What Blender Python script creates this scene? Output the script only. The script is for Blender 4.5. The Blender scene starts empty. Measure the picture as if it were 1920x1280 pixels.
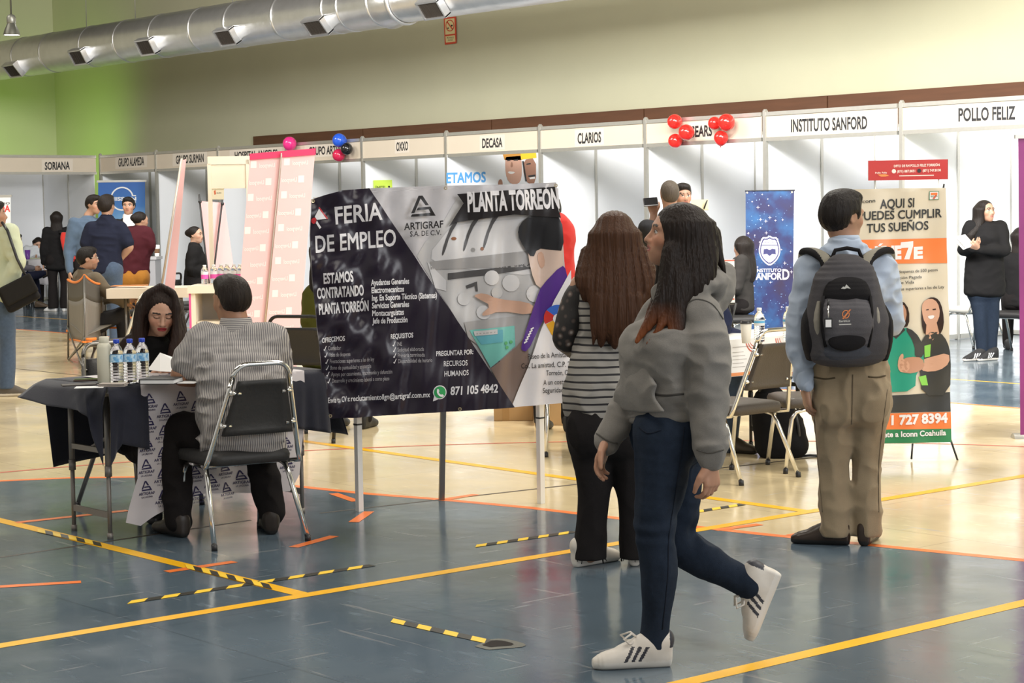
import bpy, bmesh, random
import numpy as np
from math import *
from mathutils import Vector, Matrix
from mathutils.geometry import tessellate_polygon
SC = bpy.context.scene
COL = SC.collection
# ------------------------------------------------------------ camera
FPX, H0, CZ = 3690.0, 395.0, 1.53
PITCH, ROLL = atan((640 - H0) / FPX), radians(.9)
RT = np.array([.6455, .7638, 0.]); RT /= np.linalg.norm(RT)
FW = np.array([-RT[1], RT[0], 0.]); UP = np.array([0, 0, 1.])
YAW = atan2(RT[1], RT[0])
cf = FW * cos(PITCH) - UP * sin(PITCH); cu0 = UP * cos(PITCH) + FW * sin(PITCH)
cr = RT * cos(ROLL) - cu0 * sin(ROLL); cu = cu0 * cos(ROLL) + RT * sin(ROLL)
CAM = np.array([0, 0, CZ])
cd = bpy.data.cameras.new('camera'); cam = bpy.data.objects.new('camera', cd); COL.objects.link(cam)
cd.sensor_width = 36.; cd.lens = 36. * FPX / 1920.; cd.clip_end = 300
m = Matrix.Identity(4)
for i in range(3):
    m[i][0], m[i][1], m[i][2], m[i][3] = cr[i], cu[i], -cf[i], CAM[i]
cam.matrix_world = m
SC.camera = cam
# ------------------------------------------------------------ world, lamps of the hall, added fill lights, exposure
SC.view_settings.view_transform = 'Standard'; SC.view_settings.look = 'None'
SC.view_settings.exposure = 0.45; SC.view_settings.gamma = 1.0
w = bpy.data.worlds.new('world'); SC.world = w; w.use_nodes = True
w.node_tree.nodes['Background'].inputs[0].default_value = (1.0, .96, .88, 1)
w.node_tree.nodes['Background'].inputs[1].default_value = .45


def area(name, loc, sx, sy, power, col=(1, .95, .86), target=None):
    l = bpy.data.lights.new(name, 'AREA'); l.shape = 'RECTANGLE'; l.size = sx; l.size_y = sy
    l.energy = power; l.color = col
    o = bpy.data.objects.new(name, l); COL.objects.link(o); o.location = loc
    if target is not None:
        o.rotation_euler = (Vector(target) - Vector(loc)).to_track_quat('-Z', 'Y').to_euler()
    return o


for x, y, p in [(-3, 3, 120), (-10, 2, 150), (-4, 10, 260), (-11, 10.5, 330), (-18, 4, 160), (-19, 10, 220), (-26, 9, 120), (-27, 4, 80)]:
    area('hall_lamp_light', (x, y, 7.0), 3.2, 3.2, p * 1.15, (1, .95, .86))
# cool fill light added at the right of the camera, no window behind it
area('side_fill_light', (4.5, 7, 4.8), 6, 4, 420, (.95, .97, 1), (-11, 16, 1))
for x, p in [(-1.5, 640), (-7.5, 600), (-13.5, 340), (-19.5, 150), (-25.5, 90)]:  # row of added area lights brightening the booth panels and wall, no fixtures
    area('booth_fill_light', (x, 12.2, 4.7), 3.2, 1.2, p, (1, .98, .95), (x - 3.5, 19, 2.2))
# stage lamp washing the far corner green, standing behind the booths
gl = bpy.data.lights.new('green_wash_light', 'SPOT'); gl.energy = 95; gl.color = (.45, 1, .08); gl.spot_size = 2.5; gl.spot_blend = .9; gl.shadow_soft_size = .3
go = bpy.data.objects.new('green_wash_light', gl); COL.objects.link(go); go.location = (-35.2, 17.0, 2.3)
go.rotation_euler = (Vector((-36.6, 18.6, 3.2)) - Vector(go.location)).to_track_quat('-Z', 'Y').to_euler()


# ------------------------------------------------------------ pixel -> place helpers (1920 x 1280 frame)
def ray(px, py):
    return cf + cr * ((px - 960) / FPX) + cu * ((640 - py) / FPX)


def G(px, py, z=0.):
    d = ray(px, py); return CAM + d * ((z - CZ) / d[2])


def PY(px, py, y):
    d = ray(px, py); return CAM + d * (y / d[1])


def PX(px, py, x):
    d = ray(px, py); return CAM + d * (x / d[0])


def PD(px, py, D):
    d = ray(px, py); return CAM + d * (D / (d @ FW))


def PPL(px, py, a, n):
    d = ray(px, py); return CAM + d * (((np.array(a) - CAM) @ n) / (d @ n))


def depth(p): return float((np.array(p) - CAM) @ FW)


# ------------------------------------------------------------ materials
MATS = {}


def mat(name, col, rough=.6, metal=0., noise=0., nscale=8., bump=0., bscale=60., trans=0., ior=1.45, emit=0., spec=.5, sheen=0., stretch=None, alpha=1., coat=0.):
    if name in MATS: return MATS[name]
    M = bpy.data.materials.new(name); M.use_nodes = True; nt = M.node_tree; b = nt.nodes['Principled BSDF']
    b.inputs['Base Color'].default_value = (*col, 1); b.inputs['Roughness'].default_value = rough; b.inputs['Metallic'].default_value = metal
    b.inputs['Transmission Weight'].default_value = trans; b.inputs['IOR'].default_value = ior
    b.inputs['Specular IOR Level'].default_value = spec; b.inputs['Sheen Weight'].default_value = sheen
    b.inputs['Alpha'].default_value = alpha; b.inputs['Coat Weight'].default_value = coat
    if emit:
        b.inputs['Emission Color'].default_value = (*col, 1); b.inputs['Emission Strength'].default_value = emit
    if noise or bump:
        tc = nt.nodes.new('ShaderNodeTexCoord'); mp = nt.nodes.new('ShaderNodeMapping'); nt.links.new(tc.outputs['Object'], mp.inputs[0])
        if stretch: mp.inputs['Scale'].default_value = stretch
    if noise:
        n = nt.nodes.new('ShaderNodeTexNoise'); n.inputs['Scale'].default_value = nscale; n.inputs['Detail'].default_value = 5; nt.links.new(mp.outputs[0], n.inputs[0])
        mx = nt.nodes.new('ShaderNodeMix'); mx.data_type = 'RGBA'
        mx.inputs[6].default_value = (*[max(0, c * (1 - noise)) for c in col], 1); mx.inputs[7].default_value = (*[min(1, c * (1 + noise)) for c in col], 1)
        nt.links.new(n.outputs[0], mx.inputs[0]); nt.links.new(mx.outputs[2], b.inputs['Base Color'])
    if bump:
        n2 = nt.nodes.new('ShaderNodeTexNoise'); n2.inputs['Scale'].default_value = bscale; n2.inputs['Detail'].default_value = 6; nt.links.new(mp.outputs[0], n2.inputs[0])
        bp = nt.nodes.new('ShaderNodeBump'); bp.inputs['Strength'].default_value = bump; bp.inputs['Distance'].default_value = .02
        nt.links.new(n2.outputs[0], bp.inputs['Height']); nt.links.new(bp.outputs[0], b.inputs['Normal'])
    MATS[name] = M; return M


def attr_mat(name, rough=.5, bump=0., bscale=200., stretch=None, sss=0.):
    if name in MATS: return MATS[name]
    M = mat(name, (1, 1, 1), rough, bump=bump, bscale=bscale, stretch=stretch); nt = M.node_tree
    a = nt.nodes.new('ShaderNodeAttribute'); a.attribute_name = 'Col'; nt.links.new(a.outputs['Color'], nt.nodes['Principled BSDF'].inputs['Base Color'])
    nt.nodes['Principled BSDF'].inputs['Subsurface Weight'].default_value = sss
    nt.nodes['Principled BSDF'].inputs['Subsurface Radius'].default_value = (.012, .005, .003)
    return M


def stripe_mat(name, ca, cb, axis, period, duty, wob=.0, rough=.8, soft=.02, wscale=9.):
    M = mat(name, ca, rough); nt = M.node_tree; L = nt.links.new; b = nt.nodes['Principled BSDF']
    tc = nt.nodes.new('ShaderNodeTexCoord'); sp = nt.nodes.new('ShaderNodeSeparateXYZ'); L(tc.outputs['Object'], sp.inputs[0])
    n = nt.nodes.new('ShaderNodeTexNoise'); n.inputs['Scale'].default_value = wscale; L(tc.outputs['Object'], n.inputs[0])
    ma = nt.nodes.new('ShaderNodeMath'); ma.operation = 'MULTIPLY_ADD'; L(n.outputs[0], ma.inputs[0]); ma.inputs[1].default_value = wob; L(sp.outputs[axis], ma.inputs[2])
    mm = nt.nodes.new('ShaderNodeMath'); mm.operation = 'DIVIDE'; L(ma.outputs[0], mm.inputs[0]); mm.inputs[1].default_value = period
    fr = nt.nodes.new('ShaderNodeMath'); fr.operation = 'FRACT'; L(mm.outputs[0], fr.inputs[0])
    lt = nt.nodes.new('ShaderNodeMath'); lt.operation = 'LESS_THAN'; L(fr.outputs[0], lt.inputs[0]); lt.inputs[1].default_value = duty
    mx = nt.nodes.new('ShaderNodeMix'); mx.data_type = 'RGBA'; mx.inputs[6].default_value = (*ca, 1); mx.inputs[7].default_value = (*cb, 1)
    L(lt.outputs[0], mx.inputs[0]); L(mx.outputs[2], b.inputs['Base Color'])
    return M


# ------------------------------------------------------------ objects
def tag(o, label=None, cat=None, group=None, kind=None):
    if label: o['label'] = label
    if cat: o['category'] = cat
    if group: o['group'] = group
    if kind: o['kind'] = kind
    return o


def thing(name, label, cat, loc=(0, 0, 0), rz=0., group=None):
    o = bpy.data.objects.new(name, None); COL.objects.link(o); o.empty_display_size = .1
    o.location = Vector(tuple(loc)); o.rotation_euler = (0, 0, rz)
    return tag(o, label, cat, group)


def link_mesh(name, me, parent=None):
    o = bpy.data.objects.new(name, me); COL.objects.link(o)
    if parent is not None: o.parent = parent
    return o


def copy_tree(o, parent=None):
    c = o.copy(); COL.objects.link(c)
    if parent is not None: c.parent = parent
    for ch in list(o.children): copy_tree(ch, c)
    return c


class MB:
    """collects shapes, then links them as one mesh object"""

    def __init__(s): s.v = []; s.f = []; s.m = []; s.smooth = []

    def add(s, vs, fs, mi=0, smooth=False):
        n = len(s.v); s.v += [tuple(map(float, v)) for v in vs]
        for f in fs: s.f.append([n + i for i in f]); s.m.append(mi); s.smooth.append(smooth)
        return s

    def box(s, c, size, rz=0., mi=0, M=None):
        x, y, z = [q / 2 for q in size]; vs = [Vector((a * x, b * y, d * z)) for d in (-1, 1) for b in (-1, 1) for a in (-1, 1)]
        R = M if M is not None else Matrix.Rotation(rz, 3, 'Z')
        return s.add([R @ v + Vector(tuple(c)) for v in vs], [(0, 2, 3, 1), (4, 5, 7, 6), (0, 1, 5, 4), (2, 6, 7, 3), (0, 4, 6, 2), (1, 3, 7, 5)], mi)

    def tube(s, pts, r, n=8, mi=0, closed=False, caps=True):
        pts = [Vector(tuple(p)) for p in pts]; N = len(pts); rs = r if isinstance(r, (list, tuple)) else [r] * N
        vs = []; prev = None
        for i, p in enumerate(pts):
            if closed: t = pts[(i + 1) % N] - pts[i - 1]
            else: t = pts[min(i + 1, N - 1)] - pts[max(i - 1, 0)]
            t.normalize()
            if prev is None:
                a = Vector((0, 0, 1)) if abs(t.z) < .9 else Vector((1, 0, 0)); u = t.cross(a).normalized()
            else: u = (prev - t * prev.dot(t)).normalized()
            prev = u; w_ = t.cross(u)
            vs += [p + (u * cos(2 * pi * k / n) + w_ * sin(2 * pi * k / n)) * rs[i] for k in range(n)]
        fs = []
        for i in range(N if closed else N - 1):
            j = (i + 1) % N
            fs += [(i * n + k, i * n + (k + 1) % n, j * n + (k + 1) % n, j * n + k) for k in range(n)]
        s.add(vs, fs, mi, True)
        if caps and not closed:
            b = len(s.v) - N * n
            s.f.append([b + k for k in range(n)][::-1]); s.m.append(mi); s.smooth.append(False)
            s.f.append([b + (N - 1) * n + k for k in range(n)]); s.m.append(mi); s.smooth.append(False)
        return s

    def lathe(s, prof, c=(0, 0, 0), n=20, mi=0, cap=True, mis=None):
        vs = []
        for r, z in prof: vs += [(c[0] + r * cos(2 * pi * k / n), c[1] + r * sin(2 * pi * k / n), c[2] + z) for k in range(n)]
        b = len(s.v); s.add(vs, [], mi)
        for i in range(len(prof) - 1):
            for k in range(n):
                s.f.append([b + i * n + k, b + i * n + (k + 1) % n, b + (i + 1) * n + (k + 1) % n, b + (i + 1) * n + k]); s.m.append(mis[i] if mis else mi); s.smooth.append(True)
        if cap:
            s.f.append([b + k for k in range(n)][::-1]); s.m.append(mis[0] if mis else mi); s.smooth.append(False)
            q = b + (len(prof) - 1) * n; s.f.append([q + k for k in range(n)]); s.m.append(mis[-1] if mis else mi); s.smooth.append(False)
        return s

    def prism(s, outline, o, ex, ey, ez, mi=0):
        """outline (2d) placed at o with axes ex, ey and extruded by the vector ez"""
        o, ex, ey, ez = [Vector(tuple(q)) for q in (o, ex, ey, ez)]
        a = [o + ex * x + ey * y for x, y in outline]; b = [p + ez for p in a]; n = len(a)
        s.add(a + b, [list(range(n))[::-1], list(range(n, 2 * n))] + [(i, (i + 1) % n, n + (i + 1) % n, n + i) for i in range(n)], mi)
        return s

    def ball(s, c, r, n=16, mi=0, sc=(1, 1, 1)):
        vs = []; h = n // 2
        for i in range(1, h):
            t = pi * i / h
            vs += [(c[0] + r * sc[0] * sin(t) * cos(2 * pi * k / n), c[1] + r * sc[1] * sin(t) * sin(2 * pi * k / n), c[2] + r * sc[2] * cos(t)) for k in range(n)]
        vs += [(c[0], c[1], c[2] + r * sc[2]), (c[0], c[1], c[2] - r * sc[2])]; T = len(vs) - 2; fs = []
        for i in range(h - 2): fs += [(i * n + k, (i + 1) * n + k, (i + 1) * n + (k + 1) % n, i * n + (k + 1) % n) for k in range(n)]
        fs += [(T, k, (k + 1) % n) for k in range(n)]; q = (h - 2) * n
        fs += [(T + 1, q + (k + 1) % n, q + k) for k in range(n)]
        return s.add(vs, fs, mi, True)

    def grid(s, P, mi=0, flip=False):
        """P[i][j] grid of points"""
        ni, nj = len(P), len(P[0]); fs = []
        for i in range(ni - 1):
            for j in range(nj - 1):
                q = (i * nj + j, (i + 1) * nj + j, (i + 1) * nj + j + 1, i * nj + j + 1); fs.append(q[::-1] if flip else q)
        return s.add([p for row in P for p in row], fs, mi, True)

    def build(s, name, mats, parent=None, bevel=0., solid=0., subd=0, recalc=True):
        me = bpy.data.meshes.new(name); me.from_pydata(s.v, [], s.f)
        if not isinstance(mats, (list, tuple)): mats = [mats]
        for q in mats: me.materials.append(q)
        me.polygons.foreach_set('material_index', s.m); me.polygons.foreach_set('use_smooth', s.smooth)
        if recalc:
            bm = bmesh.new(); bm.from_mesh(me); bmesh.ops.recalc_face_normals(bm, faces=bm.faces); bm.to_mesh(me); bm.free()
        me.update(); o = link_mesh(name, me, parent)
        if solid: mo = o.modifiers.new('solid', 'SOLIDIFY'); mo.thickness = solid; mo.offset = 0
        if bevel: mo = o.modifiers.new('bevel', 'BEVEL'); mo.width = bevel; mo.segments = 2; mo.limit_method = 'ANGLE'
        if subd: mo = o.modifiers.new('sub', 'SUBSURF'); mo.levels = mo.render_levels = subd
        return o


# ------------------------------------------------------------ lettering and printed artwork
_TXT = {}; _TXW = {}


def text_mesh(txt, bold=0.):
    k = (txt, bold)
    if k in _TXT: return _TXT[k]
    cu_ = bpy.data.curves.new('t', 'FONT'); cu_.body = txt; cu_.size = 1; cu_.offset = bold; cu_.resolution_u = 3
    o = bpy.data.objects.new('t', cu_); COL.objects.link(o); dg = bpy.context.evaluated_depsgraph_get(); ev = o.evaluated_get(dg)
    me = ev.to_mesh(); v = [(p.co.x, p.co.y) for p in me.vertices]; f = [list(p.vertices) for p in me.polygons]; ev.to_mesh_clear()
    bpy.data.objects.remove(o); bpy.data.curves.remove(cu_)
    x0 = min(p[0] for p in v); x1 = max(p[0] for p in v); _TXW[k] = x1 - x0
    v = [((p[0] - x0) / (x1 - x0), p[1] / .70) for p in v]
    _TXT[k] = (v, f); return _TXT[k]


class Art:
    """flat printed layers laid on a sheet; fn(u, v, lift) -> point. Layers become faces of one mesh."""

    def __init__(s, fn, seg=None): s.fn = fn; s.seg = seg; s.mb = MB(); s.mats = []; s.lift = 0.

    def mi(s, m_):
        if m_ not in s.mats: s.mats.append(m_)
        return s.mats.index(m_)

    def up(s, k=1): s.lift += .0006 * k; return s

    def tris(s, P, T, m_):
        if s.seg:
            out = []; st = [tuple(P[i] for i in t) for t in T]
            while st:
                a, b, c = st.pop(); la, lb, lc = [hypot(p[0] - q[0], p[1] - q[1]) for p, q in ((a, b), (b, c), (c, a))]; mx = max(la, lb, lc)
                if mx < s.seg: out.append((a, b, c)); continue
                if mx == lb: a, b, c = b, c, a
                elif mx == lc: a, b, c = c, a, b
                q = ((a[0] + b[0]) / 2, (a[1] + b[1]) / 2); st += [(a, q, c), (q, b, c)]
            idx = {}; P2 = []; T2 = []
            for t in out:
                r = []
                for p in t:
                    if p not in idx: idx[p] = len(P2); P2.append(p)
                    r.append(idx[p])
                T2.append(r)
            P, T = P2, T2
        s.mb.add([s.fn(p[0], p[1], s.lift) for p in P], T, s.mi(m_), s.seg is not None)

    def poly(s, pts, m_, smooth=0):
        for _ in range(smooth):
            q = []
            for i in range(len(pts)):
                a, b = pts[i], pts[(i + 1) % len(pts)]
                q += [(a[0] * .75 + b[0] * .25, a[1] * .75 + b[1] * .25), (a[0] * .25 + b[0] * .75, a[1] * .25 + b[1] * .75)]
            pts = q
        pts = [(float(a), float(b)) for a, b in pts]
        T = tessellate_polygon([[Vector((a, b, 0)) for a, b in pts]]); s.tris(pts, [list(t) for t in T], m_)

    def circ(s, c, r, m_, n=24, ry=None, a0=0., a1=2 * pi, hole=None):
        ry = ry or r; full = abs(a1 - a0 - 2 * pi) < 1e-6
        if hole is None:
            p = [(c[0] + r * cos(a0 + (a1 - a0) * i / n), c[1] + ry * sin(a0 + (a1 - a0) * i / n)) for i in range(n + (0 if full else 1))]
            s.poly(p if full else p + [tuple(c)], m_)
        else:
            P = []; T = []
            for i in range(n + 1):
                t = a0 + (a1 - a0) * i / n; P += [(c[0] + r * cos(t), c[1] + ry * sin(t)), (c[0] + r * hole * cos(t), c[1] + ry * hole * sin(t))]
                if i: k = 2 * i; T += [[k - 2, k - 1, k], [k, k - 1, k + 1]]
            s.tris(P, T, m_)

    def text(s, txt, p0, p1, h, m_, bold=0., slant=0., upv=None):
        """baseline p0 -> p1, capital height h (v grows downwards, as on a page)"""
        dx = (p1[0] - p0[0], p1[1] - p0[1]); u = upv or (slant, -1)
        if bold >= .03 and any(c in txt for c in 'ÓÚÍ'):      # heavy capitals: set the accent by hand
            plain = txt.translate(str.maketrans('ÓÚÍ', 'OUI')); text_mesh(plain, bold); W = _TXW[(plain, bold)]
            for i, c in enumerate(txt):
                if c in 'ÓÚÍ':
                    text_mesh(plain[:i + 1], bold); text_mesh(plain[i], bold); x1 = _TXW[(plain[:i + 1], bold)] / W; x0 = x1 - _TXW[(plain[i], bold)] / W
                    s.poly([(p0[0] + dx[0] * (x0 + (x1 - x0) * a) + u[0] * h * b, p0[1] + dx[1] * (x0 + (x1 - x0) * a) + u[1] * h * b) for a, b in ((.35, 1.07), (.6, 1.07), (.9, 1.27), (.55, 1.27))], m_)
            txt = plain
        if bold >= .015 and 'M' in txt:                       # heavy M: thicken by overlaid shifted copies
            v, f = text_mesh(txt, 0.); W = _TXW[(txt, 0.)] + 2 * bold; L0 = s.lift
            for k, (sx, sy) in enumerate(((0, 0), (1, 1), (-1, 1), (1, -1), (-1, -1))):
                s.lift = L0 + k * .00004; P = []
                for x, y in v: x = (x * (W - 2 * bold) + bold * (1 + .85 * sx)) / W; y = y + .85 * sy * bold / .7; P.append((p0[0] + dx[0] * x + u[0] * h * y, p0[1] + dx[1] * x + u[1] * h * y))
                s.tris(P, f, m_)
            s.lift = L0; return
        v, f = text_mesh(txt, bold)
        P = [(p0[0] + dx[0] * x + u[0] * h * y, p0[1] + dx[1] * x + u[1] * h * y) for x, y in v]
        s.tris(P, f, m_)

    def build(s, name, parent=None): return s.mb.build(name, s.mats, parent, recalc=False)


def print_mat(name, col, rough=.45): return mat('print_' + name, col, rough)


WHITE = mat('white_laminate', (.83, .85, .88), .45, noise=.02, nscale=3)
ALU = mat('brushed_aluminium', (.52, .51, .47), .38, .75, noise=.08, nscale=20)
CREAMP = mat('cream_name_board', (.62, .54, .43), .5, noise=.03, nscale=4)
INK = mat('black_ink', (.02, .02, .022), .5)
CHROME = mat('chrome_tube', (.78, .77, .74), .16, 1.)
BLACKV = mat('black_vinyl', (.022, .021, .021), .5, bump=.15, bscale=120)
GREYV = mat('grey_brown_vinyl', (.075, .062, .05), .5, bump=.15, bscale=120)
PAPER = mat('white_paper', (.86, .85, .83), .7)
BLACKP = mat('black_plastic', (.02, .02, .022), .35)


# ============================================================ THE SETTING
WPAR = set()
_lm = link_mesh


def link_mesh(name, me, parent=None):
    o = _lm(name, me, parent)
    if parent is not None and parent.name in WPAR:
        o.matrix_parent_inverse = Matrix.LocRotScale(parent.location, parent.rotation_euler, None).inverted()
    return o


def wthing(name, label, cat, loc=(0, 0, 0), rz=0., group=None):
    """a thing whose part meshes are written in hall coordinates"""
    o = thing(name, label, cat, loc, rz, group); WPAR.add(o.name); return o


def recenter(o, base=None):
    """give a mesh written in hall coordinates its own origin"""
    me = o.data; n = len(me.vertices); a = np.zeros(n * 3, np.float32); me.vertices.foreach_get('co', a); a = a.reshape(-1, 3)
    b = np.array(base, np.float32) if base is not None else np.array([(a[:, 0].min() + a[:, 0].max()) / 2, (a[:, 1].min() + a[:, 1].max()) / 2, a[:, 2].min()])
    a -= b; me.vertices.foreach_set('co', a.ravel().astype(np.float32)); o.location = Vector(b.tolist()); me.update(); return o


# floor ---------------------------------------------------------------
def floor_mat(name, col, scr):
    M = bpy.data.materials.new(name); M.use_nodes = True; nt = M.node_tree; L = nt.links.new; b = nt.nodes['Principled BSDF']
    tc = nt.nodes.new('ShaderNodeTexCoord')

    def noise(scale, stretch=(1, 1, 1), det=5, rot=0.):
        mp = nt.nodes.new('ShaderNodeMapping'); mp.inputs['Scale'].default_value = stretch; mp.inputs['Rotation'].default_value = (0, 0, rot); L(tc.outputs['Object'], mp.inputs[0])
        n = nt.nodes.new('ShaderNodeTexNoise'); n.inputs['Scale'].default_value = scale; n.inputs['Detail'].default_value = det; L(mp.outputs[0], n.inputs[0]); return n.outputs[0]

    def ramp(x, a, b_):
        r = nt.nodes.new('ShaderNodeMapRange'); r.inputs[1].default_value = a; r.inputs[2].default_value = b_; L(x, r.inputs[0]); return r.outputs[0]

    def mix(f, a, b_):
        m_ = nt.nodes.new('ShaderNodeMix'); m_.data_type = 'RGBA'; L(f, m_.inputs[0])
        for i, q in ((6, a), (7, b_)):
            if isinstance(q, tuple): m_.inputs[i].default_value = (*q, 1)
            else: L(q, m_.inputs[i])
        return m_.outputs[2]
    c = mix(ramp(noise(1.1), .35, .7), tuple(q * .86 for q in col), tuple(min(1, q * 1.12) for q in col))
    c = mix(ramp(noise(5, (1, 4, 1), 8, .5), .62, .78), c, tuple(min(1, q * 1.35 + .02) for q in col))
    c = mix(ramp(noise(9, (.16, 2.6, 1), 3, .9), .665, .70), c, tuple(min(1, q * .5 + scr) for q in col))
    c = mix(ramp(noise(11, (2.2, .2, 1), 3, .35), .675, .71), c, tuple(min(1, q * .5 + scr) for q in col))
    br = nt.nodes.new('ShaderNodeTexBrick'); br.offset = .5; br.inputs['Scale'].default_value = 1.; br.inputs['Mortar Size'].default_value = .0035; br.inputs['Brick Width'].default_value = 1.83; br.inputs['Row Height'].default_value = .915
    br.inputs['Color1'].default_value = (0, 0, 0, 1); br.inputs['Color2'].default_value = (.12, .12, .12, 1); br.inputs['Mortar'].default_value = (1, 1, 1, 1)
    L(tc.outputs['Object'], br.inputs[0])
    c = mix(ramp(br.outputs['Fac'], 0., 2.4), c, tuple(q * .25 for q in col))
    L(c, b.inputs['Base Color'])
    r = nt.nodes.new('ShaderNodeMapRange'); L(noise(2.3), r.inputs[0]); r.inputs[1].default_value = .3; r.inputs[2].default_value = .75; r.inputs[3].default_value = .10; r.inputs[4].default_value = .24; L(r.outputs[0], b.inputs['Roughness'])
    bp = nt.nodes.new('ShaderNodeBump'); bp.inputs['Strength'].default_value = .10; bp.inputs['Distance'].default_value = .02; L(noise(3.5, (1, 1, 1), 3), bp.inputs['Height']); L(bp.outputs[0], b.inputs['Normal'])
    b.inputs['Specular IOR Level'].default_value = .55
    return M


F_CREAM = floor_mat('cream_court_floor', (.74, .60, .36), .3); F_BLUE = floor_mat('blue_court_floor', (.100, .138, .172), .16)
F_YEL = mat('yellow_court_line', (.98, .50, .012), .3, noise=.08, nscale=14); F_ORA = mat('orange_court_line', (.95, .22, .045), .3, noise=.08, nscale=14)
F_RED = mat('red_court_line', (.62, .13, .08), .35); F_DRK = mat('dark_floor_joint', (.07, .055, .04), .5)
fl = MB(); FZ = 0.


def fpoly(pts, mi, z):
    T = tessellate_polygon([[Vector((a, b, 0)) for a, b in pts]]); fl.add([(a, b, z) for a, b in pts], [list(t) for t in T], mi)


def fline(pts, wd, mi, z):
    P = [Vector((a, b)) for a, b in pts]; vs = []
    for i, p in enumerate(P):
        t = (P[min(i + 1, len(P) - 1)] - P[max(i - 1, 0)]).normalized(); n = Vector((-t.y, t.x)) * wd / 2
        vs += [(p.x + n.x, p.y + n.y, z), (p.x - n.x, p.y - n.y, z)]
    fl.add(vs, [(2 * i, 2 * i + 1, 2 * i + 3, 2 * i + 2) for i in range(len(P) - 1)], mi)


fpoly([(-46, -8), (8, -8), (8, 22), (-46, 22)], 0, 0.)
arc = [(-10.95, 4.2), (-10.75, 4.95), (-10.5, 5.43), (-10.2, 5.78), (-9.8, 6.0), (-9.22, 6.17), (-8.7, 6.27), (-8.22, 6.42), (-7.66, 6.56), (-7.0, 6.65), (-6.21, 6.79), (-5.62, 6.92), (-4.98, 7.06), (-3.8, 7.4), (-2, 8.2), (0, 9.5)]
fpoly([(-11, -8), (-10.98, 2)] + arc + [(8, 12), (8, -8)], 1, .0005)
fpoly([(-46, 12.33), (8, 12.33), (8, 22), (-46, 22)], 1, .0005)
fline(arc, .06, 3, .001); fline([(-46, 12.33), (8, 12.33)], .05, 3, .001); fline([(-46, 14.0), (8, 14.0)], .04, 2, .001)
fline([(-6.53, -6), (-6.53, 12.3)], .072, 2, .0015); fline([(-14, 4.41), (-6.53, 4.41)], .072, 2, .0014); fline([(-12, 7.45), (-6.53, 7.45)], .072, 2, .0014)
fline([(-4.44, -2), (-4.44, 9.5)], .075, 2, .0014)
fline([(-4.866 + 6.189 * cos(t), 4.713 + 6.189 * sin(t)) for t in np.linspace(radians(95), radians(205), 48)], .035, 4, .0012)
for a, b in [((0, 1100), (152, 1091)), ((312, 1072), (440, 1053)), ((30, 980), (240, 957)), ((550, 1026), (627, 1005)), ((625, 925), (668, 940)), ((663, 979), (692, 959)), ((835, 936), (893, 927)), ((1340, 994), (1425, 983)), ((1480, 1004), (1540, 995))]:
    p, q = G(*a), G(*b); fline([(p[0], p[1]), (q[0], q[1])], .055, 3, .0018)
for a, b in [((600, 962), (1550, 855)), ((0, 1045), (470, 975)), ((230, 712), (20, 690))]:
    p, q = G(*a), G(*b); fline([(p[0], p[1]), (q[0], q[1])], .022, 5, .0011)
fo = fl.build('floor', [F_CREAM, F_BLUE, F_YEL, F_ORA, F_RED, F_DRK], recalc=False); tag(fo, kind='structure')

# walls, roof -----------------------------------------------------------
WALLM = mat('cream_plaster', (.58, .56, .395), .85, noise=.05, nscale=1.2, bump=.06, bscale=25)
ROOFM = mat('dark_roof_sheet', (.10, .09, .075), .8)
o = MB().box((-17, 19.52, 4), (58, .2, 8)).build('wall_back', WALLM); tag(o, kind='structure')
o = MB().box((-37.7, 6, 4), (.2, 27, 8)).build('wall_left', WALLM); tag(o, kind='structure')
o = MB().box((-17, 7, 8.05), (58, 30, .1)).build('ceiling', ROOFM); tag(o, kind='structure')
b = MB()
for k in range(9): b.box((-28.35 + 3.35 * k, 19.395, 2.72), (3.33, .05, .42))
o = b.build('trim_1', mat('brown_wood_board', (.115, .048, .022), .55, noise=.3, nscale=3, stretch=(.6, 1, 6))); tag(o, kind='structure')
b = MB()
for x in (-36, -30, -24): b.box((x, 12, 7.0), (.25, 14, .5))
o = b.build('trim_2', ROOFM); tag(o, kind='structure')

# booths -----------------------------------------------------------------
YF, YB, TOP = 17.21, 19.21, 2.63
NAMES = [('GRUPO ALAMEDA', (222, 312), (270, 309), 15), ('GRUPO SURMAN', (330, 307), (382, 303), 15), ('HOSPITAL ANGELES', (440, 298), (520, 293), 13), ('GRUPO ARTESA', (579, 291), (645, 287), 15), ('OXXO', (743, 283), (765, 281), 16),
         ('DECASA', (904, 277), (942, 275), 17), ('CLARIOS', (1083, 269), (1127, 266), 19), ('SEARS', (1296, 257), (1335, 254), 20), ('INSTITUTO SANFORD', (1483, 247), (1626, 241), 23), ('POLLO FELIZ', (1797, 227), (1904, 223), 24)]
BLAB = ['white booth left of the small grey counter, blue roll-up inside', 'white booth behind the leaning pink panel edge', 'white booth behind the cream photo frame', 'white booth behind the two pink panels, pink balloon on its name board',
        'white booth above the dark half of the job banner, small lime notice inside', 'white booth with a hard hat workers poster filling its upper wall', 'white booth behind the woman with long brown hair', 'white booth with red balloons on its name board',
        'white booth right behind the starry blue banner', 'white booth behind the standing woman in black, at the right end']


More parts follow.
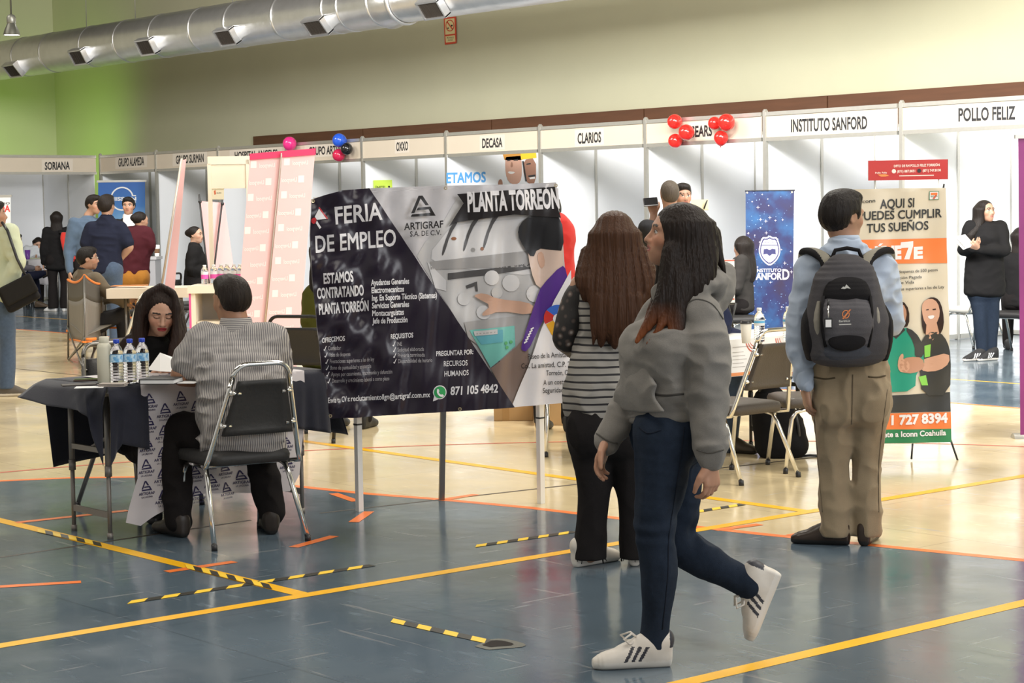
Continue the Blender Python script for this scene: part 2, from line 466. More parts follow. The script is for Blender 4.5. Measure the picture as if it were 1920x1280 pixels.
def booth(i, p, q, nrm, name, lab, plane, back=True, side=True):
    """p -> q front edge, nrm = direction into the booth"""
    p, q, nrm = [np.array(t, float) for t in (p, q, nrm)]; u = (q - p) / np.linalg.norm(q - p); W = np.linalg.norm(q - p); ang = atan2(u[1], u[0])
    T = wthing('exhibition_booth', lab, 'booth', (*((p + q) / 2), 0), 0, 'white exhibition booths along the walls')

    def bx(mb, s, d, z, size, mi=0): c = p + u * s + nrm * d; mb.box((c[0], c[1], z), size, ang, mi)
    for s in ([.024] if i < 9 else [.024, W - .024]):
        mb = MB(); bx(mb, s, 0, TOP / 2 + .01, (.045, .045, TOP + .02)); bx(mb, s, 0, TOP + .025, (.03, .03, .02)); mb.build('post', ALU, T)
    a = Art(plane); a.mb.v = []; mb = a.mb; a.mi(CREAMP); a.mi(ALU)
    bx(mb, W / 2, .0, 2.465, (W - .06, .012, .27)); bx(mb, W / 2, 0, TOP - .02, (W - .056, .04, .045), 1); bx(mb, W / 2, 0, 2.315, (W - .056, .04, .045), 1)
    if name:
        a.up(12); n, b0, b1, h = name; e = .12
        dx, dy = b1[0] - b0[0], b1[1] - b0[1]
        a.poly([(b0[0] - dx * e, b0[1] - dy * e + h * .3), (b1[0] + dx * e, b1[1] + dy * e + h * .3), (b1[0] + dx * e, b1[1] + dy * e - h * 1.35), (b0[0] - dx * e, b0[1] - dy * e - h * 1.35)], print_mat('name_slip', (.68, .61, .52)))
        a.up(2); a.text(n, b0, b1, h, INK, .03)
    a.build('name_board', T)
    for s, d0, along in ([(.0, 0, False)] if side else []) + ([(W - .06, 0, False)] if side == 2 else []) + ([(0, 2, True)] if back else []):
        for k in range(2):
            mb = MB()
            if along: bx(mb, k * W / 2 + W / 4 + (.02 if k == 0 else -.01), 1.98, 1.27, (W / 2 - .05, .012, 2.42))
            else:
                c = p + nrm * (k + .5) + u * (.024 if s == 0 else s); mb.box((c[0], c[1], 1.27), (.97, .012, 2.42), ang + pi / 2)
            mb.build('wall_panel', WHITE, T)
            mb = MB()
            if along:
                bx(mb, W / 2 if k == 0 else .03, 1.98, 1.25, (.03, .03, 2.5)); bx(mb, k * W / 2 + W / 4 + (.02 if k == 0 else -.01), 1.98, .035, (W / 2 - .04, .02, .05)); bx(mb, k * W / 2 + W / 4 + (.02 if k == 0 else -.01), 1.98, 2.49, (W / 2 - .04, .02, .04))
            else:
                uo = u * (.024 if s == 0 else s); c = p + nrm * (k + 1 - .02) + uo; mb.box((c[0], c[1], 1.25), (.04, .04, 2.5)); c = p + nrm * (k + .5) + uo; mb.box((c[0], c[1], .035), (.97, .03, .05), ang + pi / 2); mb.box((c[0], c[1], 2.49), (.97, .03, .04), ang + pi / 2)
            mb.build('panel_rail', ALU, T)
    return T


for i in range(10):
    x = -31.70 + 2 * i if i == 0 else -31.74 + 2 * i
    booth(i, (x, YF), (-29.74 + 2 * i, YF), (0, 1), NAMES[i], BLAB[i], lambda px, py, l: PY(px, py, YF - l), side=True)
booth(0, (-31.74, 15.21), (-31.74, YF - .03), (-1, 0), ('SORIANA', (84, 318), (131, 317), 14), 'white booth at the far left corner, with people at its cloth covered table', lambda px, py, l: PX(px, py, -31.74 + l), side=2)
booth(0, (-31.74, 13.21), (-31.74, 15.21), (-1, 0), None, 'white booth cut by the left edge of the photo', lambda px, py, l: PX(px, py, -31.74 + l))

# ventilation duct ---------------------------------------------------------
DY, DR = 16.5, .35
zb = (PY(415, 92, DY)[2] + PY(0, 150, DY)[2]) / 2; DZ = zb + DR * .98
FOIL = mat('galvanised_foil', (.82, .82, .82), .30, .85, noise=.14, nscale=5, bump=.22, bscale=7)
DARKG = mat('dark_grille', (.035, .028, .022), .6)
T = wthing('ventilation_duct', 'long silver round ventilation duct with square outlets hanging along the cream wall', 'duct', (-24, DY, DZ - DR))
ROTX = Matrix.Rotation(pi / 2, 4, 'Y')


def xlathe(mb, prof, mi=0, n=40):
    b0 = len(mb.v); mb.lathe(prof, n=n, mi=mi, cap=False)
    for k in range(b0, len(mb.v)): v = mb.v[k]; mb.v[k] = (v[2], DY + v[0], DZ + v[1])


def xa(px, y=DY): return PY(px, 60, y)[0]


vents = [20, 147, 274, 422, 588, 806]
x0 = -37.6; x1 = -12
prof = []; xs = np.linspace(x0, x1, 60); xst = PY(735, 20, DY)[0]
xlathe(mb := MB(), [(DR, x0), (DR, xst - .1), (DR + .03, xst - .02), (DR - .03, xst + .3), (DR - .035, x1)]); mb.build('duct_body', FOIL, T)
for px in (52, 105, 180, 245, 312, 388, 455, 545, 640, 668, 725, 762):
    x = PY(px, 60, DY)[0]; xlathe(mb := MB(), [(DR - .02, x - .04), (DR + .005, x - .035), (DR + .007, x), (DR + .002, x + .02), (DR - .02, x + .025)]); mb.build('seam_collar', FOIL, T)
for px, py in zip(vents, (128, 104, 85, 66, 46, 13)):
    d = ray(px, py); x = PY(px, py, DY - DR)[0]; z = PY(px, py, DY - DR)[2]; r = .22
    an = asin(max(-.9, min(.9, (z - DZ) / DR))); c = Vector((x, DY - (DR + .03) * cos(an), DZ + (DR + .03) * sin(an))); M = Matrix.Rotation(-an, 3, 'X')
    fr = MB()
    for dx, dz, sx, sz in ((-r, 0, .025, .26), (r, 0, .025, .26), (0, .125, 2 * r + .025, .025), (0, -.125, 2 * r + .025, .025)):
        fr.box(c + M @ Vector((dx, 0, dz)), (sx, .11, sz), M=M)
    vo = fr.build('outlet_frame', FOIL, T)
    g = MB().box(c, (2 * r - .02, .07, .24), M=M)
    for k in range(6): g.box(c + M @ Vector((-r + .05 + k * .068, -.037, 0)), (.008, .008, .22), M=M)
    gg = g.build('outlet_grille', DARKG, vo)
for px in (162, 254, 437, 655): x = PY(px, 40, DY)[0]; MB().tube([(x, DY, DZ + DR - .01), (x, DY, 8)], .008, 6).build('hanger_wire', ALU, T)

# hanging hall lamp, no smoking sign
p = PD(22, 66, 27.)
T = thing('pendant_lamp', 'small bell shaped grey hall lamp hanging at the upper left corner', 'lamp', p)
MB().lathe([(.115, 0), (.10, .06), (.055, .16), (.05, .165), (.0, .166)], n=24, cap=False).build('lamp_shade', mat('lamp_grey', (.12, .12, .10), .4, .5), T)
MB().lathe([(.05, .15), (.062, .17), (.062, .24), (.045, .27), (.02, .28)], n=20).build('lamp_housing', mat('lamp_grey2', (.25, .25, .22), .4, .6), T)
MB().tube([(0, 0, .27), (0, 0, 8 - p[2])], .012, 8).build('rod', mat('lamp_grey', (.1, .1, .1)), T)
MB().lathe([(.108, .005), (.05, .002)], n=24).build('lamp_glass', mat('lamp_glow', (1, .97, .85), emit=6.), T)
a = Art(lambda u, v, l: PY(u, v, 19.40 - l)); RS = print_mat('sign_red', (.72, .08, .04)); YS = print_mat('sign_cream', (.85, .72, .38))
a.poly([(832, 33), (855, 31), (856, 81), (834, 84)], RS); a.up(); a.poly([(834, 36), (852, 34), (853, 63), (835, 65)], YS); a.poly([(835, 68), (853, 66), (854, 78), (836, 80)], YS); a.up()
a.circ((843.5, 48), 8.2, RS, hole=.84, ry=11); a.poly([(837, 41), (838.5, 39.5), (850, 55), (848.5, 56.5)], RS); a.poly([(839, 52), (841, 51), (841, 54), (839, 54.5)], INK); a.poly([(845, 47), (848, 46), (849, 49), (846, 50)], INK)
a.text('PROHIBIDO', (838, 72.6), (851, 71.6), 3, INK); a.text('FUMAR', (840, 77), (849, 76.3), 3, INK)
o = a.build('no_smoking_sign'); recenter(tag(o, 'red and cream no smoking sign high on the cream wall', 'sign'))

# balloons
def balloon(px, py, rpx, col, lab, dy=.12, tilt=0., grp=None):
    p = PY(px, py, YF - dy); s = FPX / depth(p); r = rpx / s; p = PY(px, py, YF - .02 - r - max(0, dy - .16))
    T = thing('balloon', lab, 'balloon', p, 0, grp); T.rotation_euler = (tilt * .6, tilt, 0)
    M = mat('balloon_' + col[0], col[1], .18, spec=.6, coat=.3)
    MB().lathe([(r * .03, -r * 1.22)] + [(r * sin(t) * (1 + .0), -r * cos(t) * (1.0 + .18 * max(0, cos(t)) ** 2)) for t in np.linspace(.08, pi - .02, 18)], n=24).build('skin', M, T)
    MB().lathe([(r * .12, -r * 1.34), (r * .04, -r * 1.22), (r * .06, -r * 1.12)], n=10).build('knot', M, T)


RED = ('red', (.75, .02, .015))
for px, py, r, lab, t in [(1265, 228, 14, 'red balloon at the upper left of the left cluster on the name board', 2.6), (1287, 248, 15, 'red balloon nearest the lettering in the left cluster', 4.4), (1266, 264, 13.5, 'red balloon at the bottom of the left cluster', 1.2),
                       (1340, 231, 12.5, 'red balloon at the upper left of the right cluster', 2.), (1362, 229, 16, 'largest red balloon, upper right of the right cluster', 3.6), (1352, 258, 13.5, 'red balloon hanging lowest in the right cluster', .2)]:
    balloon(px, py, r, RED, lab, .16 if r < 15 else .2, t, 'red balloons on the booth name board')
balloon(543, 269, 13, ('pink', (.75, .03, .22)), 'bright pink balloon above the two pink panels', .14, .3)
for px, py, r, c, lab, t in [(636, 263, 13, ('blue', (.02, .10, .62)), 'blue balloon at the top of the three balloon bunch', 2.8), (650, 279, 11.5, ('black', (.008, .008, .01)), 'black balloon in the three balloon bunch', 4.), (635, 291, 12, ('crimson', (.55, .015, .07)), 'crimson balloon at the bottom of the three balloon bunch', 1.)]:
    balloon(px, py, r, c, lab, .18 if c[0] == 'black' else .14, t, 'balloon bunch on a booth')

# hazard tapes and a hole in the floor
HY, HB = mat('tape_yellow', (.95, .62, .04), .4), mat('tape_black', (.03, .028, .02), .4)


def tape(a, b, lab, n, wd=.05, z=.002, sl=.9):
    p, q = G(*a), G(*b); t = (q - p); Ln = np.hypot(t[0], t[1]); t = t[:2] / Ln; nn = np.array([-t[1], t[0]]); mb = MB(); st = Ln / n
    for k in range(n):
        for h in (0, 1):
            s0, s1 = k * st + h * st * .5, k * st + (h + 1) * st * .5; o_ = sl * wd
            P = [(s0, -wd / 2), (s1, -wd / 2), (min(s1 + o_, Ln), wd / 2), (min(s0 + o_, Ln), wd / 2)]
            mb.add([(*(p[:2] + t * s + nn * e), z + zz) for zz in (0, .0006) for s, e in P], [(4, 5, 6, 7), (0, 1, 5, 4), (1, 2, 6, 5), (2, 3, 7, 6), (3, 0, 4, 7)], h)
    o = mb.build('floor_tape', [HY, HB], recalc=False); recenter(tag(o, lab, 'tape', 'black and yellow hazard tapes on the floor'))


tape((233, 1131), (698, 1060), 'hazard tape crossing the long yellow line before the grey chair', 8)
tape((885, 1025), (1078, 997), 'hazard tape on blue floor left of the black flared trousers', 5)
tape((742, 1165), (945, 1210), 'short hazard tape ending at the hole in the blue floor', 4, sl=-.9)
tape((80, 997), (200, 1024), 'hazard tape lying on the yellow line left of the table legs', 4, z=.003, sl=-2)
tape((360, 1065), (520, 1104), 'hazard tape lying on the yellow line by the line junction', 5, z=.003, sl=-2)
tape((1265, 966), (1392, 946), 'hazard tape on cream floor right of the walking woman', 4)
c = G(935, 1209); mb = MB(); pts = [(c[0] + (.075 + .02 * sin(3 * t)) * cos(t), c[1] + (.10 + .02 * cos(2 * t)) * sin(t)) for t in np.linspace(0, 2 * pi, 20, endpoint=False)]
mb.add([(x, y, .0022) for x, y in pts], [list(range(20))]); mb.add([(c[0] + (x - c[0]) * .62 - .01, c[1] + (y - c[1]) * .62, .003) for x, y in pts], [list(range(20))], 1)
o = mb.build('floor_hole', [mat('broken_floor_edge', (.15, .15, .13), .8, noise=.3), mat('hole_dark', (.012, .008, .006), .9)], recalc=False); recenter(tag(o, 'small dark hole with chipped edge in the blue floor', 'hole'))


# ============================================================ FIGURES: smooth implicit surfaces
F32 = np.float32


class Pr:
    __slots__ = ('f', 'c', 'r', 'k', 'op')

    def __init__(s, f, c, r, k=.02, op='u'): s.f, s.c, s.r, s.k, s.op = f, np.array(c, F32), float(r), k, op


def A3(v): return np.array(v, F32)


def nrm(v): v = np.array(v, float); return v / np.linalg.norm(v)


def near_segs(P, SA, SB, RM, RN, W_):
    """drop the pieces that cannot be the nearest anywhere in this block of points"""
    if len(P) < 500 or len(W_) < 3: return W_
    c = (P[0] + P[-1]) * .5; hd = np.linalg.norm(P[-1] - P[0]) * .5; BA = SB - SA; t = np.clip(((c - SA) * BA).sum(1) / (BA * BA).sum(1), 0, 1); ds = np.linalg.norm(c - SA - t[:, None] * BA, axis=1)
    ok = ds - RM - hd <= (ds - RN + hd).min(); return [w_ for w_, o in zip(W_, ok) if o]


def chain(pts, rad, k=.02, op='u'):
    pts = [A3(p) for p in pts]; rad = list(rad)

    SA, SB = np.array(pts[:-1]), np.array(pts[1:]); RM = np.maximum(rad[:-1], rad[1:]); RN = np.minimum(rad[:-1], rad[1:]); W_ = list(zip(pts[:-1], pts[1:], rad[:-1], rad[1:]))

    def f(P):
        d = None
        for a, b, ra, rb in near_segs(P, SA, SB, RM, RN, W_):
            ba = b - a; t = np.clip(((P - a) @ ba) / (ba @ ba), 0, 1); q = P - a - t[:, None] * ba; e = np.sqrt((q * q).sum(1)) - (ra + t * (rb - ra)); d = e if d is None else np.minimum(d, e)
        return d
    A = np.array(pts); c = (A.min(0) + A.max(0)) / 2; r = max(np.linalg.norm(p - c) + q for p, q in zip(A, rad)); return Pr(f, c, r, k, op)


def spline(pts, vals, n=4):
    """resample a control polyline (and its values) with a Catmull-Rom curve"""
    P = [np.array(p, float) for p in pts]; V = [np.atleast_1d(np.array(v, float)) for v in vals]; out = []; ov = []
    for i in range(len(P) - 1):
        for j in range(n):
            t = j / n
            for src, dst in ((P, out), (V, ov)):
                p0, p1, p2, p3 = src[max(i - 1, 0)], src[i], src[i + 1], src[min(i + 2, len(src) - 1)]
                dst.append(.5 * (2 * p1 + (p2 - p0) * t + (2 * p0 - 5 * p1 + 4 * p2 - p3) * t * t + (3 * p1 - p0 - 3 * p2 + p3) * t ** 3))
    out.append(P[-1]); ov.append(V[-1]); return out, ov


def tube_s(pts, rad, k=.02, n=4, op='u'):
    p, v = spline(pts, rad, n); return chain(p, [float(x[0]) for x in v], k, op)


def ell(c, r, M=None, k=.02, op='u'):
    c = A3(c); r = A3(r); M = np.eye(3, dtype=F32) if M is None else np.array(M, F32)

    def f(P):
        q = (P - c) @ M.T; k0 = np.sqrt(((q / r) ** 2).sum(1)); k1 = np.sqrt(((q / (r * r)) ** 2).sum(1)) + 1e-9; return k0 * (k0 - 1) / k1
    return Pr(f, c, r.max(), k, op)


def loft(cs, w, d, lat, fr, k=.02, e=2., cap=.45, n=3, op='u'):
    """stack of elliptic sections: half width w along lat, half depth d along fr"""
    if n > 1:
        cs, v = spline(cs, list(zip(w, d)), n); w = [x[0] for x in v]; d = [x[1] for x in v]
    cs = [A3(c) for c in cs]; L = A3(nrm(lat)); Fq = nrm(fr); Fq = A3(nrm(Fq - L * (Fq @ L))); W3 = np.cross(L, Fq)

    SA, SB = np.array(cs[:-1]), np.array(cs[1:]); mx = np.maximum(w, d); mn = np.minimum(w, d); RM = np.maximum(mx[:-1], mx[1:]); RN = np.minimum(mn[:-1], mn[1:]); W_ = list(range(len(cs) - 1))

    def f(P):
        out = None
        for i in near_segs(P, SA, SB, RM, RN, W_):
            a, b = cs[i], cs[i + 1]; ba = b - a; l2 = ba @ ba; hw_ = float(ba @ W3)
            t = np.clip(((P - a) @ W3) / hw_, 0, 1) if hw_ * hw_ > .06 * l2 else np.clip(((P - a) @ ba) / l2, 0, 1)
            q = P - a - t[:, None] * ba; ww = w[i] + t * (w[i + 1] - w[i]); dd = d[i] + t * (d[i + 1] - d[i]); x = q @ L; y = q @ Fq; z = q @ W3; m_ = np.minimum(ww, dd)
            x = x / ww; y = y / dd; z = z / (m_ * cap); rho = np.sqrt(x * x + y * y + z * z) if e == 2 else (np.abs(x) ** e + np.abs(y) ** e + np.abs(z) ** e) ** (1 / e); v_ = (rho - 1) * m_ * min(1, cap + .3); out = v_ if out is None else np.minimum(out, v_)
        return out
    A = np.array(cs); c = (A.min(0) + A.max(0)) / 2; r = max(np.linalg.norm(p - c) + max(x, y) for p, x, y in zip(A, w, d)); return Pr(f, c, r, k, op)


def boxp(c, h, M=None, r=.01, k=.01, op='u'):
    c = A3(c); h = A3(h); M = np.eye(3, dtype=F32) if M is None else np.array(M, F32)

    def f(P):
        q = np.abs((P - c) @ M.T) - (h - r); return np.sqrt((np.maximum(q, 0) ** 2).sum(1)) + np.minimum(q.max(1), 0) - r
    return Pr(f, c, float(np.linalg.norm(h)), k, op)


def ev(prims, P, disp=None, clips=()):
    d = np.full(len(P), 1., F32)
    for p in prims:
        v = p.f(P).astype(F32); k = p.k
        if p.op == 'u':
            h = np.maximum(k - np.abs(d - v), 0) / k; d = np.minimum(d, v) - h * h * k * .25
        elif p.op == 's':
            v = -v; h = np.maximum(k - np.abs(d - v), 0) / k; d = np.maximum(d, v) + h * h * k * .25
        else:
            h = np.maximum(k - np.abs(d - v), 0) / k; d = np.maximum(d, v) + h * h * k * .25
    if disp is not None: d = d + disp(P)
    for c, n_ in clips: d = np.maximum(d, (P - A3(c)) @ A3(n_))
    return d


_E = [((0, 0, 0), (1, 0, 0)), ((0, 1, 0), (1, 1, 0)), ((0, 0, 1), (1, 0, 1)), ((0, 1, 1), (1, 1, 1)), ((0, 0, 0), (0, 1, 0)), ((1, 0, 0), (1, 1, 0)), ((0, 0, 1), (0, 1, 1)), ((1, 0, 1), (1, 1, 1)),
      ((0, 0, 0), (0, 0, 1)), ((1, 0, 0), (1, 0, 1)), ((0, 1, 0), (0, 1, 1)), ((1, 1, 0), (1, 1, 1))]


def sdf_mesh(prims, h, disp=None, clips=(), amp=.01):
    B = 12; un = [p for p in prims if p.op == 'u']; lo = np.min([p.c - p.r for p in un], 0) - .03; hi = np.max([p.c + p.r for p in un], 0) + .03
    nb = np.ceil((hi - lo) / (h * B)).astype(int); bs = h * B; hd = bs * .8661
    I = np.stack(np.meshgrid(*[np.arange(n) for n in nb], indexing='ij'), -1).reshape(-1, 3); C_ = (lo + (I + .5) * bs).astype(F32)
    keep = np.abs(ev(prims, C_, None, ())) < hd * 1.3 + amp + .012
    I = I[keep]; C_ = C_[keep]; off = np.stack(np.meshgrid(*[np.arange(B + 1)] * 3, indexing='ij'), -1).reshape(-1, 3)
    loc = (off * h).astype(F32); S = nb.astype(np.int64) * B + 2; AV, AK, AF = [], [], []
    for bi, bc in zip(I, C_):
        sel = [p for p in prims if np.linalg.norm(p.c - bc) - p.r < hd + p.k + amp or p.op == 'i']
        if not any(p.op == 'u' for p in sel): continue
        o = lo + bi * bs; P = (loc + o).astype(F32); D = ev(sel, P, disp, clips).reshape(B + 1, B + 1, B + 1)
        if D.min() > 0 or D.max() < 0: continue
        s = D < 0; g = bi * B
        cnt = np.zeros((B, B, B), np.int8); acc = np.zeros((B, B, B, 3), F32)
        for (a, b) in _E:
            sa = slice(a[0], a[0] + B), slice(a[1], a[1] + B), slice(a[2], a[2] + B); sb = slice(b[0], b[0] + B), slice(b[1], b[1] + B), slice(b[2], b[2] + B)
            da, db = D[sa], D[sb]; m_ = s[sa] != s[sb]
            if not m_.any(): continue
            t = np.where(m_, da / np.where(m_, da - db, 1), 0); cnt += m_
            for ax in range(3): acc[..., ax] += np.where(m_, a[ax] + t * (b[ax] - a[ax]), 0)
        ci = np.argwhere(cnt > 0)
        if len(ci) == 0: continue
        cc = tuple(ci.T); v = acc[cc] / cnt[cc][:, None] + ci; AV.append(v * h + o); gi = ci + g + 1; AK.append((gi[:, 0] * S[1] + gi[:, 1]) * S[2] + gi[:, 2])
        for ax in range(3):
            d1 = [slice(0, B)] * 3; d2 = list(d1); d2[ax] = slice(1, B + 1); a_, b_ = s[tuple(d1)], s[tuple(d2)]; e_ = np.argwhere(a_ != b_)
            if len(e_) == 0: continue
            fl_ = a_[tuple(e_.T)]; G_ = e_ + g + 1; u, v2 = [(1, 2), (2, 0), (0, 1)][ax]; K = []
            for du, dv in ((0, 0), (-1, 0), (-1, -1), (0, -1)):
                q = G_.copy(); q[:, u] += du; q[:, v2] += dv; K.append((q[:, 0] * S[1] + q[:, 1]) * S[2] + q[:, 2])
            K = np.stack(K, 1); K[~fl_] = K[~fl_][:, ::-1]; AF.append(K)
    V = np.concatenate(AV); K = np.concatenate(AK); Fc = np.concatenate(AF); o = np.argsort(K); K = K[o]; V = V[o]; ix = np.searchsorted(K, Fc); ix = np.clip(ix, 0, len(K) - 1); ok = (K[ix] == Fc).all(1)
    return V.astype(F32), ix[ok].astype(np.int32)


def relax(V, Fc, it=1, lam=.5):
    a = np.concatenate([Fc[:, 0], Fc[:, 1], Fc[:, 2], Fc[:, 3], Fc[:, 1], Fc[:, 2], Fc[:, 3], Fc[:, 0]]); b = np.concatenate([Fc[:, 1], Fc[:, 2], Fc[:, 3], Fc[:, 0], Fc[:, 0], Fc[:, 1], Fc[:, 2], Fc[:, 3]]); n = np.maximum(np.bincount(a, minlength=len(V)), 1)
    for _ in range(it):
        S = np.stack([np.bincount(a, V[b, k], minlength=len(V)) / n for k in range(3)], 1); V = (V * (1 - lam) + lam * S).astype(F32)
    return V


def sdf_obj(name, prims, h, mats, parent=None, disp=None, clips=(), matfn=None, colfn=None, smooth=1, amp=.012):
    V, Fc = sdf_mesh(prims, h, disp, clips, amp)
    if smooth: V = relax(V, Fc, smooth, .35)
    if not isinstance(mats, (list, tuple)): mats = [mats]
    me = bpy.data.meshes.new(name); me.vertices.add(len(V)); me.vertices.foreach_set('co', V.ravel()); n = len(Fc); me.loops.add(4 * n); me.loops.foreach_set('vertex_index', Fc.ravel()); me.polygons.add(n)
    me.polygons.foreach_set('loop_start', np.arange(0, 4 * n, 4, dtype=np.int32)); me.polygons.foreach_set('use_smooth', np.ones(n, bool))
    for q in mats: me.materials.append(q)
    if matfn is not None: me.polygons.foreach_set('material_index', matfn(V[Fc].mean(1)).astype(np.int32))
    me.update(calc_edges=True); me.validate()
    if colfn is not None:
        a = me.attributes.new('Col', 'FLOAT_COLOR', 'POINT'); c = colfn(V).astype(F32)
        if len(me.vertices) == len(c): a.data.foreach_set('color', np.concatenate([c, np.ones((len(c), 1), F32)], 1).ravel())
    return link_mesh(name, me, parent)


_NT = np.random.RandomState(7).uniform(0, 1, (32, 32, 32)).astype(F32)


def vnoise(P):
    i = np.floor(P).astype(np.int32); f = P - i; f = f * f * (3 - 2 * f); x0, y0, z0 = (i & 31).T; x1, y1, z1 = ((i + 1) & 31).T; fx, fy, fz = f.T
    a = _NT[x0, y0, z0] * (1 - fx) + _NT[x1, y0, z0] * fx; b = _NT[x0, y1, z0] * (1 - fx) + _NT[x1, y1, z0] * fx; c = _NT[x0, y0, z1] * (1 - fx) + _NT[x1, y0, z1] * fx; d = _NT[x0, y1, z1] * (1 - fx) + _NT[x1, y1, z1] * fx
    return (a * (1 - fy) + b * fy) * (1 - fz) + (c * (1 - fy) + d * fy) * fz


def fold(amp, scale, seed, stretch=(1, 1, 1)):
    """soft creases of cloth"""
    r = np.random.RandomState(seed); R_ = np.linalg.qr(r.normal(size=(3, 3)) * .35 + np.eye(3))[0] * np.array([1, 1, 1.]); K = (R_ * scale * .42 * np.array(stretch)[None, :]).astype(F32); o = r.uniform(0, 30, 3).astype(F32)

    def f(P):
        Q = P @ K.T + o; n = vnoise(Q); rd = 1 - np.abs(2 * n - 1) * 1.6; return (-amp * (rd - .35) * 1.1 + amp * .5 * (vnoise(Q * 2.3 + 9) - .5)).astype(F32)
    return f


# ---------------------------------------------------------------- anatomy
class Head:
    """frame of a head: c = middle of the head, face = looking direction, up; s = chin to crown"""

    def __init__(s, c, face, up=(0, 0, 1), size=.218):
        f = nrm(face); u = np.array(up, float); u = nrm(u - f * (u @ f)); s.f, s.u, s.l = f, u, np.cross(u, f) * -1.; s.l = np.cross(f, u); s.s = size; s.o = np.array(c, float) - u * size * .5; s.M = np.stack([s.l, f, u])

    def p(s, x, y, z): return s.o + (s.l * x + s.f * y + s.u * z) * s.s

    def loc(s, P): return ((P - A3(s.o)) @ s.M.T.astype(F32)) / s.s

    def e(s, c, r, k=.02, op='u'): return ell(s.p(*c), np.array(r) * s.s, s.M, k, op)

    def prims(s, ears=True, jaw=1., nose=1.):
        z = s.s; E = s.e
        P = [E((0, -.07, .63), (.335, .42, .37), .03), E((0, .10, .43), (.285 * jaw, .29, .40), .04), E((0, .20, .16), (.19 * jaw, .18, .15), .035), E((0, .285, .075), (.105, .085, .072), .02),
             E((.17, .24, .40), (.12, .12, .12), .02), E((-.17, .24, .40), (.12, .12, .12), .02), E((.13, .325, .605), (.13, .07, .04), .018), E((-.13, .325, .605), (.13, .07, .04), .018),
             E((.14, .43, .525), (.085, .075, .05), .02, 's'), E((-.14, .43, .525), (.085, .075, .05), .02, 's'), E((.14, .315, .525), (.068, .07, .052), .004), E((-.14, .315, .525), (.068, .07, .052), .004),
             chain([s.p(0, .355, .57), s.p(0, .43 * nose + .01, .44), s.p(0, .465 * nose, .375)], [.030 * z, .042 * z, .056 * z], .010), E((.055, .40, .355), (.045, .055, .038), .008), E((-.055, .40, .355), (.045, .055, .038), .008),
             E((0, .345, .245), (.12, .075, .10), .02), E((0, .405, .262), (.095, .045, .024), .006), E((0, .40, .215), (.08, .05, .028), .006), E((0, .445, .238), (.11, .03, .008), .006, 's')]
        if ears:
            for q in (1, -1): P += [E((.335 * q, -.06, .46), (.035, .085, .125), .012), E((.365 * q, -.045, .47), (.022, .045, .075), .01, 's')]
        return P

    def color(s, skin, lip=(.42, .12, .10), brow=(.02, .013, .01), closed=False, hairline=None, hair=(.02, .014, .012), beard=0.):
        skin = np.array(skin, F32)

        def f(P):
            q = s.loc(P); x, y, z = np.abs(q[:, 0]), q[:, 1], q[:, 2]; C_ = np.tile(skin, (len(P), 1)).astype(F32); fr = y > .2

            def put(m_, c): C_[m_] = np.array(c, F32)
            ck = fr & (((x - .19) / .12) ** 2 + ((z - .38) / .10) ** 2 < 1); C_[ck] *= np.array([1.06, .93, .90], F32)
            if beard: put(fr & (z < .33) & (((x) / .3) ** 2 + ((z - .12) / .20) ** 2 < 1) & ~((x < .09) & (z > .2) & (z < .28)), skin * (1 - beard))
            put(fr & (y > .33) & (x < .115 * (1 - ((z - .238) / .075) ** 2)) & (np.abs(z - .238) < .048), lip)
            put(fr & (y > .33) & (x < .10) & (np.abs(z - .238 + .03 * x) < .007), np.array(lip) * .35)
            put(fr & (np.abs(z - (.625 + .10 * (x - .06) - .55 * np.maximum(0, x - .17) ** 1.2)) < .020) & (x > .055) & (x < .245), brow)
            ex = (x - .14) / .072
            if closed: put(fr & (np.abs(ex) < 1) & (np.abs(z - (.500 + .016 * ex ** 2)) < .011), brow)
            else:
                m_ = fr & (ex ** 2 + ((z - .525) / .030) ** 2 < 1); put(m_, (.62, .58, .55)); put(m_ & ((x - .14) ** 2 + (z - .528) ** 2 < .030 ** 2), (.022, .012, .008)); put(fr & (ex ** 2 < 1.1) & (np.abs(z - (.556 - .024 * ex ** 2)) < .010), brow)
            put(fr & (((x - .045) / .022) ** 2 + ((z - .335) / .012) ** 2 < 1) & (y > .36), skin * .4)
            if hairline is not None: m_ = hairline(q); put(m_, hair)
            return C_
        return f


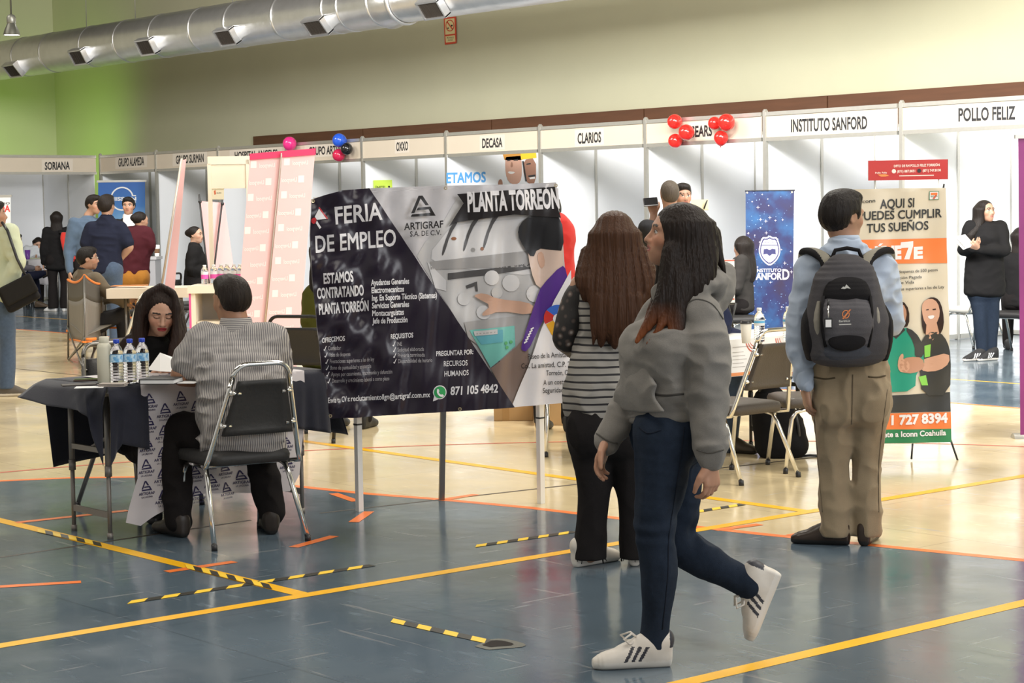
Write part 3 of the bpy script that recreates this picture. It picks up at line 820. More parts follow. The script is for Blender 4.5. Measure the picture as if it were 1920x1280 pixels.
def hand(w, d, pn, curl=.6, thumb=1, s=1., spread=.12, n=None):
    """w wrist, d direction of the fingers, pn palm normal (fingers curl towards it), thumb +-1 side"""
    d = nrm(d); pn = np.array(pn, float); pn = nrm(pn - d * (pn @ d)); sd = np.cross(d, pn)
    sd = sd * (thumb if np.isscalar(thumb) else (1 if sd @ np.array(thumb, float) >= 0 else -1)); w = np.array(w, float); P = []; kn = w + d * .085 * s
    P.append(loft([w - d * .015 * s, w + d * .03 * s, w + d * .065 * s, kn], [.026 * s, .035 * s, .040 * s, .038 * s], [.019 * s, .0165 * s, .015 * s, .012 * s], sd, pn, .014, 2.4))
    for i, L in enumerate((.074, .082, .077, .060)):
        b = kn + sd * (.029 - .0195 * i) * s - d * (.004 * abs(i - 1.3)) * s; a = 0.; p = b; pts = [b - d * .012 * s]; dd = d + sd * spread * (1.5 - i) * .35
        c = curl * (1 + .12 * i)
        for L2, ba in ((.0, 0), (.45, .35), (.31, .75), (.24, .55)):
            a += ba * c * 1.15; p = p + (nrm(dd) * cos(a) + pn * sin(a)) * L * L2 * s if L2 else p; pts.append(p)
        P.append(chain(pts, [.0092 * s, .0095 * s, .0088 * s, .0080 * s, .0066 * s], .006))
    t0 = w + d * .022 * s + sd * .026 * s; td = nrm(d * .75 + sd * .62 + pn * .25); t1 = t0 + td * .042 * s; t2 = t1 + nrm(d * .92 + sd * .15 + pn * .42) * .032 * s; t3 = t2 + nrm(d + pn * .5 - sd * .1) * .026 * s
    P.append(chain([t0, t1, t2, t3], [.0155 * s, .0125 * s, .0105 * s, .0078 * s], .010)); return P


def seg(a, b, t): a, b = np.array(a, float), np.array(b, float); return a + (b - a) * t


def limb(a, m_, b, ra, rm, rb, bulge=1.06, k=.03, k2=.5):
    """two bones a-m-b with gentle muscle bellies"""
    return [tube_s([a, seg(a, m_, .35), seg(a, m_, .75), m_, seg(m_, b, .28), seg(m_, b, .65), b], [ra, (ra * .7 + rm * .3) * bulge, (ra * .25 + rm * .75), rm, (rm * .75 + rb * .25) * bulge * 1.02, (rm * .3 + rb * .7) * 1.02, rb], k, 3)]


class Fig:
    """a person written in a frame with x = right, y = away from the camera, z = up, origin on the floor"""

    def __init__(s, name_label, px, py, cat='person', grp=None, D=None, lift=0.):
        o = G(px, py) if D is None else np.array([*PD(px, 600, D)[:2], 0.]); s.o = o; s.D = depth(o)
        s.root = thing('person', name_label, cat, (o[0], o[1], lift), YAW, grp); s.J = {}

    def j(s, px, py, dy=0.):
        p = PD(px, py, s.D + dy) - s.o; return np.array([p @ RT, p @ FW, p[2]])

    def make(s, name, prims, h, m_, **k): return sdf_obj(name, prims, h, m_, k.pop('parent', s.root), **k)


SKIN = attr_mat('skin', .48, bump=.04, bscale=500, sss=.06)


def fabric(name, col, rough=.85, noise=.12, nscale=40, bump=.25, bscale=350, sheen=None, stretch=None):
    sheen = (.12 if max(col) > .1 else .0) if sheen is None else sheen
    return mat('fabric_' + name, col, rough, noise=noise, nscale=nscale, bump=bump, bscale=bscale, sheen=sheen, stretch=stretch, spec=.5 if max(col) > .1 else .2)


def hair_mat(name, a, b_, tips=None, z0=0., z1=1., attr=False):
    M = mat('hair_' + name, a, .45, spec=.22); nt = M.node_tree; L = nt.links.new; bs = nt.nodes['Principled BSDF']; tc = nt.nodes.new('ShaderNodeTexCoord'); mp = nt.nodes.new('ShaderNodeMapping'); mp.inputs['Scale'].default_value = (1, 1, .06); L(tc.outputs['Object'], mp.inputs[0])
    n = nt.nodes.new('ShaderNodeTexNoise'); n.inputs['Scale'].default_value = 160; n.inputs['Detail'].default_value = 4; L(mp.outputs[0], n.inputs[0]); mx = nt.nodes.new('ShaderNodeMix'); mx.data_type = 'RGBA'; mx.inputs[6].default_value = (*a, 1); mx.inputs[7].default_value = (*b_, 1); L(n.outputs[0], mx.inputs[0]); out = mx.outputs[2]
    if tips is not None:
        sp = nt.nodes.new('ShaderNodeSeparateXYZ'); L(tc.outputs['Object'], sp.inputs[0]); mr = nt.nodes.new('ShaderNodeMapRange'); L(sp.outputs[2], mr.inputs[0]); mr.inputs[1].default_value = z0; mr.inputs[2].default_value = z1
        m2 = nt.nodes.new('ShaderNodeMix'); m2.data_type = 'RGBA'; L(mr.outputs[0], m2.inputs[0]); m2.inputs[6].default_value = (*tips, 1); L(out, m2.inputs[7]); out = m2.outputs[2]
    if attr:
        at = nt.nodes.new('ShaderNodeAttribute'); at.attribute_name = 'Col'; m3 = nt.nodes.new('ShaderNodeMix'); m3.data_type = 'RGBA'; m3.inputs[7].default_value = (.26, .075, .022, 1); L(at.outputs['Fac'], m3.inputs[0]); L(out, m3.inputs[6]); out = m3.outputs[2]
    L(out, bs.inputs['Base Color']); bp = nt.nodes.new('ShaderNodeBump'); bp.inputs['Strength'].default_value = .6; bp.inputs['Distance'].default_value = .01; L(n.outputs[0], bp.inputs['Height']); L(bp.outputs[0], bs.inputs['Normal']); return M


HBLACK = hair_mat('black', (.006, .005, .005), (.022, .016, .013))


def strands(c, amp=.004, n=46, n2=17):
    """vertical locks around the axis through c"""
    c = A3(c)

    def f(P): t = np.arctan2(P[:, 1] - c[1], P[:, 0] - c[0]); return (amp * (.6 * np.sin(n * t + 3 * np.sin(P[:, 2] * 9)) + .7 * np.sin(n2 * t + 2 * np.sin(P[:, 2] * 5 + 1)))).astype(F32)
    return f


def shoe(a, toe, up=(0, 0, 1), L=.26, w=.045, hh=.10, sole=.022):
    """a = point on the sole under the heel, toe = direction; returns prims and a frame"""
    f = np.array(toe, float); u = np.array(up, float); f = nrm(f - u * (f @ u)); u = nrm(u); l = np.cross(f, u); a = np.array(a, float); p = lambda x, y, z: a + l * x + f * y + u * z
    P = [loft([p(0, .0, .5 * hh), p(0, .05, .52 * hh), p(0, .11, .46 * hh), p(0, .17, .34 * hh), p(0, L - .04, .26 * hh), p(0, L - .012, .2 * hh)], [w * .68, w * .78, w * .86, w * .98, w * .88, w * .5], [hh * .52, hh * .56, hh * .48, hh * .36, hh * .28, hh * .18], l, u, .02, 2.3),
         chain([p(0, .035, hh * .9), p(0, .06, hh * .75)], [w * .78, w * .8], .03), chain([p(0, .09, hh * .92), p(0, .125, hh * .72), p(0, .155, hh * .60)], [.018, .02, .018], .015)]
    return P, (a, l, f, u, p)


def seam(F, obj, pts, r, name, m_, lift=.001):
    """a stitched line lying on the surface of a garment"""
    from mathutils.bvhtree import BVHTree
    me = obj.data; b = BVHTree.FromPolygons([v.co[:] for v in me.vertices], [p.vertices[:] for p in me.polygons]); c = CAM - F.o; c = Vector((c @ RT, c @ FW, c[2])); out = []
    P, _ = spline([(*p, 0) for p in pts], [0] * len(pts), 5)
    for p in P:
        d = ray(p[0], p[1]); d = Vector((d @ RT, d @ FW, d[2])).normalized(); h = b.ray_cast(c, d)
        if h[0] is not None: out.append(h[0] - d * lift)
    if len(out) > 1: MB().tube(out, r, 6).build(name, m_, obj)


# ============================================================ FURNITURE AND DISPLAYS
def arcpts(c, r, a0, a1, n, ex, ey):
    return [Vector(c) + Vector(ex) * (r * cos(a0 + (a1 - a0) * i / n)) + Vector(ey) * (r * sin(a0 + (a1 - a0) * i / n)) for i in range(n + 1)]


def make_chair(vinyl, metal, lab, loc, face, grp='stacking banquet chairs round the stands', wedge=.6):
    """stacking banquet chair; sitter looks along +y"""
    T = thing('banquet_chair', lab, 'chair', loc, face, grp)

    def bp(x, z): return (x, -.20 - .13 * (z - .40) / .5, z)
    # bent tube of the back
    pts = [bp(-.235, .40), bp(-.225, .44)]; wt, zt, rr = .235 * wedge, .90, .07
    L = []
    for a in np.linspace(0, 1, 8): L.append((-.225 + (.225 - wt) * a, .44 + (zt - rr - .44) * a))
    for a in np.linspace(pi, pi / 2, 6): L.append((-wt + rr + rr * cos(a), zt - rr + rr * sin(a)))
    L += [(-x, z) for x, z in L[::-1]]
    fr = MB().tube([(-.20, -.10, .385)] + [bp(-.235, .40)] + [bp(x, z) for x, z in L] + [bp(.235, .40)] + [(.20, -.10, .385)], .0125, 10)
    bf = fr.build('back_frame', metal, T)
    # padded back panel
    P = []; n = 10
    for j in range(n + 1):
        t = j / n; z = .55 + .27 * t; hw = (.225 + (wt - .225) * (z - .44) / (zt - rr - .44)) - .028; row = []
        for i in range(9): u = -1 + i / 4; row.append(Vector(bp(u * hw, z)) + Vector((0, .022 * (1 - u ** 4) * (1 - (2 * t - 1) ** 4), 0)))
        P.append(row)
    Q = [[p - Vector((0, .03, 0)) for p in r] for r in P]
    mb = MB().grid(P).grid(Q, flip=True); m_ = len(P[0]); o_ = len(P) * m_; ring = [j * m_ for j in range(n + 1)] + [n * m_ + i for i in range(1, m_)] + [j * m_ + m_ - 1 for j in range(n - 1, -1, -1)] + [i for i in range(m_ - 2, 0, -1)]
    for k in range(len(ring)): a, b = ring[k], ring[(k + 1) % len(ring)]; mb.f.append([a, b, o_ + b, o_ + a]); mb.m.append(0); mb.smooth.append(False)
    mb.build('back_panel', vinyl, T)
    for z in (.60, .76):
        hw = .225 + (wt - .225) * (z - .44) / (zt - rr - .44)
        for s in (-1, 1): MB().tube([Vector(bp(s * hw, z)) + Vector((0, -.012, 0)), Vector(bp(s * (hw - .055), z)) + Vector((0, -.017, 0))], .011, 8).build('bracket', metal, bf)
    
    # seat
    outl = []
    for cx, cy, a in ((.17, .17, 0), (-.17, .17, pi / 2), (-.15, -.15, pi), (.15, -.15, 3 * pi / 2)):
        for k in range(5): outl.append((cx + .05 * cos(a + k * pi / 8), cy + .05 * sin(a + k * pi / 8)))
    mb = MB(); rings = []
    for z, sc in ((.395, .93), (.40, 1.), (.43, 1.02), (.452, .98), (.462, .85), (.466, .5)): rings.append([(x * sc, y * sc, z) for x, y in outl])
    mb.grid([r + [r[0]] for r in rings]); mb.add(rings[-1], [list(range(20))], 0, True); mb.add(rings[0], [list(range(20))[::-1]])
    mb.build('seat', vinyl, T)
    for s in (-1, 1):
        lg = MB().tube([(s * .19, .06, .385), (s * .195, -.07, .385), (s * .20, -.115, .372), (s * .205, -.14, .33), (s * .235, -.275, .012)], .0125, 10).build('leg', metal, T); MB().tube([(s * .235, -.275, 0), (s * .2345, -.272, .03)], .015, 8).build('foot_cap', BLACKP, lg)
        lg = MB().tube([(s * .19, -.02, .385), (s * .192, .10, .385), (s * .195, .15, .372), (s * .197, .175, .33), (s * .205, .215, .012)], .0125, 10).build('leg', metal, T); MB().tube([(s * .205, .215, 0), (s * .2045, .213, .03)], .015, 8).build('foot_cap', BLACKP, lg)
    mb = MB()
    mb.tube([(-.19, .08, .383), (.19, .08, .383)], .01, 8); mb.tube([(-.19, -.06, .383), (.19, -.06, .383)], .01, 8); mb.build('seat_rail', metal, T)
    T.scale = (1, 1, .945)
    return T


GREYTUBE = mat('grey_tube', (.20, .19, .175), .35, .8)
BLKTUBE = mat('black_tube', (.03, .03, .03), .35, .5)
FACE_MX = pi / 2          # looking along -x
chair_man = make_chair(mat('near_black_vinyl', (.028, .027, .026), .55, bump=.1), CHROME, 'chrome and black chair under the man in the striped shirt', (-7.93, 4.98, 0), FACE_MX - .16)
chair_r = make_chair(GREYV, CHROME, 'empty chrome chair with olive grey padding at the right table, back towards us', (-7.69, 8.14, 0), FACE_MX)
c2 = make_chair(GREYV, CHROME, 'second chrome chair at the right table, half hidden behind the man with backpack', (*PD(1522, 700, 11.45)[:2], 0), YAW + pi / 2 + .12)
c3 = make_chair(BLACKV, GREYTUBE, 'black chair carrying the long haired woman in black behind the navy table', (-9.17, 5.19, 0), -FACE_MX + .15)
p = PD(233, 600, 17.6); c4 = make_chair(GREYV, mat('cream_tube', (.66, .62, .52), .3, .3), 'cream framed grey chair just behind the long haired woman', (*p[:2], 0), YAW + 1.0)
p = PD(594, 600, 13.4); c5 = make_chair(BLACKV, BLKTUBE, 'all black chair half behind the left edge of the job banner', (*p[:2], 0), YAW - .35, wedge=.85)
p = PD(368, 470, 24.3); c6 = make_chair(BLACKV, GREYTUBE, 'chair under the seated woman in black beside the pink display', (p[0], p[1], 0), YAW - pi / 2)
p = PD(480, 510, 25.5); c7 = make_chair(BLACKV, GREYTUBE, 'black chair peeping out left of the two pink panels', (p[0], p[1], 0), YAW + .6)
p = PD(285, 520, 23.5); c8 = make_chair(BLACKV, BLKTUBE, 'dark folding style chair right of the mustard trousers', (p[0], p[1], 0), YAW + 1.2)
p = PD(1905, 600, 20.0); c9 = make_chair(BLACKV, CHROME, 'chrome chair behind the standing woman in black at right', (p[0], p[1], 0), YAW + 2.3)
p = PD(1824, 600, 21.0); c10 = make_chair(mat('pale_vinyl', (.55, .54, .50), .5), CHROME, 'pale chair left of the standing woman in black', (p[0], p[1], 0), YAW + .5)
p = PD(1078, 600, 15.6); c11 = make_chair(BLACKV, CHROME, 'black chair seen between the job banner and the brown haired woman', (p[0], p[1], 0), YAW + .2)
p = PD(1382, 560, 19.9); c12 = make_chair(BLACKV, CHROME, 'chair of the person hidden by the starry blue banner', (p[0], p[1], 0), YAW - pi / 2 + .3)
p = PD(1083, 850, 12.45); c13 = make_chair(GREYV, CHROME, 'chair whose single leg shows left of the black flared trousers', (*p[:2], 0), YAW + .1)
p = PD(34, 560, 33.4); c14 = make_chair(BLACKV, GREYTUBE, 'chair of the man stretching his leg at the far left table', (p[0], p[1], 0), YAW - pi / 2)


# ---------------------------------------------------------------- the navy table
def folding_table(x0, x1, y0, y1, z, lab, legm, topm, rz=0., iy=.19):
    T = thing('folding_table', lab, 'table', ((x0 + x1) / 2, (y0 + y1) / 2, 0), rz); hx, hy = (x1 - x0) / 2, (y1 - y0) / 2
    MB().box((0, 0, z - .018), (2 * hx, 2 * hy, .034)).build('tabletop', topm, T, bevel=.006)
    MB().box((0, 0, z - .05), (2 * hx - .08, 2 * hy - .12, .03)).build('apron', legm, T)
    for sy in (-1, 1):
        for sx in (-1, 1):
            x, y = sx * (hx - .12), sy * (hy - iy)
            mb = MB().tube([(x, y, z - .06), (x, y, .30)], .0145, 10); mb.tube([(x, y, .34), (x, y, .0)], .0105, 10); mb.tube([(x, y, .30), (x, y, .35)], .017, 10); mb.tube([(x, y, 0), (x, y, .03)], .0145, 10)
            mb.build('leg', legm, T)
        MB().box((0, sy * (hy - iy), .115), (2 * (hx - .12), .012, .03)).build('crossbar', legm, T)
        MB().tube([(0, sy * (hy - iy), .42), (0, sy * (hy - .62), z - .055)], .009, 8).build('brace', legm, T); MB().box((0, sy * (hy - iy), .42), (2 * (hx - .12), .016, .025)).build('crossbar', legm, T)
    return T


TX0, TX1, TY0, TY1, TZ = -8.82, -8.22, 4.47, 5.68, .74
folding_table(TX0, TX1, TY0, TY1, TZ, 'folding table with grey metal legs under the navy cloth', mat('table_leg_grey', (.24, .22, .20), .45, .5), mat('table_top', (.5, .48, .44), .5), iy=.055)
NAVY = mat('navy_cloth', (.012, .013, .024), .85, noise=.25, nscale=30, sheen=.25, bump=.1, bscale=200)


def flap(mb, top, bot, amp, nrm, n=36, k=14, seed=0., mi=0):
    """cloth hanging from the polyline top to the polyline bot (equal parameters), waving along nrm"""
    def at(pl, t):
        t = t * (len(pl) - 1); i = min(int(t), len(pl) - 2); f = t - i; return np.array(pl[i]) * (1 - f) + np.array(pl[i + 1]) * f
    P = []
    for i in range(n + 1):
        t = i / n; a, b = at(top, t), at(bot, t); row = []
        for j in range(k + 1):
            s = j / k; q = a + (b - a) * s; wv = amp * (s ** .8) * (sin(9 * t + seed) + .5 * sin(21 * t + 2 * seed)) + .03 * (sin(pi * min(1, s * 3) / 2))
            row.append(tuple(q + np.array(nrm) * wv))
        P.append(row)
    mb.grid(P, mi)


cl = MB(); z = TZ + .003; e = .006
cl.grid([[(TX0 - e + (TX1 - TX0 + 2 * e) * i / 8, TY0 - e + (TY1 - TY0 + 2 * e) * j / 16, z + .001 * sin(7 * i + 5 * j)) for j in range(17)] for i in range(9)])
q1, q2 = PX(108, 877, TX0 - .05), PX(245, 845, TX0 - .05)
flap(cl, [(TX0 - e, TY0 - .01, z), (TX0 - e, TY1, z)], [(TX0 - .05, q1[1], q1[2]), (TX0 - .05, q2[1], q2[2]), (TX0 - .05, 5.2, .42), (TX0 - .03, TY1 + .05, .42)], .018, (-1, 0, 0), seed=.4)
flap(cl, [(TX0 - e, TY0 - e, z), (TX1 + e, TY0 - e, z)], [(TX0 - .05, TY0 - .10, .66), (-8.6, TY0 - .085, .635), (-8.35, TY0 - .06, .625), (TX1 - .04, TY0 - .05, .60), (TX1 + .01, TY0 - .02, .37)], .008, (0, -1, 0), seed=1.2)
flap(cl, [(TX1 + e, TY0 - e, z), (TX1 + e, 4.66, z)], [(TX1 + .012, TY0 - .02, .37), (TX1 + .015, TY0 + .04, .47), (TX1 + .016, 4.66, .43)], .006, (1, 0, 0), seed=2.)
flap(cl, [(TX1 + e, 5.48, z), (TX1 + e, TY1, z)], [(TX1 + .012, 5.45, .47), (TX1 + .02, TY1 + .02, .42)], .008, (1, 0, 0), seed=1.)
flap(cl, [(TX1 + e, TY1 + e, z), (TX0 - e, TY1 + e, z)], [(TX1 + .03, TY1 + .10, .40), (TX0, TY1 + .08, .42)], .012, (0, 1, 0), seed=.2)
o = cl.build('tablecloth', NAVY, recalc=False, solid=.003); recenter(tag(o, 'plain navy cloth draped over the front table and hanging at both ends', 'tablecloth'))

# white runner with printed triangles
RUNW = mat('runner_white', (.60, .555, .56), .65, sheen=.1); LOGOV = print_mat('logo_violet', (.030, .024, .085))
RX = TX1 + .020


def runner(u, v, l):     # u = hall y, v = distance down from the table edge (negative: lying on top)
    if v < 0: return (RX - .012 + v + l * 0, u, TZ + .008 + l)
    s = min(1, v / .6); wv = .014 * s * sin(u * 13 + 1.) + .009 * s * sin(u * 29) - .03 * s ** 2
    return (RX + wv + l + .015 * sin(min(v, .1) / .1 * pi / 2), u + .03 * s * sin(v * 5 + u * 2), TZ + .006 - v)


def logo(a, cx, cy, w_, m_, txt='ARTIGRAF', sub=None, shear=0., tm=None):
    h = w_ * .82; f = lambda x, y: (cx + (x - .5) * w_, cy + (y - .5) * h + shear * (x - .5) * w_)
    a.poly([f(*q) for q in [(.02, .83), (.32, 0), (.48, 0), (.74, .48), (.60, .48), (.40, .14), (.15, .83)]], m_)
    a.poly([f(*q) for q in [(.29, .57), (.80, .55), (1, 1), (0, 1), (.05, .88), (.80, .85), (.73, .68), (.23, .70)]], m_)
    if txt: a.text(txt, f(-.28, 1.42), f(1.22, 1.42), h * .28, tm or m_, .02)
    if sub: a.text(sub, f(-.02, 1.74), f(1.02, 1.74), h * .19, tm or m_, .01)


a = Art(lambda u, v, l: runner(u, v, l * 3), .025)
y0, y1 = 4.63, 5.56
a.poly([(y0 + .0, -.56), (y1, -.56), (y1, 0), (y1 - .01, .3), (y1 - .06, .52), (y1 - .13, .60), (5.2, .585), (4.95, .56), (4.8, .60), (4.62, .68), (4.55, .655), (y0 - .005, .45), (y0 - .01, .25), (y0 - .0, 0)], RUNW); a.up()
for r in range(-4, 7):
    for c in range(0, 11):
        u = 4.675 + c * .084; v = .075 + r * .104 + (.052 if c % 2 else 0)
        if v > .545 or u > y1 - .05 or (v < .035 and v > -.10): continue
        if v > .50 and u > y1 - .2: continue
        logo(a, u, v, .058, LOGOV, 'ARTIGRAF', 'LA LAGUNA')
o = a.build('table_runner'); recenter(tag(o, 'white runner printed with violet triangle emblems hanging over the navy cloth', 'table runner'))

# things on the navy table
ZT = TZ + .010


def on(px, py, z): return G(px, py, z)


p = on(197, 718, ZT + .002); T = thing('water_flask', 'tall cream insulated flask at the left of the water bottles', 'bottle', p); CRF = mat('cream_flask', (.66, .63, .50), .42)
MB().lathe([(.0, 0), (.030, .001), (.034, .006), (.034, .165), (.031, .180), (.022, .190)], n=28, cap=False).build('body', CRF, T)
MB().lathe([(.0215, .187), (.023, .190), (.023, .216), (.020, .219), (0, .2195)], n=28, cap=False).build('cap', CRF, T)
PET = mat('clear_pet', (.93, .96, .98), .06, trans=1., ior=1.33); BCAP = mat('blue_cap', (.02, .06, .48), .35); PINK = mat('pink_label', (.80, .10, .42), .5); WCAP = mat('white_cap', (.85, .85, .84), .4)


def label_mat(name, a, b_, sc):
    M = mat(name, a, .35, alpha=1.); nt = M.node_tree; n = nt.nodes.new('ShaderNodeTexNoise'); n.inputs['Scale'].default_value = sc; tc = nt.nodes.new('ShaderNodeTexCoord'); nt.links.new(tc.outputs['Object'], n.inputs[0])
    r = nt.nodes.new('ShaderNodeValToRGB'); r.color_ramp.elements[0].color = (*a, 1); r.color_ramp.elements[1].color = (*b_, 1); r.color_ramp.elements[0].position = .45; r.color_ramp.elements[1].position = .55
    nt.links.new(n.outputs[0], r.inputs[0]); nt.links.new(r.outputs[0], nt.nodes['Principled BSDF'].inputs['Base Color']); return M


BLAB_ = label_mat('blue_wave_label', (.16, .42, .72), (.55, .75, .88), 40); WLAB = label_mat('white_blue_label', (.75, .78, .80), (.80, .82, .82), 30)


def water_bottle(p, lab, capm, labm, h=.205, grp=None, band=None, r=.031):
    T = thing('water_bottle', lab, 'bottle', p, 0, grp); k = h / .205
    pr = [(0, .002), (r * .8, 0), (r * .98, .006)]
    for i in range(6): z = .015 + i * .0135; pr += [(r, z), (r * .94, z + .006), (r, z + .0115)]
    pr += [(r * .99, .098), (r * .99, .135), (r, .14), (r * .86, .160), (r * .5, .178), (r * .40, .183), (r * .40, .190)]
    MB().lathe([(a, b * k) for a, b in pr], n=24, cap=False).build('body', PET, T)
    lb = [(r * 1.012, .099 * k), (r * 1.012, .134 * k)]; MB().lathe(lb, n=24, cap=False).build('paper_label', labm, T)
    if band: MB().lathe([(r * 1.02, band[0] * k), (r * 1.02, band[1] * k)], n=24, cap=False).build('label_band', band[2], T)
    MB().lathe([(r * .45, .186 * k), (r * .47, .187 * k), (r * .47, .203 * k), (r * .42, .205 * k), (0, .205 * k)], n=20, cap=False).build('cap', capm, T)
    return T


for px, py, t in [(220, 718, 'leftmost of the three blue capped water bottles'), (245, 717, 'middle one of the three blue capped water bottles'), (268, 715, 'rightmost of the three blue capped water bottles')]:
    water_bottle(on(px, py, ZT + .002), t, BCAP, BLAB_, .206, 'blue capped bottles on the front table')


def slab(name, px, py, size, rz, m_, lab, cat, z=None, bevel=.003):
    p = on(px, py, ZT if z is None else z); T = MB().box((0, 0, size[2] / 2), size).build(name, m_, None, bevel=bevel); T.location = Vector(p.tolist()); T.rotation_euler.z = rz; tag(T, lab, cat); return T


slab('folder', 148, 722, (.16, .10, .006), YAW + .3, mat('dark_leather', (.03, .022, .018), .5), 'thin dark folder at the left table end', 'folder')
p = on(167, 714, ZT + .008); T = thing('smartphone', 'dark phone lying on the folder left of the cream flask', 'phone', p, YAW + .2)
MB().box((0, 0, .005), (.145, .07, .009)).build('body', mat('phone_brown', (.06, .035, .025), .4), T, bevel=.004); MB().box((0, 0, .0102), (.135, .062, .001)).build('screen', mat('glass_black', (.01, .01, .012), .1), T)
slab('paper_sheet', 168, 726, (.13, .09, .002), YAW + .1, PAPER, 'pale sheet of paper at the left end of the navy table', 'paper', ZT + .0006, 0)
mbp = MB()
for k in range(7): mbp.box((.004 * sin(k * 2.1), .004 * cos(k * 1.7), .0022 * k + .001), (.12, .075, .002), .12 * sin(k))
o = mbp.build('card_stack', mat('card_grey', (.42, .37, .33), .6, noise=.3, nscale=60)); o.location = Vector(on(212, 724, ZT).tolist()); o.rotation_euler.z = YAW; tag(o, 'messy stack of small printed cards in front of the bottles', 'cards')
p = on(306, 717, ZT); T = thing('planner', 'thick dark grey planner beside the man\'s forearm', 'notebook', p, YAW - .12)
MB().box((0, 0, .012), (.16, .20, .018)).build('pages', PAPER, T); DG = mat('planner_cover', (.045, .045, .045), .5, bump=.2)
mb = MB().box((0, 0, .023), (.17, .21, .004)); mb.box((0, 0, .002), (.17, .21, .004)); mb.box((-.084, 0, .0125), (.004, .21, .024)); mb.build('cover', DG, T, bevel=.002)
slab('paper_sheet', 352, 716, (.12, .16, .003), YAW - .2, PAPER, 'white sheet under the man\'s forearm', 'paper', None, 0)

# ---------------------------------------------------------------- the job banner on its frame
BA, BB = np.array([-8.16, 5.86, 0]), np.array([-7.69, 6.69, 0]); bd = (BB - BA) / np.linalg.norm(BB - BA); bn = np.array([bd[1], -bd[0], 0.])   # towards us
WTUBE = mat('white_painted_tube', (.84, .83, .80), .4)
T = wthing('banner_stand', 'white square tube stand carrying the job fair banner', 'stand', (*((BA + BB) / 2)[:2], 0))
off = -bn * .035


def sqtube(mb, a, b_, w_=.03):
    a, b_ = np.array(a), np.array(b_); d = b_ - a; L = np.linalg.norm(d); q = Vector(d.tolist()).to_track_quat('Z', 'Y').to_matrix(); mb.box((a + b_) / 2, (w_, w_, L), M=q)


for a_, lab in ((BA, 0), (BB, 0)):
    mb = MB(); sqtube(mb, a_ + off, a_ + off + [0, 0, 1.62]); o = mb.build('leg', WTUBE, T); mb = MB(); c_ = a_ + off; mb.box((c_[0], c_[1], .45), (.034, .034, .008)); mb.build('joint', INK, o)
mb = MB(); e0 = G(828, 937); sqtube(mb, e0, (BA * .5 + BB * .5) + off + [0, 0, 1.45], .028); mb.build('rear_leg', GREYTUBE, T)
mb = MB(); sqtube(mb, BA - bd * .2 + off + [0, 0, 1.60], BB + bd * .10 + off + [0, 0, 1.60]); sqtube(mb, BA - bd * .1 + off + [0, 0, .62], BB + bd * .05 + off + [0, 0, .62]); mb.build('crossbar', WTUBE, T)


def bmap(px, py, l):
    p = PPL(px, py, BA, bn); s = float((p - BA) @ bd); z = p[2]
    left = max(0, min(1, (.35 - s) / .5))
    wv = .006 * sin(s * 34 + z * 3) + .004 * sin(s * 61 - z * 9 + 1) + .005 * sin(z * 17 + s * 8)
    wv += left * (.011 * sin(z * 29 + s * 20) + .006 * sin(z * 47 - s * 41 + 2))
    wv += .012 * max(0, sin((s - 1.02) * 9)) * max(0, (s - .9)) * 6
    wv += max(0, s - .95) * .18 * abs(sin(z * 4))
    return tuple(p + bn * (.022 + wv + l))


def pmat(n, c, r=.32): return print_mat(n, c, r)


BK, LG, WHP, AUB = pmat('banner_aubergine', (.016, .010, .022), .28), pmat('banner_grey_white', (.60, .58, .60), .4), pmat('banner_white', (.82, .80, .82), .4), pmat('banner_black', (.010, .007, .008), .3)
TW = pmat('banner_lettering', (.80, .78, .80), .4)
a = Art(lambda u, v, l: bmap(u, v, l * 3.6), 8.)
top = [(583, 374), (610, 365), (640, 357), (690, 353), (830, 348), (940, 346), (1041, 342)]; rgt = [(1046, 400), (1052, 450), (1057, 520), (1062, 600), (1064, 680), (1066, 752)]
botm = [(960, 762), (850, 769), (730, 776), (614, 783)]; lef = [(606, 740), (598, 660), (590, 580), (582, 500), (580, 440)]
a.poly(top + rgt + botm + lef, LG); a.up()
# printed photograph: press drums, hands, man seen from behind
S1, S2, S3, S4 = pmat('photo_light', (.56, .55, .55)), pmat('photo_mid', (.36, .35, .35)), pmat('photo_dark', (.085, .082, .085)), pmat('photo_white', (.70, .69, .70))
SK, SK2, HR, PU, TE, TE2, BR, RU = pmat('photo_skin', (.60, .37, .27)), pmat('photo_skin_pale', (.66, .50, .42)), pmat('photo_hair', (.010, .010, .013)), pmat('photo_purple', (.085, .025, .24)), pmat('photo_teal', (.18, .52, .46)), pmat('photo_blue_teal', (.13, .42, .50)), pmat('photo_brown', (.24, .17, .14)), pmat('photo_rust', (.30, .12, .05))
a.poly([(858, 368), (1040, 350), (1050, 460), (1057, 560), (985, 700), (955, 758), (780, 480), (795, 455), (830, 415)], S1); a.up()
a.poly([(835, 435), (850, 420), (1040, 405), (1050, 470), (1030, 520), (830, 500), (800, 480)], S4, 1); a.up()
for x, y in ((838, 418), (878, 410), (915, 405)):
    a.poly([(x + 8, y), (x + 22, y - 6), (x + 4, y + 22), (x - 7, y + 58), (x - 12, y + 62), (x - 8, y + 40)], S3, 1)
a.poly([(806, 490), (985, 470), (1030, 490), (1030, 505), (985, 500), (806, 505)], S2); a.poly([(838, 512), (940, 500), (1000, 492), (1000, 502), (940, 512), (838, 524)], S3)
a.poly([(872, 535), (893, 527), (895, 546), (891, 546), (889, 536), (874, 541)], S3); a.circ((849, 447), 5, RU, ry=3); a.circ((902, 466), 3.4, RU); a.circ((885, 468), 4, S2)
a.poly([(800, 490), (835, 525), (835, 545), (815, 540)], S4); a.up()
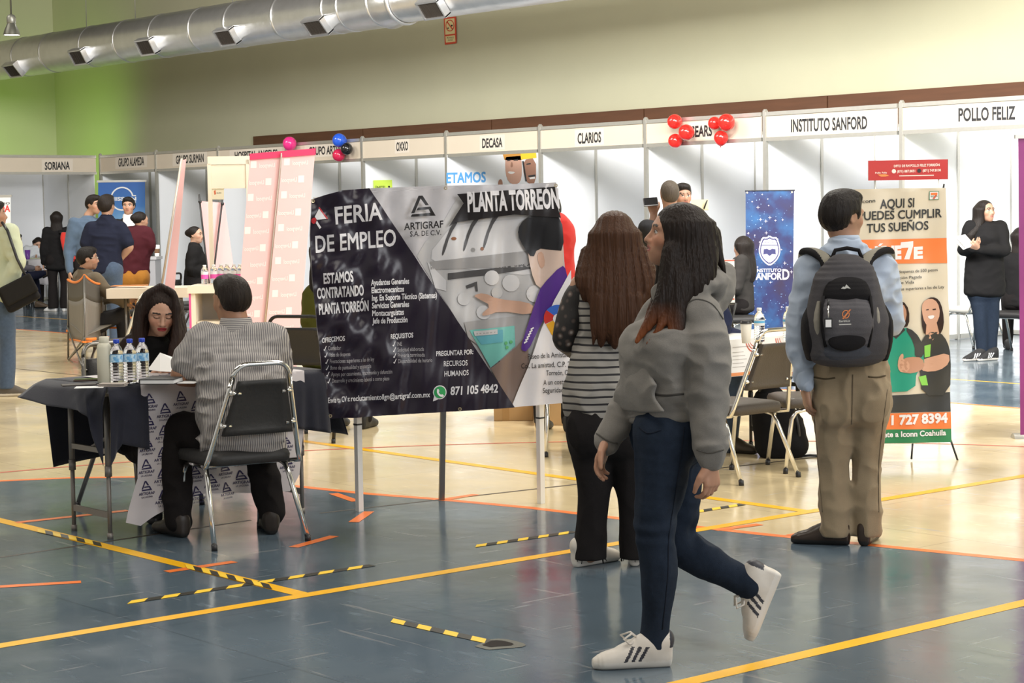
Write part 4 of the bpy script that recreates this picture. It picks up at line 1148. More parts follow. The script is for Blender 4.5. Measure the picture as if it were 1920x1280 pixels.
for x, y, r in ((920, 520, 14), (956, 530, 16), (868, 560, 12), (930, 548, 11), (905, 585, 13), (1000, 550, 16)): a.circ((x, y), r, S4 if r > 12 else S1, 14)
a.up()
a.poly([(868, 603), (1000, 588), (1000, 640), (985, 700), (955, 690), (875, 632)], S2); a.up()
a.poly([(878, 618), (963, 610), (964, 648), (918, 688)], TE); a.up(); a.poly([(885, 622), (940, 617), (940, 640), (900, 645)], TE2); a.up(); a.poly([(886, 620), (930, 616), (930, 625), (888, 629)], S1); a.poly([(890, 624), (927, 620.5), (927, 622.5), (890, 626)], S2)
for x, y in ((946, 642), (956, 640), (948, 650)): a.circ((x, y), 3.2, pmat('photo_green', (.10, .40, .16)), 12)
a.poly([(918, 690), (965, 650), (985, 625), (990, 690), (955, 758)], BR); a.up()
a.poly([(885, 553), (905, 548), (930, 560), (985, 565), (1000, 575), (992, 590), (935, 582), (905, 592), (900, 588), (918, 572), (896, 560)], SK, 1); a.up()
a.poly([(985, 455), (1010, 445), (1050, 450), (1053, 510), (1025, 535), (1005, 540), (992, 510)], SK2, 1); a.up(); a.poly([(1005, 475), (1015, 470), (1020, 495), (1012, 505), (1006, 490)], SK, 1)
a.poly([(970, 420), (990, 404), (1020, 400), (1048, 405), (1053, 470), (1030, 468), (1005, 465), (996, 485), (978, 462), (967, 440)], HR, 1); a.up()
a.poly([(1048, 495), (1057, 505), (1060, 560), (1030, 570), (1005, 620), (985, 658), (973, 655), (975, 640), (1003, 558), (1012, 535)], PU, 1); a.up()
[a.poly([(978 + 2.6 * k, 640 - 5 * k), (984 + 2.6 * k, 637 - 5 * k), (985 + 2.6 * k, 639 - 5 * k), (979 + 2.6 * k, 643 - 5 * k)], TW) for k in range(6)]; a.up()
# white lower right with pin and address
a.poly([(1064, 505), (1066, 752), (955, 762), (985, 690), (1010, 620), (1035, 560)], WHP); a.up()
CB, CR_, CY, CG = [pmat('pin_' + n, c) for n, c in (('blue', (.05, .16, .62)), ('red', (.60, .04, .03)), ('yellow', (.80, .42, .03)), ('green', (.05, .35, .10)))]
a.circ((1041, 595), 25, CB, 12, a0=pi * 1.2, a1=pi * 1.75); a.circ((1041, 595), 25, CR_, 12, a0=pi * .85, a1=pi * 1.2); a.poly([(1041, 595), (1020, 607), (1030, 625), (1044, 645), (1052, 620)], CY); a.poly([(1041, 595), (1044, 645), (1060, 615), (1062, 595)], CG); a.up(); a.circ((1042, 596), 9.5, WHP, 16); a.up()
for t, p0, p1 in [('Paseo de la Amistad', (985, 671), (1060, 667)), ('Col. La amistad, C.P. 27054', (973, 689), (1075, 684)), ('Torreón, Coahuila', (1020, 702), (1085, 699)), ('A un costado de', (1015, 720), (1075, 716)), ('Seguridad Pública', (1014, 735), (1080, 731))]:
    if p1[0] > 1063: k = (1063 - p0[0]) / (p1[0] - p0[0]); t = t[:max(3, int(len(t) * k))]; p1 = (p0[0] + (p1[0] - p0[0]) * len(t) / max(1, len(t)) * min(1, k), p0[1] + (p1[1] - p0[1]) * k)
    a.text(t, p0, p1, 9.5, AUB, .004)
# black heading and dark field
a.poly([(854, 364), (1036, 350), (1042, 395), (1046, 408), (960, 402), (850, 417), (838, 425), (866, 381)], AUB); a.up(); a.text('PLANTA TORREÓN', (874, 396), (1044, 389), 35, TW, .04, slant=-.06)
a.poly([(583, 374), (610, 365), (640, 357), (690, 353), (961, 761.5), (850, 769), (730, 776), (614, 783), (606, 740), (598, 660), (590, 580), (582, 500), (580, 440)], BK); a.up()
a.text('FERIA', (627, 420), (714, 411), 32, TW, .018, slant=-.06); a.text('DE EMPLEO', (590, 473), (740, 460), 31, TW, .018, slant=-.04)
for t, p0, p1 in [('ESTAMOS', (605, 531), (660, 526)), ('CONTRATANDO', (593, 559), (680, 552)), ('PLANTA TORREÓN', (596, 588), (689, 581))]: a.text(t, p0, p1, 19, TW, .035, slant=-.05)
for i, (t, w_) in enumerate([('Ayudantes Generales', 71), ('Electromecanicos', 61), ('Ing. En Soporte Técnico (Sistemas)', 122), ('Servicios Generales', 69), ('Montacarguistas', 59), ('Jefe de Producción', 65)]):
    y = 534 + i * 14.3; x = 693 + i * .6; a.text(t, (x, y), (x + w_, y - w_ * .045), 10.5, TW, .03)
a.text('OFRECEMOS', (601, 641), (644, 637), 9, TW, .025); a.text('REQUISITOS', (730, 634), (772, 631), 9, TW, .025)


def tick(x, y): a.poly([(x, y), (x + 1, y - 2), (x + 2, y - 1), (x + 5, y - 8), (x + 6, y - 7.5), (x + 2.4, y + 1.5)], TW)


GT = pmat('banner_grey_lettering', (.38, .36, .38))
for i, (t, w_) in enumerate([('Comedor', 24), ('Vales de despensa', 40), ('Prestaciones superiores a las de ley', 83), ('Bono de puntualidad y asistencia', 76), ('Apoyo por casamiento, matrimonio y defunción', 113), ('Desarrollo y crecimiento laboral a corto plazo', 106)]):
    y = 655 + i * 12.2; x = 613 + i * 1.6; tick(x - 9 , y - .5); a.text(t, (x, y), (x + w_, y - w_ * .05), 7.6, GT, .006)
for i, (t, w_) in enumerate([('INE', 9), ('Solicitud elaborada', 49), ('Primaria terminada', 50), ('Disponibilidad de horario', 64)]):
    y = 647 + i * 10.6; x = 742 + i * .4; tick(x - 9, y - .5); a.text(t, (x, y), (x + w_, y - w_ * .035), 7.4, GT, .006)
a.text('PREGUNTAR POR:', (815, 666), (884, 662), 9, TW, .025); a.text('RECURSOS', (829, 685), (873, 683), 10, TW, .008); a.text('HUMANOS', (830, 704), (875, 701), 10, TW, .008)
a.text('Envía tu CV a:', (613, 753), (654, 750), 10, TW, .01); a.text('reclutamientollgn@artigraf.com.mx', (656, 750), (803, 742), 10, TW, .016); a.text('871 105 4842', (841, 738), (929, 733), 15, TW, .03, slant=.06)
a.circ((821, 733), 13, TW); a.poly([(810, 740), (808, 750), (818, 746)], TW); a.up(); a.circ((821, 733), 11.2, pmat('chat_green', (.03, .34, .10))); a.up(); a.poly([(815, 727), (818, 726), (820, 731), (818, 733), (823, 738), (825, 736), (829, 739), (827, 742), (821, 741), (815, 735)], TW, 1)
# emblem and megaphone
logo(a, 790, 386, 47, AUB, None, None, -.05); a.text('ARTIGRAF', (754, 431), (827, 426), 13, AUB, .02); a.text('S.A. DE C.V.', (765, 443), (823, 440), 9.5, AUB, .012)
RD = pmat('megaphone_red', (.55, .03, .04)); a.poly([(595, 390), (597, 388), (613, 409), (611, 411)], RD); a.poly([(596, 391), (610, 410), (592, 412), (588, 406)], TW); a.poly([(588, 407), (592, 412), (587, 421), (581, 416), (582, 410)], RD, 1); a.poly([(592, 413), (596, 420), (600, 426), (597, 429), (590, 418)], TW); a.up()
BRASS = mat('brass_eyelet', (.62, .52, .34), .3, .9)
for x, y in ((584 + 1.5, 377), (831, 353), (1037, 348), (617, 777), (858, 764)): a.circ((x, y), 3.4, BRASS, 14, hole=.45)
o = a.build('job_banner'); recenter(tag(o, 'large wrinkled job fair banner, dark left half and factory photograph at right', 'banner'))

# ---------------------------------------------------------------- pink panels, photo frame, counter
PKF = mat('pink_fabric', (.80, .50, .51), .7, noise=.03, nscale=6, trans=0.); PKD = print_mat('pink_top_bar', (.70, .05, .14)); PKL = print_mat('pale_pink_print', (.90, .72, .72)); POLE = mat('aluminium_pole', (.62, .56, .48), .4, .5)


def panel(lab, pts, D, pat, top, pole=None, back=.0):
    """pts: corners as seen (tl, tr, br, bl); stands upright at depth D"""
    cp = PD(*pts[0], D); g0 = (PD(*pts[2], D) + PD(*pts[3], D)) / 2
    T = wthing('pink_display_panel', lab, 'display panel', (g0[0], g0[1], 0), 0, None)
    a = Art(lambda u, v, l: tuple(PD(u, v, D - l - back * (v - pts[0][1]))))
    a.poly(pts, PKF); a.up(2)
    if pat:
        tl, tr, br, bl = [np.array(q, float) for q in pts]
        for r in range(13):
            f = (r + .6) / 13.3; L_ = tl + (bl - tl) * f; R_ = tr + (br - tr) * f; W = R_[0] - L_[0]; sl = (R_[1] - L_[1]) / W
            for s in ([.36] if r % 2 else [.66]) if W > 30 else []:
                x = L_[0] + W * s; y = L_[1] + W * s * sl; h = 5
                x0_, x1_ = max(L_[0] + 2, x - 20), min(R_[0] - 2, x + 9)
                if x1_ - x0_ > 26: a.text('Liverpool', (x1_, y + h), (x0_, y + h - sl * 24), 8, PKL, .025)
                for xx in (x + 12, x - 36):
                    if xx > L_[0] + 1 and xx + 12 < R_[0] - 1: a.poly([(xx, y - 6), (xx + 11, y - 6.3), (xx + 10.5, y + 7), (xx - .5, y + 7.3)], PKL)
    a.build('fabric', T)
    if top:
        a = Art(lambda u, v, l: tuple(PD(u, v, D - .012 - l))); tl, tr, br, bl = pts; a.poly([(tl[0] - 1, tl[1] - 4), (tr[0] + 1, tr[1] - 5), (tr[0] + 1, tr[1] + 7), (tl[0] - 1, tl[1] + 8)], PKD); a.build('top_bar', T)
    if pole:
        for q in pole: MB().tube([PD(*q[0], D - .02), PD(*q[1], D - .02)], .012, 8).build('pole', POLE, T)
    return T


panel('left one of the two tall pink panels behind the seated man', [(469, 292), (528, 288), (488, 698), (436, 704)], 18.9, True, True, [((529, 287), (488, 700))])
panel('right one of the two tall pink panels, touching the job banner', [(530, 287), (591, 283), (556, 693), (490, 698)], 18.85, True, True)
panel('narrow pink panel seen edge on, leaning left of the seated woman in black', [(342, 300), (349, 298), (326, 556), (306, 556)], 19.9, False, False, [((341, 297), (300, 556))])
T = panel('short pale pink panel on black tripod poles beside the seated woman in black', [(376, 377), (421, 380), (447, 565), (392, 565)], 22.9, False, False)
for q in (((373, 364), (405, 648)), ((418, 367), (384, 649))): MB().tube([PD(*q[0], 22.85), PD(*q[1], 22.85)], .011, 8).build('pole', BLKTUBE, T)
for q in ((375, 378), (417, 382)): p = PD(*q, 22.84); MB().ball(p, .022, 10).build('clamp', BLACKP, T)
CRM = mat('cream_board', (.80, .72, .58), .5, noise=.02)
D = 19.6
T = wthing('photo_frame', 'tall cream frame with a header board standing on the counter', 'frame', PD(395, 535, D))


def pdbox(mb, x0, y0, x1, y1, D, th):
    c = PD((x0 + x1) / 2, (y0 + y1) / 2, D + th / 2); s = FPX / (D + th / 2); mb.box(c, (abs(x1 - x0) / s, th, abs(y1 - y0) / s), YAW); return mb


pdbox(MB(), 390, 293, 470, 308, D, .06).build('top_beam', CRM, T); pdbox(MB(), 397, 309, 467, 353, D + .01, .03).build('header_board', CRM, T); pdbox(MB(), 392, 308, 399, 534, D, .05).build('post', CRM, T); pdbox(MB(), 464, 300, 470, 534, D, .05).build('post', CRM, T)
a = Art(lambda u, v, l: tuple(PD(u, v, D + .02 - l))); a.poly([(398, 352), (420, 352), (420, 374), (398, 374)], print_mat('cream_card', (.72, .68, .52))); a.up(); a.poly([(401, 358), (404, 356), (405, 364), (402, 365)], print_mat('logo_rust', (.55, .12, .05))); a.text('auto', (406, 363), (415, 363), 4, INK); a.build('hanging_card', T)
T = wthing('white_counter', 'cream counter with open shelf carrying the pink labelled bottles', 'counter', (*PD(420, 600, D - .3)[:2], 0))
pdbox(MB(), 361, 533, 480, 547, D - .55, .62).build('counter_top', CRM, T); pdbox(MB(), 368, 547, 376, 680, D - .52, .55).build('side_panel', CRM, T); pdbox(MB(), 376, 547, 470, 675, D - .1, .03).build('back_panel', mat('counter_grey', (.38, .36, .33), .6), T)
pdbox(MB(), 364, 547, 368, 676, D - .52, .55).build('pink_edge', mat('pink_trim', (.70, .10, .30), .5), T); pdbox(MB(), 376, 600, 470, 606, D - .5, .4).build('shelf', CRM, T)
pdbox(MB(), 466, 547, 474, 680, D - .52, .55).build('side_panel', CRM, T)
T = wthing('folding_table', 'long cream table behind the long haired woman and the camping chair', 'table', (*PD(290, 600, 20.4)[:2], 0))
pdbox(MB(), 212, 538, 366, 556, 20.2, .7).build('tabletop', CRM, T)
for x, d_ in ((235, 20.35), (340, 20.35), (240, 20.8), (338, 20.8)):
    q = PD(x, 560, d_); MB().tube([(q[0], q[1], .70), (q[0], q[1], 0)], .016, 8).build('leg', GREYTUBE, T)
q0, q1 = PD(300, 557, 20.35), PD(340, 600, 20.35); MB().tube([q0, q1], .012, 8).build('brace', BLKTUBE, T)
a = Art(lambda u, v, l: tuple(G(u, v, G(290, 538, 0)[2] + PD(290, 538, 20.2)[2] + .004 + l))); 
ztab = PD(290, 538, 20.2)[2] + .004
o = MB().box((0, 0, 0), (.35, .22, .008)).build('magazine', mat('magazine_cover', (.62, .26, .10), .5, noise=.5, nscale=12)); o.location = Vector((*PD(243, 537, 20.5)[:2], ztab + .005)); o.rotation_euler.z = YAW; tag(o, 'flat orange and white magazine at the left end of the long cream table', 'magazine')
zc = PD(420, 533, D - .55)[2]
for i, x in enumerate((384, 401, 415, 426, 439, 450)):
    dd = D - .28 + (.12 if i in (2, 3) else 0) - (.1 if i == 0 else 0); p = PD(x, 520, dd)
    water_bottle((p[0], p[1], zc + .002), ['leftmost pink labelled water bottle on the cream counter', 'pink labelled bottle second from the left on the cream counter', 'pink labelled bottle third from the left, set further back', 'pink labelled bottle fourth from the left, set further back', 'pink labelled bottle second from the right, over the man\'s head', 'rightmost pink labelled bottle, beside the pink panel'][i], WCAP, WLAB, .185, 'pink labelled bottles on the cream counter', (.055, .10, PINK), .036)

# camping chair
CA, CBp, CC = G(128, 674), G(160, 703), G(199, 676); T = wthing('camping_chair', 'grey camping chair with orange piping and crossed metal legs', 'chair', (*((CA + CC) / 2)[:2], 0))
CF1, CF2, ORP = mat('camp_grey', (.20, .185, .16), .8, noise=.1), mat('camp_dark_grey', (.085, .08, .07), .8), mat('orange_piping', (.85, .24, .04), .6)
tops = [PD(127, 524, depth(CA)), PD(158, 516, depth(CBp) + .05), PD(197, 528, depth(CC))]
for q0, q1 in zip((CA, CBp, CC), tops): MB().tube([q0, q1], .011, 8).build('post', GREYTUBE, T)
pc = (CA + CC) / 2 + (CC - CA) * .2 + FW * .5
for q in (CA, CBp, CC): MB().tube([q, pc + np.array([0, 0, .42]) + (q - pc) * -.15], .009, 8).build('cross_leg', GREYTUBE, T)
MB().tube([CA, CBp + [0, 0, .36]], .009, 8).build('cross_leg', GREYTUBE, T); MB().tube([CBp, CC + [0, 0, .38]], .009, 8).build('cross_leg', GREYTUBE, T); MB().tube([CBp, CA + [0, 0, .36]], .009, 8).build('cross_leg', GREYTUBE, T)
for i, (q0, q1) in enumerate(((0, 1), (1, 2))):
    t0, t1 = tops[q0], tops[q1]; b0 = PD(131 + 29 * i, 636 + 5 * i, depth((CA, CBp)[i])); b1 = PD(157 + 39 * i, 641 - 3 * i, depth((CBp, CC)[i]))
    P = []; P2 = []
    for r in range(13):
        f = r / 12; row = []
        for c_ in range(9):
            g = c_ / 8; sag = .05 * 4 * g * (1 - g); q = (t0 * (1 - g) + t1 * g) * (1 - f) + (b0 * (1 - g) + b1 * g) * f + FW * sag * .8 + np.array([0, 0, -.05 * 4 * g * (1 - g) * (1 - f)]); row.append(tuple(q))
        (P if r <= 4 else P2).append(row)
        if r == 4: P2.append(row)
    mb = MB().grid(P, 1); mb.grid(P2, 0); bp_ = mb.build('back_fabric', [CF1, CF2], T, recalc=False, solid=.006)
    MB().tube(P[0], .013, 6).build('piping', ORP, bp_); MB().tube(P2[-1], .011, 6).build('piping', ORP, bp_)
MB().tube([tops[2], CC + (tops[2] - CC) * .72], .013, 6).build('piping', ORP, T)
for zz, yy in ((.55, 0), (.42, .03)): q = CC + (tops[2] - CC) * zz; MB().tube([q, q + RT * .30 + FW * .2 + np.array([0, 0, -.02])], .012, 6).build('arm_strap', ORP, T)
q = CBp + (tops[1] - CBp) * .36; MB().tube([q, q + RT * .1 + FW * .05], .014, 6).build('arm_strap', ORP, T); q = CA + (tops[0] - CA) * .36; MB().tube([q - RT * .02, q + RT * .08], .014, 6).build('arm_strap', ORP, T)
sb = [CA + [0, 0, .40] + RT * .02, CBp + [0, 0, .38], CC + [0, 0, .42] + RT * .15 + FW * .1, CA + [0, 0, .42] + FW * .5 + RT * .1]
MB().add([tuple(q) for q in sb], [(0, 1, 2, 3)]).build('seat_fabric', CF1, T, solid=.01)

# ---------------------------------------------------------------- far left displays
D = 34.6


def wave_mat(name, cs):
    M = mat(name, cs[0], .5); nt = M.node_tree; tc = nt.nodes.new('ShaderNodeTexCoord'); sp = nt.nodes.new('ShaderNodeSeparateXYZ'); nt.links.new(tc.outputs['Object'], sp.inputs[0])
    n = nt.nodes.new('ShaderNodeTexNoise'); n.inputs['Scale'].default_value = 4.; nt.links.new(tc.outputs['Object'], n.inputs[0])
    ma = nt.nodes.new('ShaderNodeMath'); ma.operation = 'MULTIPLY_ADD'; nt.links.new(n.outputs[0], ma.inputs[0]); ma.inputs[1].default_value = .25; nt.links.new(sp.outputs[2], ma.inputs[2])
    mr = nt.nodes.new('ShaderNodeMapRange'); nt.links.new(ma.outputs[0], mr.inputs[0]); mr.inputs[1].default_value = .1; mr.inputs[2].default_value = 2.2
    r = nt.nodes.new('ShaderNodeValToRGB'); el = r.color_ramp.elements
    el[0].position = 0; el[0].color = (*cs[0], 1); el[1].position = 1; el[1].color = (*cs[-1], 1)
    for i, c in enumerate(cs[1:-1]): e_ = el.new((i + 1) / (len(cs) - 1)); e_.color = (*c, 1)
    nt.links.new(mr.outputs[0], r.inputs[0]); nt.links.new(r.outputs[0], nt.nodes['Principled BSDF'].inputs['Base Color']); return M


T = wthing('roll_up_banner', 'blue roll-up banner with a silver ring emblem behind the man in dark suit', 'banner', (*PD(228, 560, D)[:2], 0))
a = Art(lambda u, v, l: tuple(PD(u, v, D - l)))
a.poly([(184, 341), (272, 340), (273, 575), (185, 576)], wave_mat('sky_print', [(.03, .04, .05), (.10, .12, .13), (.40, .46, .50), (.50, .60, .66), (.22, .44, .66), (.04, .17, .46), (.03, .12, .40)])); a.up(6)
SV = print_mat('silver_print', (.80, .80, .80))
for s in (-1, 1):
    a0 = pi / 2 - 1.28; P = []
    a.circ((229, 372.5), 22, SV, 30, ry=22.5, a0=(s * pi / 2) - 1.22, a1=(s * pi / 2) + 1.22, hole=.88)
for y in (366.5, 378.5): a.poly([(203, y - 1), (211, y - 1), (211, y + 1), (203, y + 1)], SV); a.poly([(247, y - 1), (255, y - 1), (255, y + 1), (247, y + 1)], SV)
a.text('NISSAN', (204, 376), (255.5, 375.4), 6.4, SV, .035); a.build('printed_sheet', T)
pdbox(MB(), 182, 337.5, 275, 341.5, D - .01, .03).build('top_rail', ALU, T); pdbox(MB(), 181, 572, 276, 580, D - .06, .14).build('base', ALU, T); MB().tube([PD(229, 575, D + .02), PD(229, 341, D + .02)], .012, 8).build('pole', ALU, T)
T = wthing('roll_up_banner', 'white roll-up banner with red lettering cut by the left photo edge', 'banner', (*PD(-5, 560, 30)[:2], 0))
a = Art(lambda u, v, l: tuple(PD(u, v, 30 - l))); a.poly([(-60, 372), (20, 368), (21, 575), (-60, 578)], print_mat('banner_paper', (.72, .72, .70))); a.up(4); a.text('DE EMPLEO', (-34, 385), (18.5, 382.5), 3.6, INK, .02); a.text('ALAMEDA', (-47, 398.5), (19, 396.5), 12, print_mat('lettering_red', (.66, .06, .05)), .03); a.build('printed_sheet', T)
pdbox(MB(), -62, 365.5, 22, 369.5, 29.99, .03).build('top_rail', ALU, T); pdbox(MB(), -62, 574, 23, 583, 29.94, .14).build('base', ALU, T)
TCW = mat('white_table_cloth', (.60, .59, .62), .8)
D = 34.
T = wthing('cloth_covered_table', 'table under a pale cloth in the far left booth', 'table', (*PD(73, 540, D)[:2], 0))
z0 = PD(73, 486, D)[2]; mb = MB(); q = PD(73, 486, D); mb.box((q[0] + FW[0] * .35, q[1] + FW[1] * .35, z0 - .012), (.75, .72, .024), YAW); mb.build('tabletop', TCW, T)
mb = MB(); A_, B_ = PD(53, 487, D - .01), PD(97, 486, D - .01); flap(mb, [A_, B_], [A_ * [1, 1, 0] + [0, 0, .42], B_ * [1, 1, 0] + [0, 0, .36]], .015, -FW); mb.build('cloth', TCW, T, recalc=False, solid=.004)
for s in (-.3, .3):
    for t in (.06, .62): c_ = q + RT * s + FW * t; MB().tube([(c_[0], c_[1], z0 - .02), (c_[0], c_[1], 0)], .015, 8).build('leg', GREYTUBE, T)
q = PD(52, 486, D + .2); T = thing('plastic_cup', 'purple tumbler on the pale cloth at far left', 'cup', (q[0], q[1], z0 + .001)); MB().lathe([(.035, 0), (.05, .16), (.046, .16), (.0, .02)], n=20, cap=False).build('tumbler', mat('purple_plastic', (.16, .05, .32), .3), T)
D = 27.5
T = wthing('grey_counter', 'small light grey counter holding one paper coffee cup', 'counter', (*PD(285, 560, D)[:2], 0)); pdbox(MB(), 268, 481, 299, 486, D, .5).build('counter_top', mat('counter_pale', (.48, .48, .50), .5), T); pdbox(MB(), 269, 486, 298, 610, D + .02, .46).build('body', mat('counter_pale2', (.40, .40, .42), .5), T)


def coffee_cup(p, lab, h, cm, lidm, sleeve=None):
    T = thing('coffee_cup', lab, 'cup', p); r = h * .26
    MB().lathe([(r * .72, 0), (r, h * .9), (0, h * .9)], n=24, cap=False).build('cup', cm, T); MB().lathe([(r * 1.06, h * .88), (r * 1.08, h * .93), (r * .95, h * .94), (r * .92, h), (0, h)], n=24, cap=False).build('lid', lidm, T)
    if sleeve: MB().lathe([(r * .82, h * .28), (r * .95, h * .66)], n=24, cap=False).build('sleeve', sleeve, T)


q = PD(291, 484, D); coffee_cup((q[0] + FW[0] * .15, q[1] + FW[1] * .15, PD(285, 481, D)[2] + .001), 'paper coffee cup with brown sleeve on the small grey counter', .16, PAPER, WCAP, mat('kraft_sleeve', (.20, .11, .06), .8))
# posters inside the booths
a = Art(lambda u, v, l: tuple(PX(u, v, -21.68 + l)))
a.poly([(838, 291), (1006, 285), (1007, 420), (839, 430)], print_mat('poster_white', (.80, .82, .86))); a.up(3)
BLU = print_mat('poster_blue', (.10, .36, .75)); a.text('ETAMOS', (837, 343), (911, 341), 19, BLU, .03); a.up(2)
F1, F2, F3, YH = print_mat('face_light', (.62, .36, .27)), print_mat('face_dark', (.36, .18, .12)), print_mat('face_teeth', (.85, .82, .80)), print_mat('helmet_yellow', (.85, .60, .03)); OH = print_mat('helmet_orange', (.60, .28, .05))
a.poly([(942, 287), (978, 285), (979, 300), (946, 300)], OH); a.poly([(948, 290), (975, 287), (979, 310), (978, 335), (972, 345), (958, 345), (950, 335), (947, 315)], F1, 1); a.up()
a.poly([(947, 289), (976, 286), (976, 292), (949, 294)], OH); a.poly([(951, 321), (967, 322), (962, 326), (955, 326)], F3, 1); a.poly([(951, 300), (957, 299), (957, 301), (951, 302)], INK); a.poly([(963, 299), (971, 298), (971, 301), (963, 301)], INK); a.poly([(958, 304), (961, 304), (962, 313), (957, 314)], F2, 1)
a.poly([(980, 300), (1005, 295), (1005, 345), (990, 345), (982, 330)], F2, 1); a.up(); a.poly([(976, 287), (1005, 284), (1006, 296), (977, 299)], YH); a.poly([(987, 307), (995, 305), (995, 308), (987, 309)], INK); a.poly([(990, 329), (1004, 327), (1004, 331), (991, 332)], INK); a.poly([(992, 333), (1003, 331), (1003, 335), (994, 336)], F3); a.poly([(979, 302), (982, 302), (988, 340), (985, 340)], INK)
a.poly([(934, 340), (938, 335), (942, 338), (943, 350), (934, 350)], F2, 1)
o = a.build('workers_poster'); recenter(tag(o, 'poster of two smiling workers in hard hats with blue lettering', 'poster'))
a = Art(lambda u, v, l: tuple(PX(u, v, -23.68 + l))); a.poly([(700, 338), (735, 337), (736, 362), (701, 363)], print_mat('lime_paper', (.60, .80, .10))); a.up(3); a.text('ÚNETE!', (703, 353.5), (722, 352.8), 4.5, INK, .02); a.circ((729.5, 350), 2, INK, 10); o = a.build('lime_notice'); recenter(tag(o, 'small lime green notice pinned inside a booth above the dark banner', 'notice'))

# ---------------------------------------------------------------- cardboard boxes
KR = mat('kraft_cardboard', (.50, .32, .15), .75, noise=.12, nscale=5); TP = mat('packing_tape', (.42, .25, .10), .3)
for (x0_, x1_, yt, yb, d_, lab) in ((926, 1000, 741, 786, 14.3, 'long cardboard box left of its twin behind the job banner'), (1003, 1066, 738, 796, 13.95, 'cardboard box nearest the woman in black flared trousers')):
    p0, p1 = PD(x0_, yb, d_), PD(x1_, yb, d_); c_ = (p0 + p1) / 2; W_ = np.linalg.norm((p1 - p0)[:2]); H_ = PD(x0_, yt, d_)[2]; T = thing('cardboard_box', lab, 'box', (c_[0], c_[1], 0), YAW - .06, 'cardboard boxes behind the job banner')
    MB().box((0, .2, H_ / 2), (W_, .4, H_)).build('carton', KR, T, bevel=.004); mb = MB(); mb.box((0, .2, H_ + .0012), (W_ + .002, .06, .002)); mb.box((-W_ * .2, -.0012, H_ / 2), (.05, .002, H_)); mb.build('tape_strip', TP, T)
    MB().box((-W_ / 2 - .03, .18, H_ - .05), (.004, .36, .12), M=Matrix.Rotation(.5, 3, 'Y')).build('flap', KR, T)

# ---------------------------------------------------------------- starry banner and the right table
D = 21.2
T = wthing('hanging_banner', 'starry blue banner with a shield emblem at the booth post', 'banner', (*PD(1443, 630, D)[:2], 0))


def star_mat():
    M = mat('starry_print', (.02, .03, .12), .45); nt = M.node_tree; L = nt.links.new; tc = nt.nodes.new('ShaderNodeTexCoord')
    n = nt.nodes.new('ShaderNodeTexNoise'); n.inputs['Scale'].default_value = 3.2; n.inputs['Detail'].default_value = 6; L(tc.outputs['Object'], n.inputs[0])
    r = nt.nodes.new('ShaderNodeValToRGB'); el = r.color_ramp.elements; el[0].position = .32; el[0].color = (.020, .008, .034, 1); el[1].position = .72; el[1].color = (.014, .10, .26, 1); q = el.new(.5); q.color = (.010, .014, .085, 1); L(n.outputs[0], r.inputs[0])
    v = nt.nodes.new('ShaderNodeTexVoronoi'); v.inputs['Scale'].default_value = 26; L(tc.outputs['Object'], v.inputs[0]); lt = nt.nodes.new('ShaderNodeMath'); lt.operation = 'LESS_THAN'; L(v.outputs[0], lt.inputs[0]); lt.inputs[1].default_value = .13
    mx = nt.nodes.new('ShaderNodeMix'); mx.data_type = 'RGBA'; L(lt.outputs[0], mx.inputs[0]); L(r.outputs[0], mx.inputs[6]); mx.inputs[7].default_value = (.16, .26, .45, 1); L(mx.outputs[2], nt.nodes['Principled BSDF'].inputs['Base Color']); return M


a = Art(lambda u, v, l: tuple(PD(u, v, D - l))); a.poly([(1398, 358), (1489, 357), (1486, 628), (1399, 630)], star_mat()); a.up(5)
SP = print_mat('pale_pink_white', (.80, .72, .80)); SB = print_mat('shield_navy', (.03, .03, .12)); rnd = random.Random(4)
for k in range(34): x, y = rnd.uniform(1402, 1484), rnd.uniform(362, 620); r = rnd.choice((.7, .8, 1., 1.5)); a.poly([(x - 2.6 * r, y), (x, y - .5), (x + 2.6 * r, y), (x, y + .5)], SP); a.poly([(x, y - 2.6 * r), (x + .5, y), (x, y + 2.6 * r), (x - .5, y)], SP)
sh = [(1443, 441), (1449, 445), (1457, 444), (1461, 456), (1464, 470), (1460, 483), (1453, 492), (1443, 499), (1433, 492), (1426, 483), (1422, 470), (1425, 456), (1429, 444), (1437, 445)]
a.up(2); a.poly(sh, SP, 1); a.up(); f = lambda k: [(1443 + (x - 1443) * k, 470 + (y - 470) * k) for x, y in sh]; a.poly(f(.90), SB, 1); a.up(); a.poly(f(.80), SP, 1); a.up(); a.poly([(1426, 459), (1460, 459), (1460, 460.3), (1426, 460.3)], SB); a.text('SANFORD', (1431, 455.5), (1455, 455.5), 3.4, SB, .02)
a.poly([(1432, 467), (1438, 466), (1443, 468.5), (1448, 466), (1454, 467), (1455, 477), (1448, 476), (1443, 480), (1438, 476), (1431, 477)], SB); a.text('INSTITUTO', (1417, 510), (1465, 509.4), 6.2, SP, .02); a.text('S', (1405, 524), (1417, 524), 20, SP, .02); a.text('ANFOR', (1417, 524), (1466, 523.6), 12, SP, .03); a.text('D', (1467, 523.6), (1480, 523.6), 19, SP, .02)
for q in ((1401, 361), (1485, 360)): a.circ(q, 1.8, BRASS, 10)
a.build('printed_sheet', T); pdbox(MB(), 1397, 356, 1490, 359, D, .02).build('top_rail', BLACKP, T); MB().tube([PD(1443, 357, D + .03), PD(1443, 631, D + .03) * [1, 1, 0]], .012, 8).build('pole', BLKTUBE, T); pdbox(MB(), 1405, 627, 1482, 632, D - .1, .25).build('base', BLKTUBE, T)
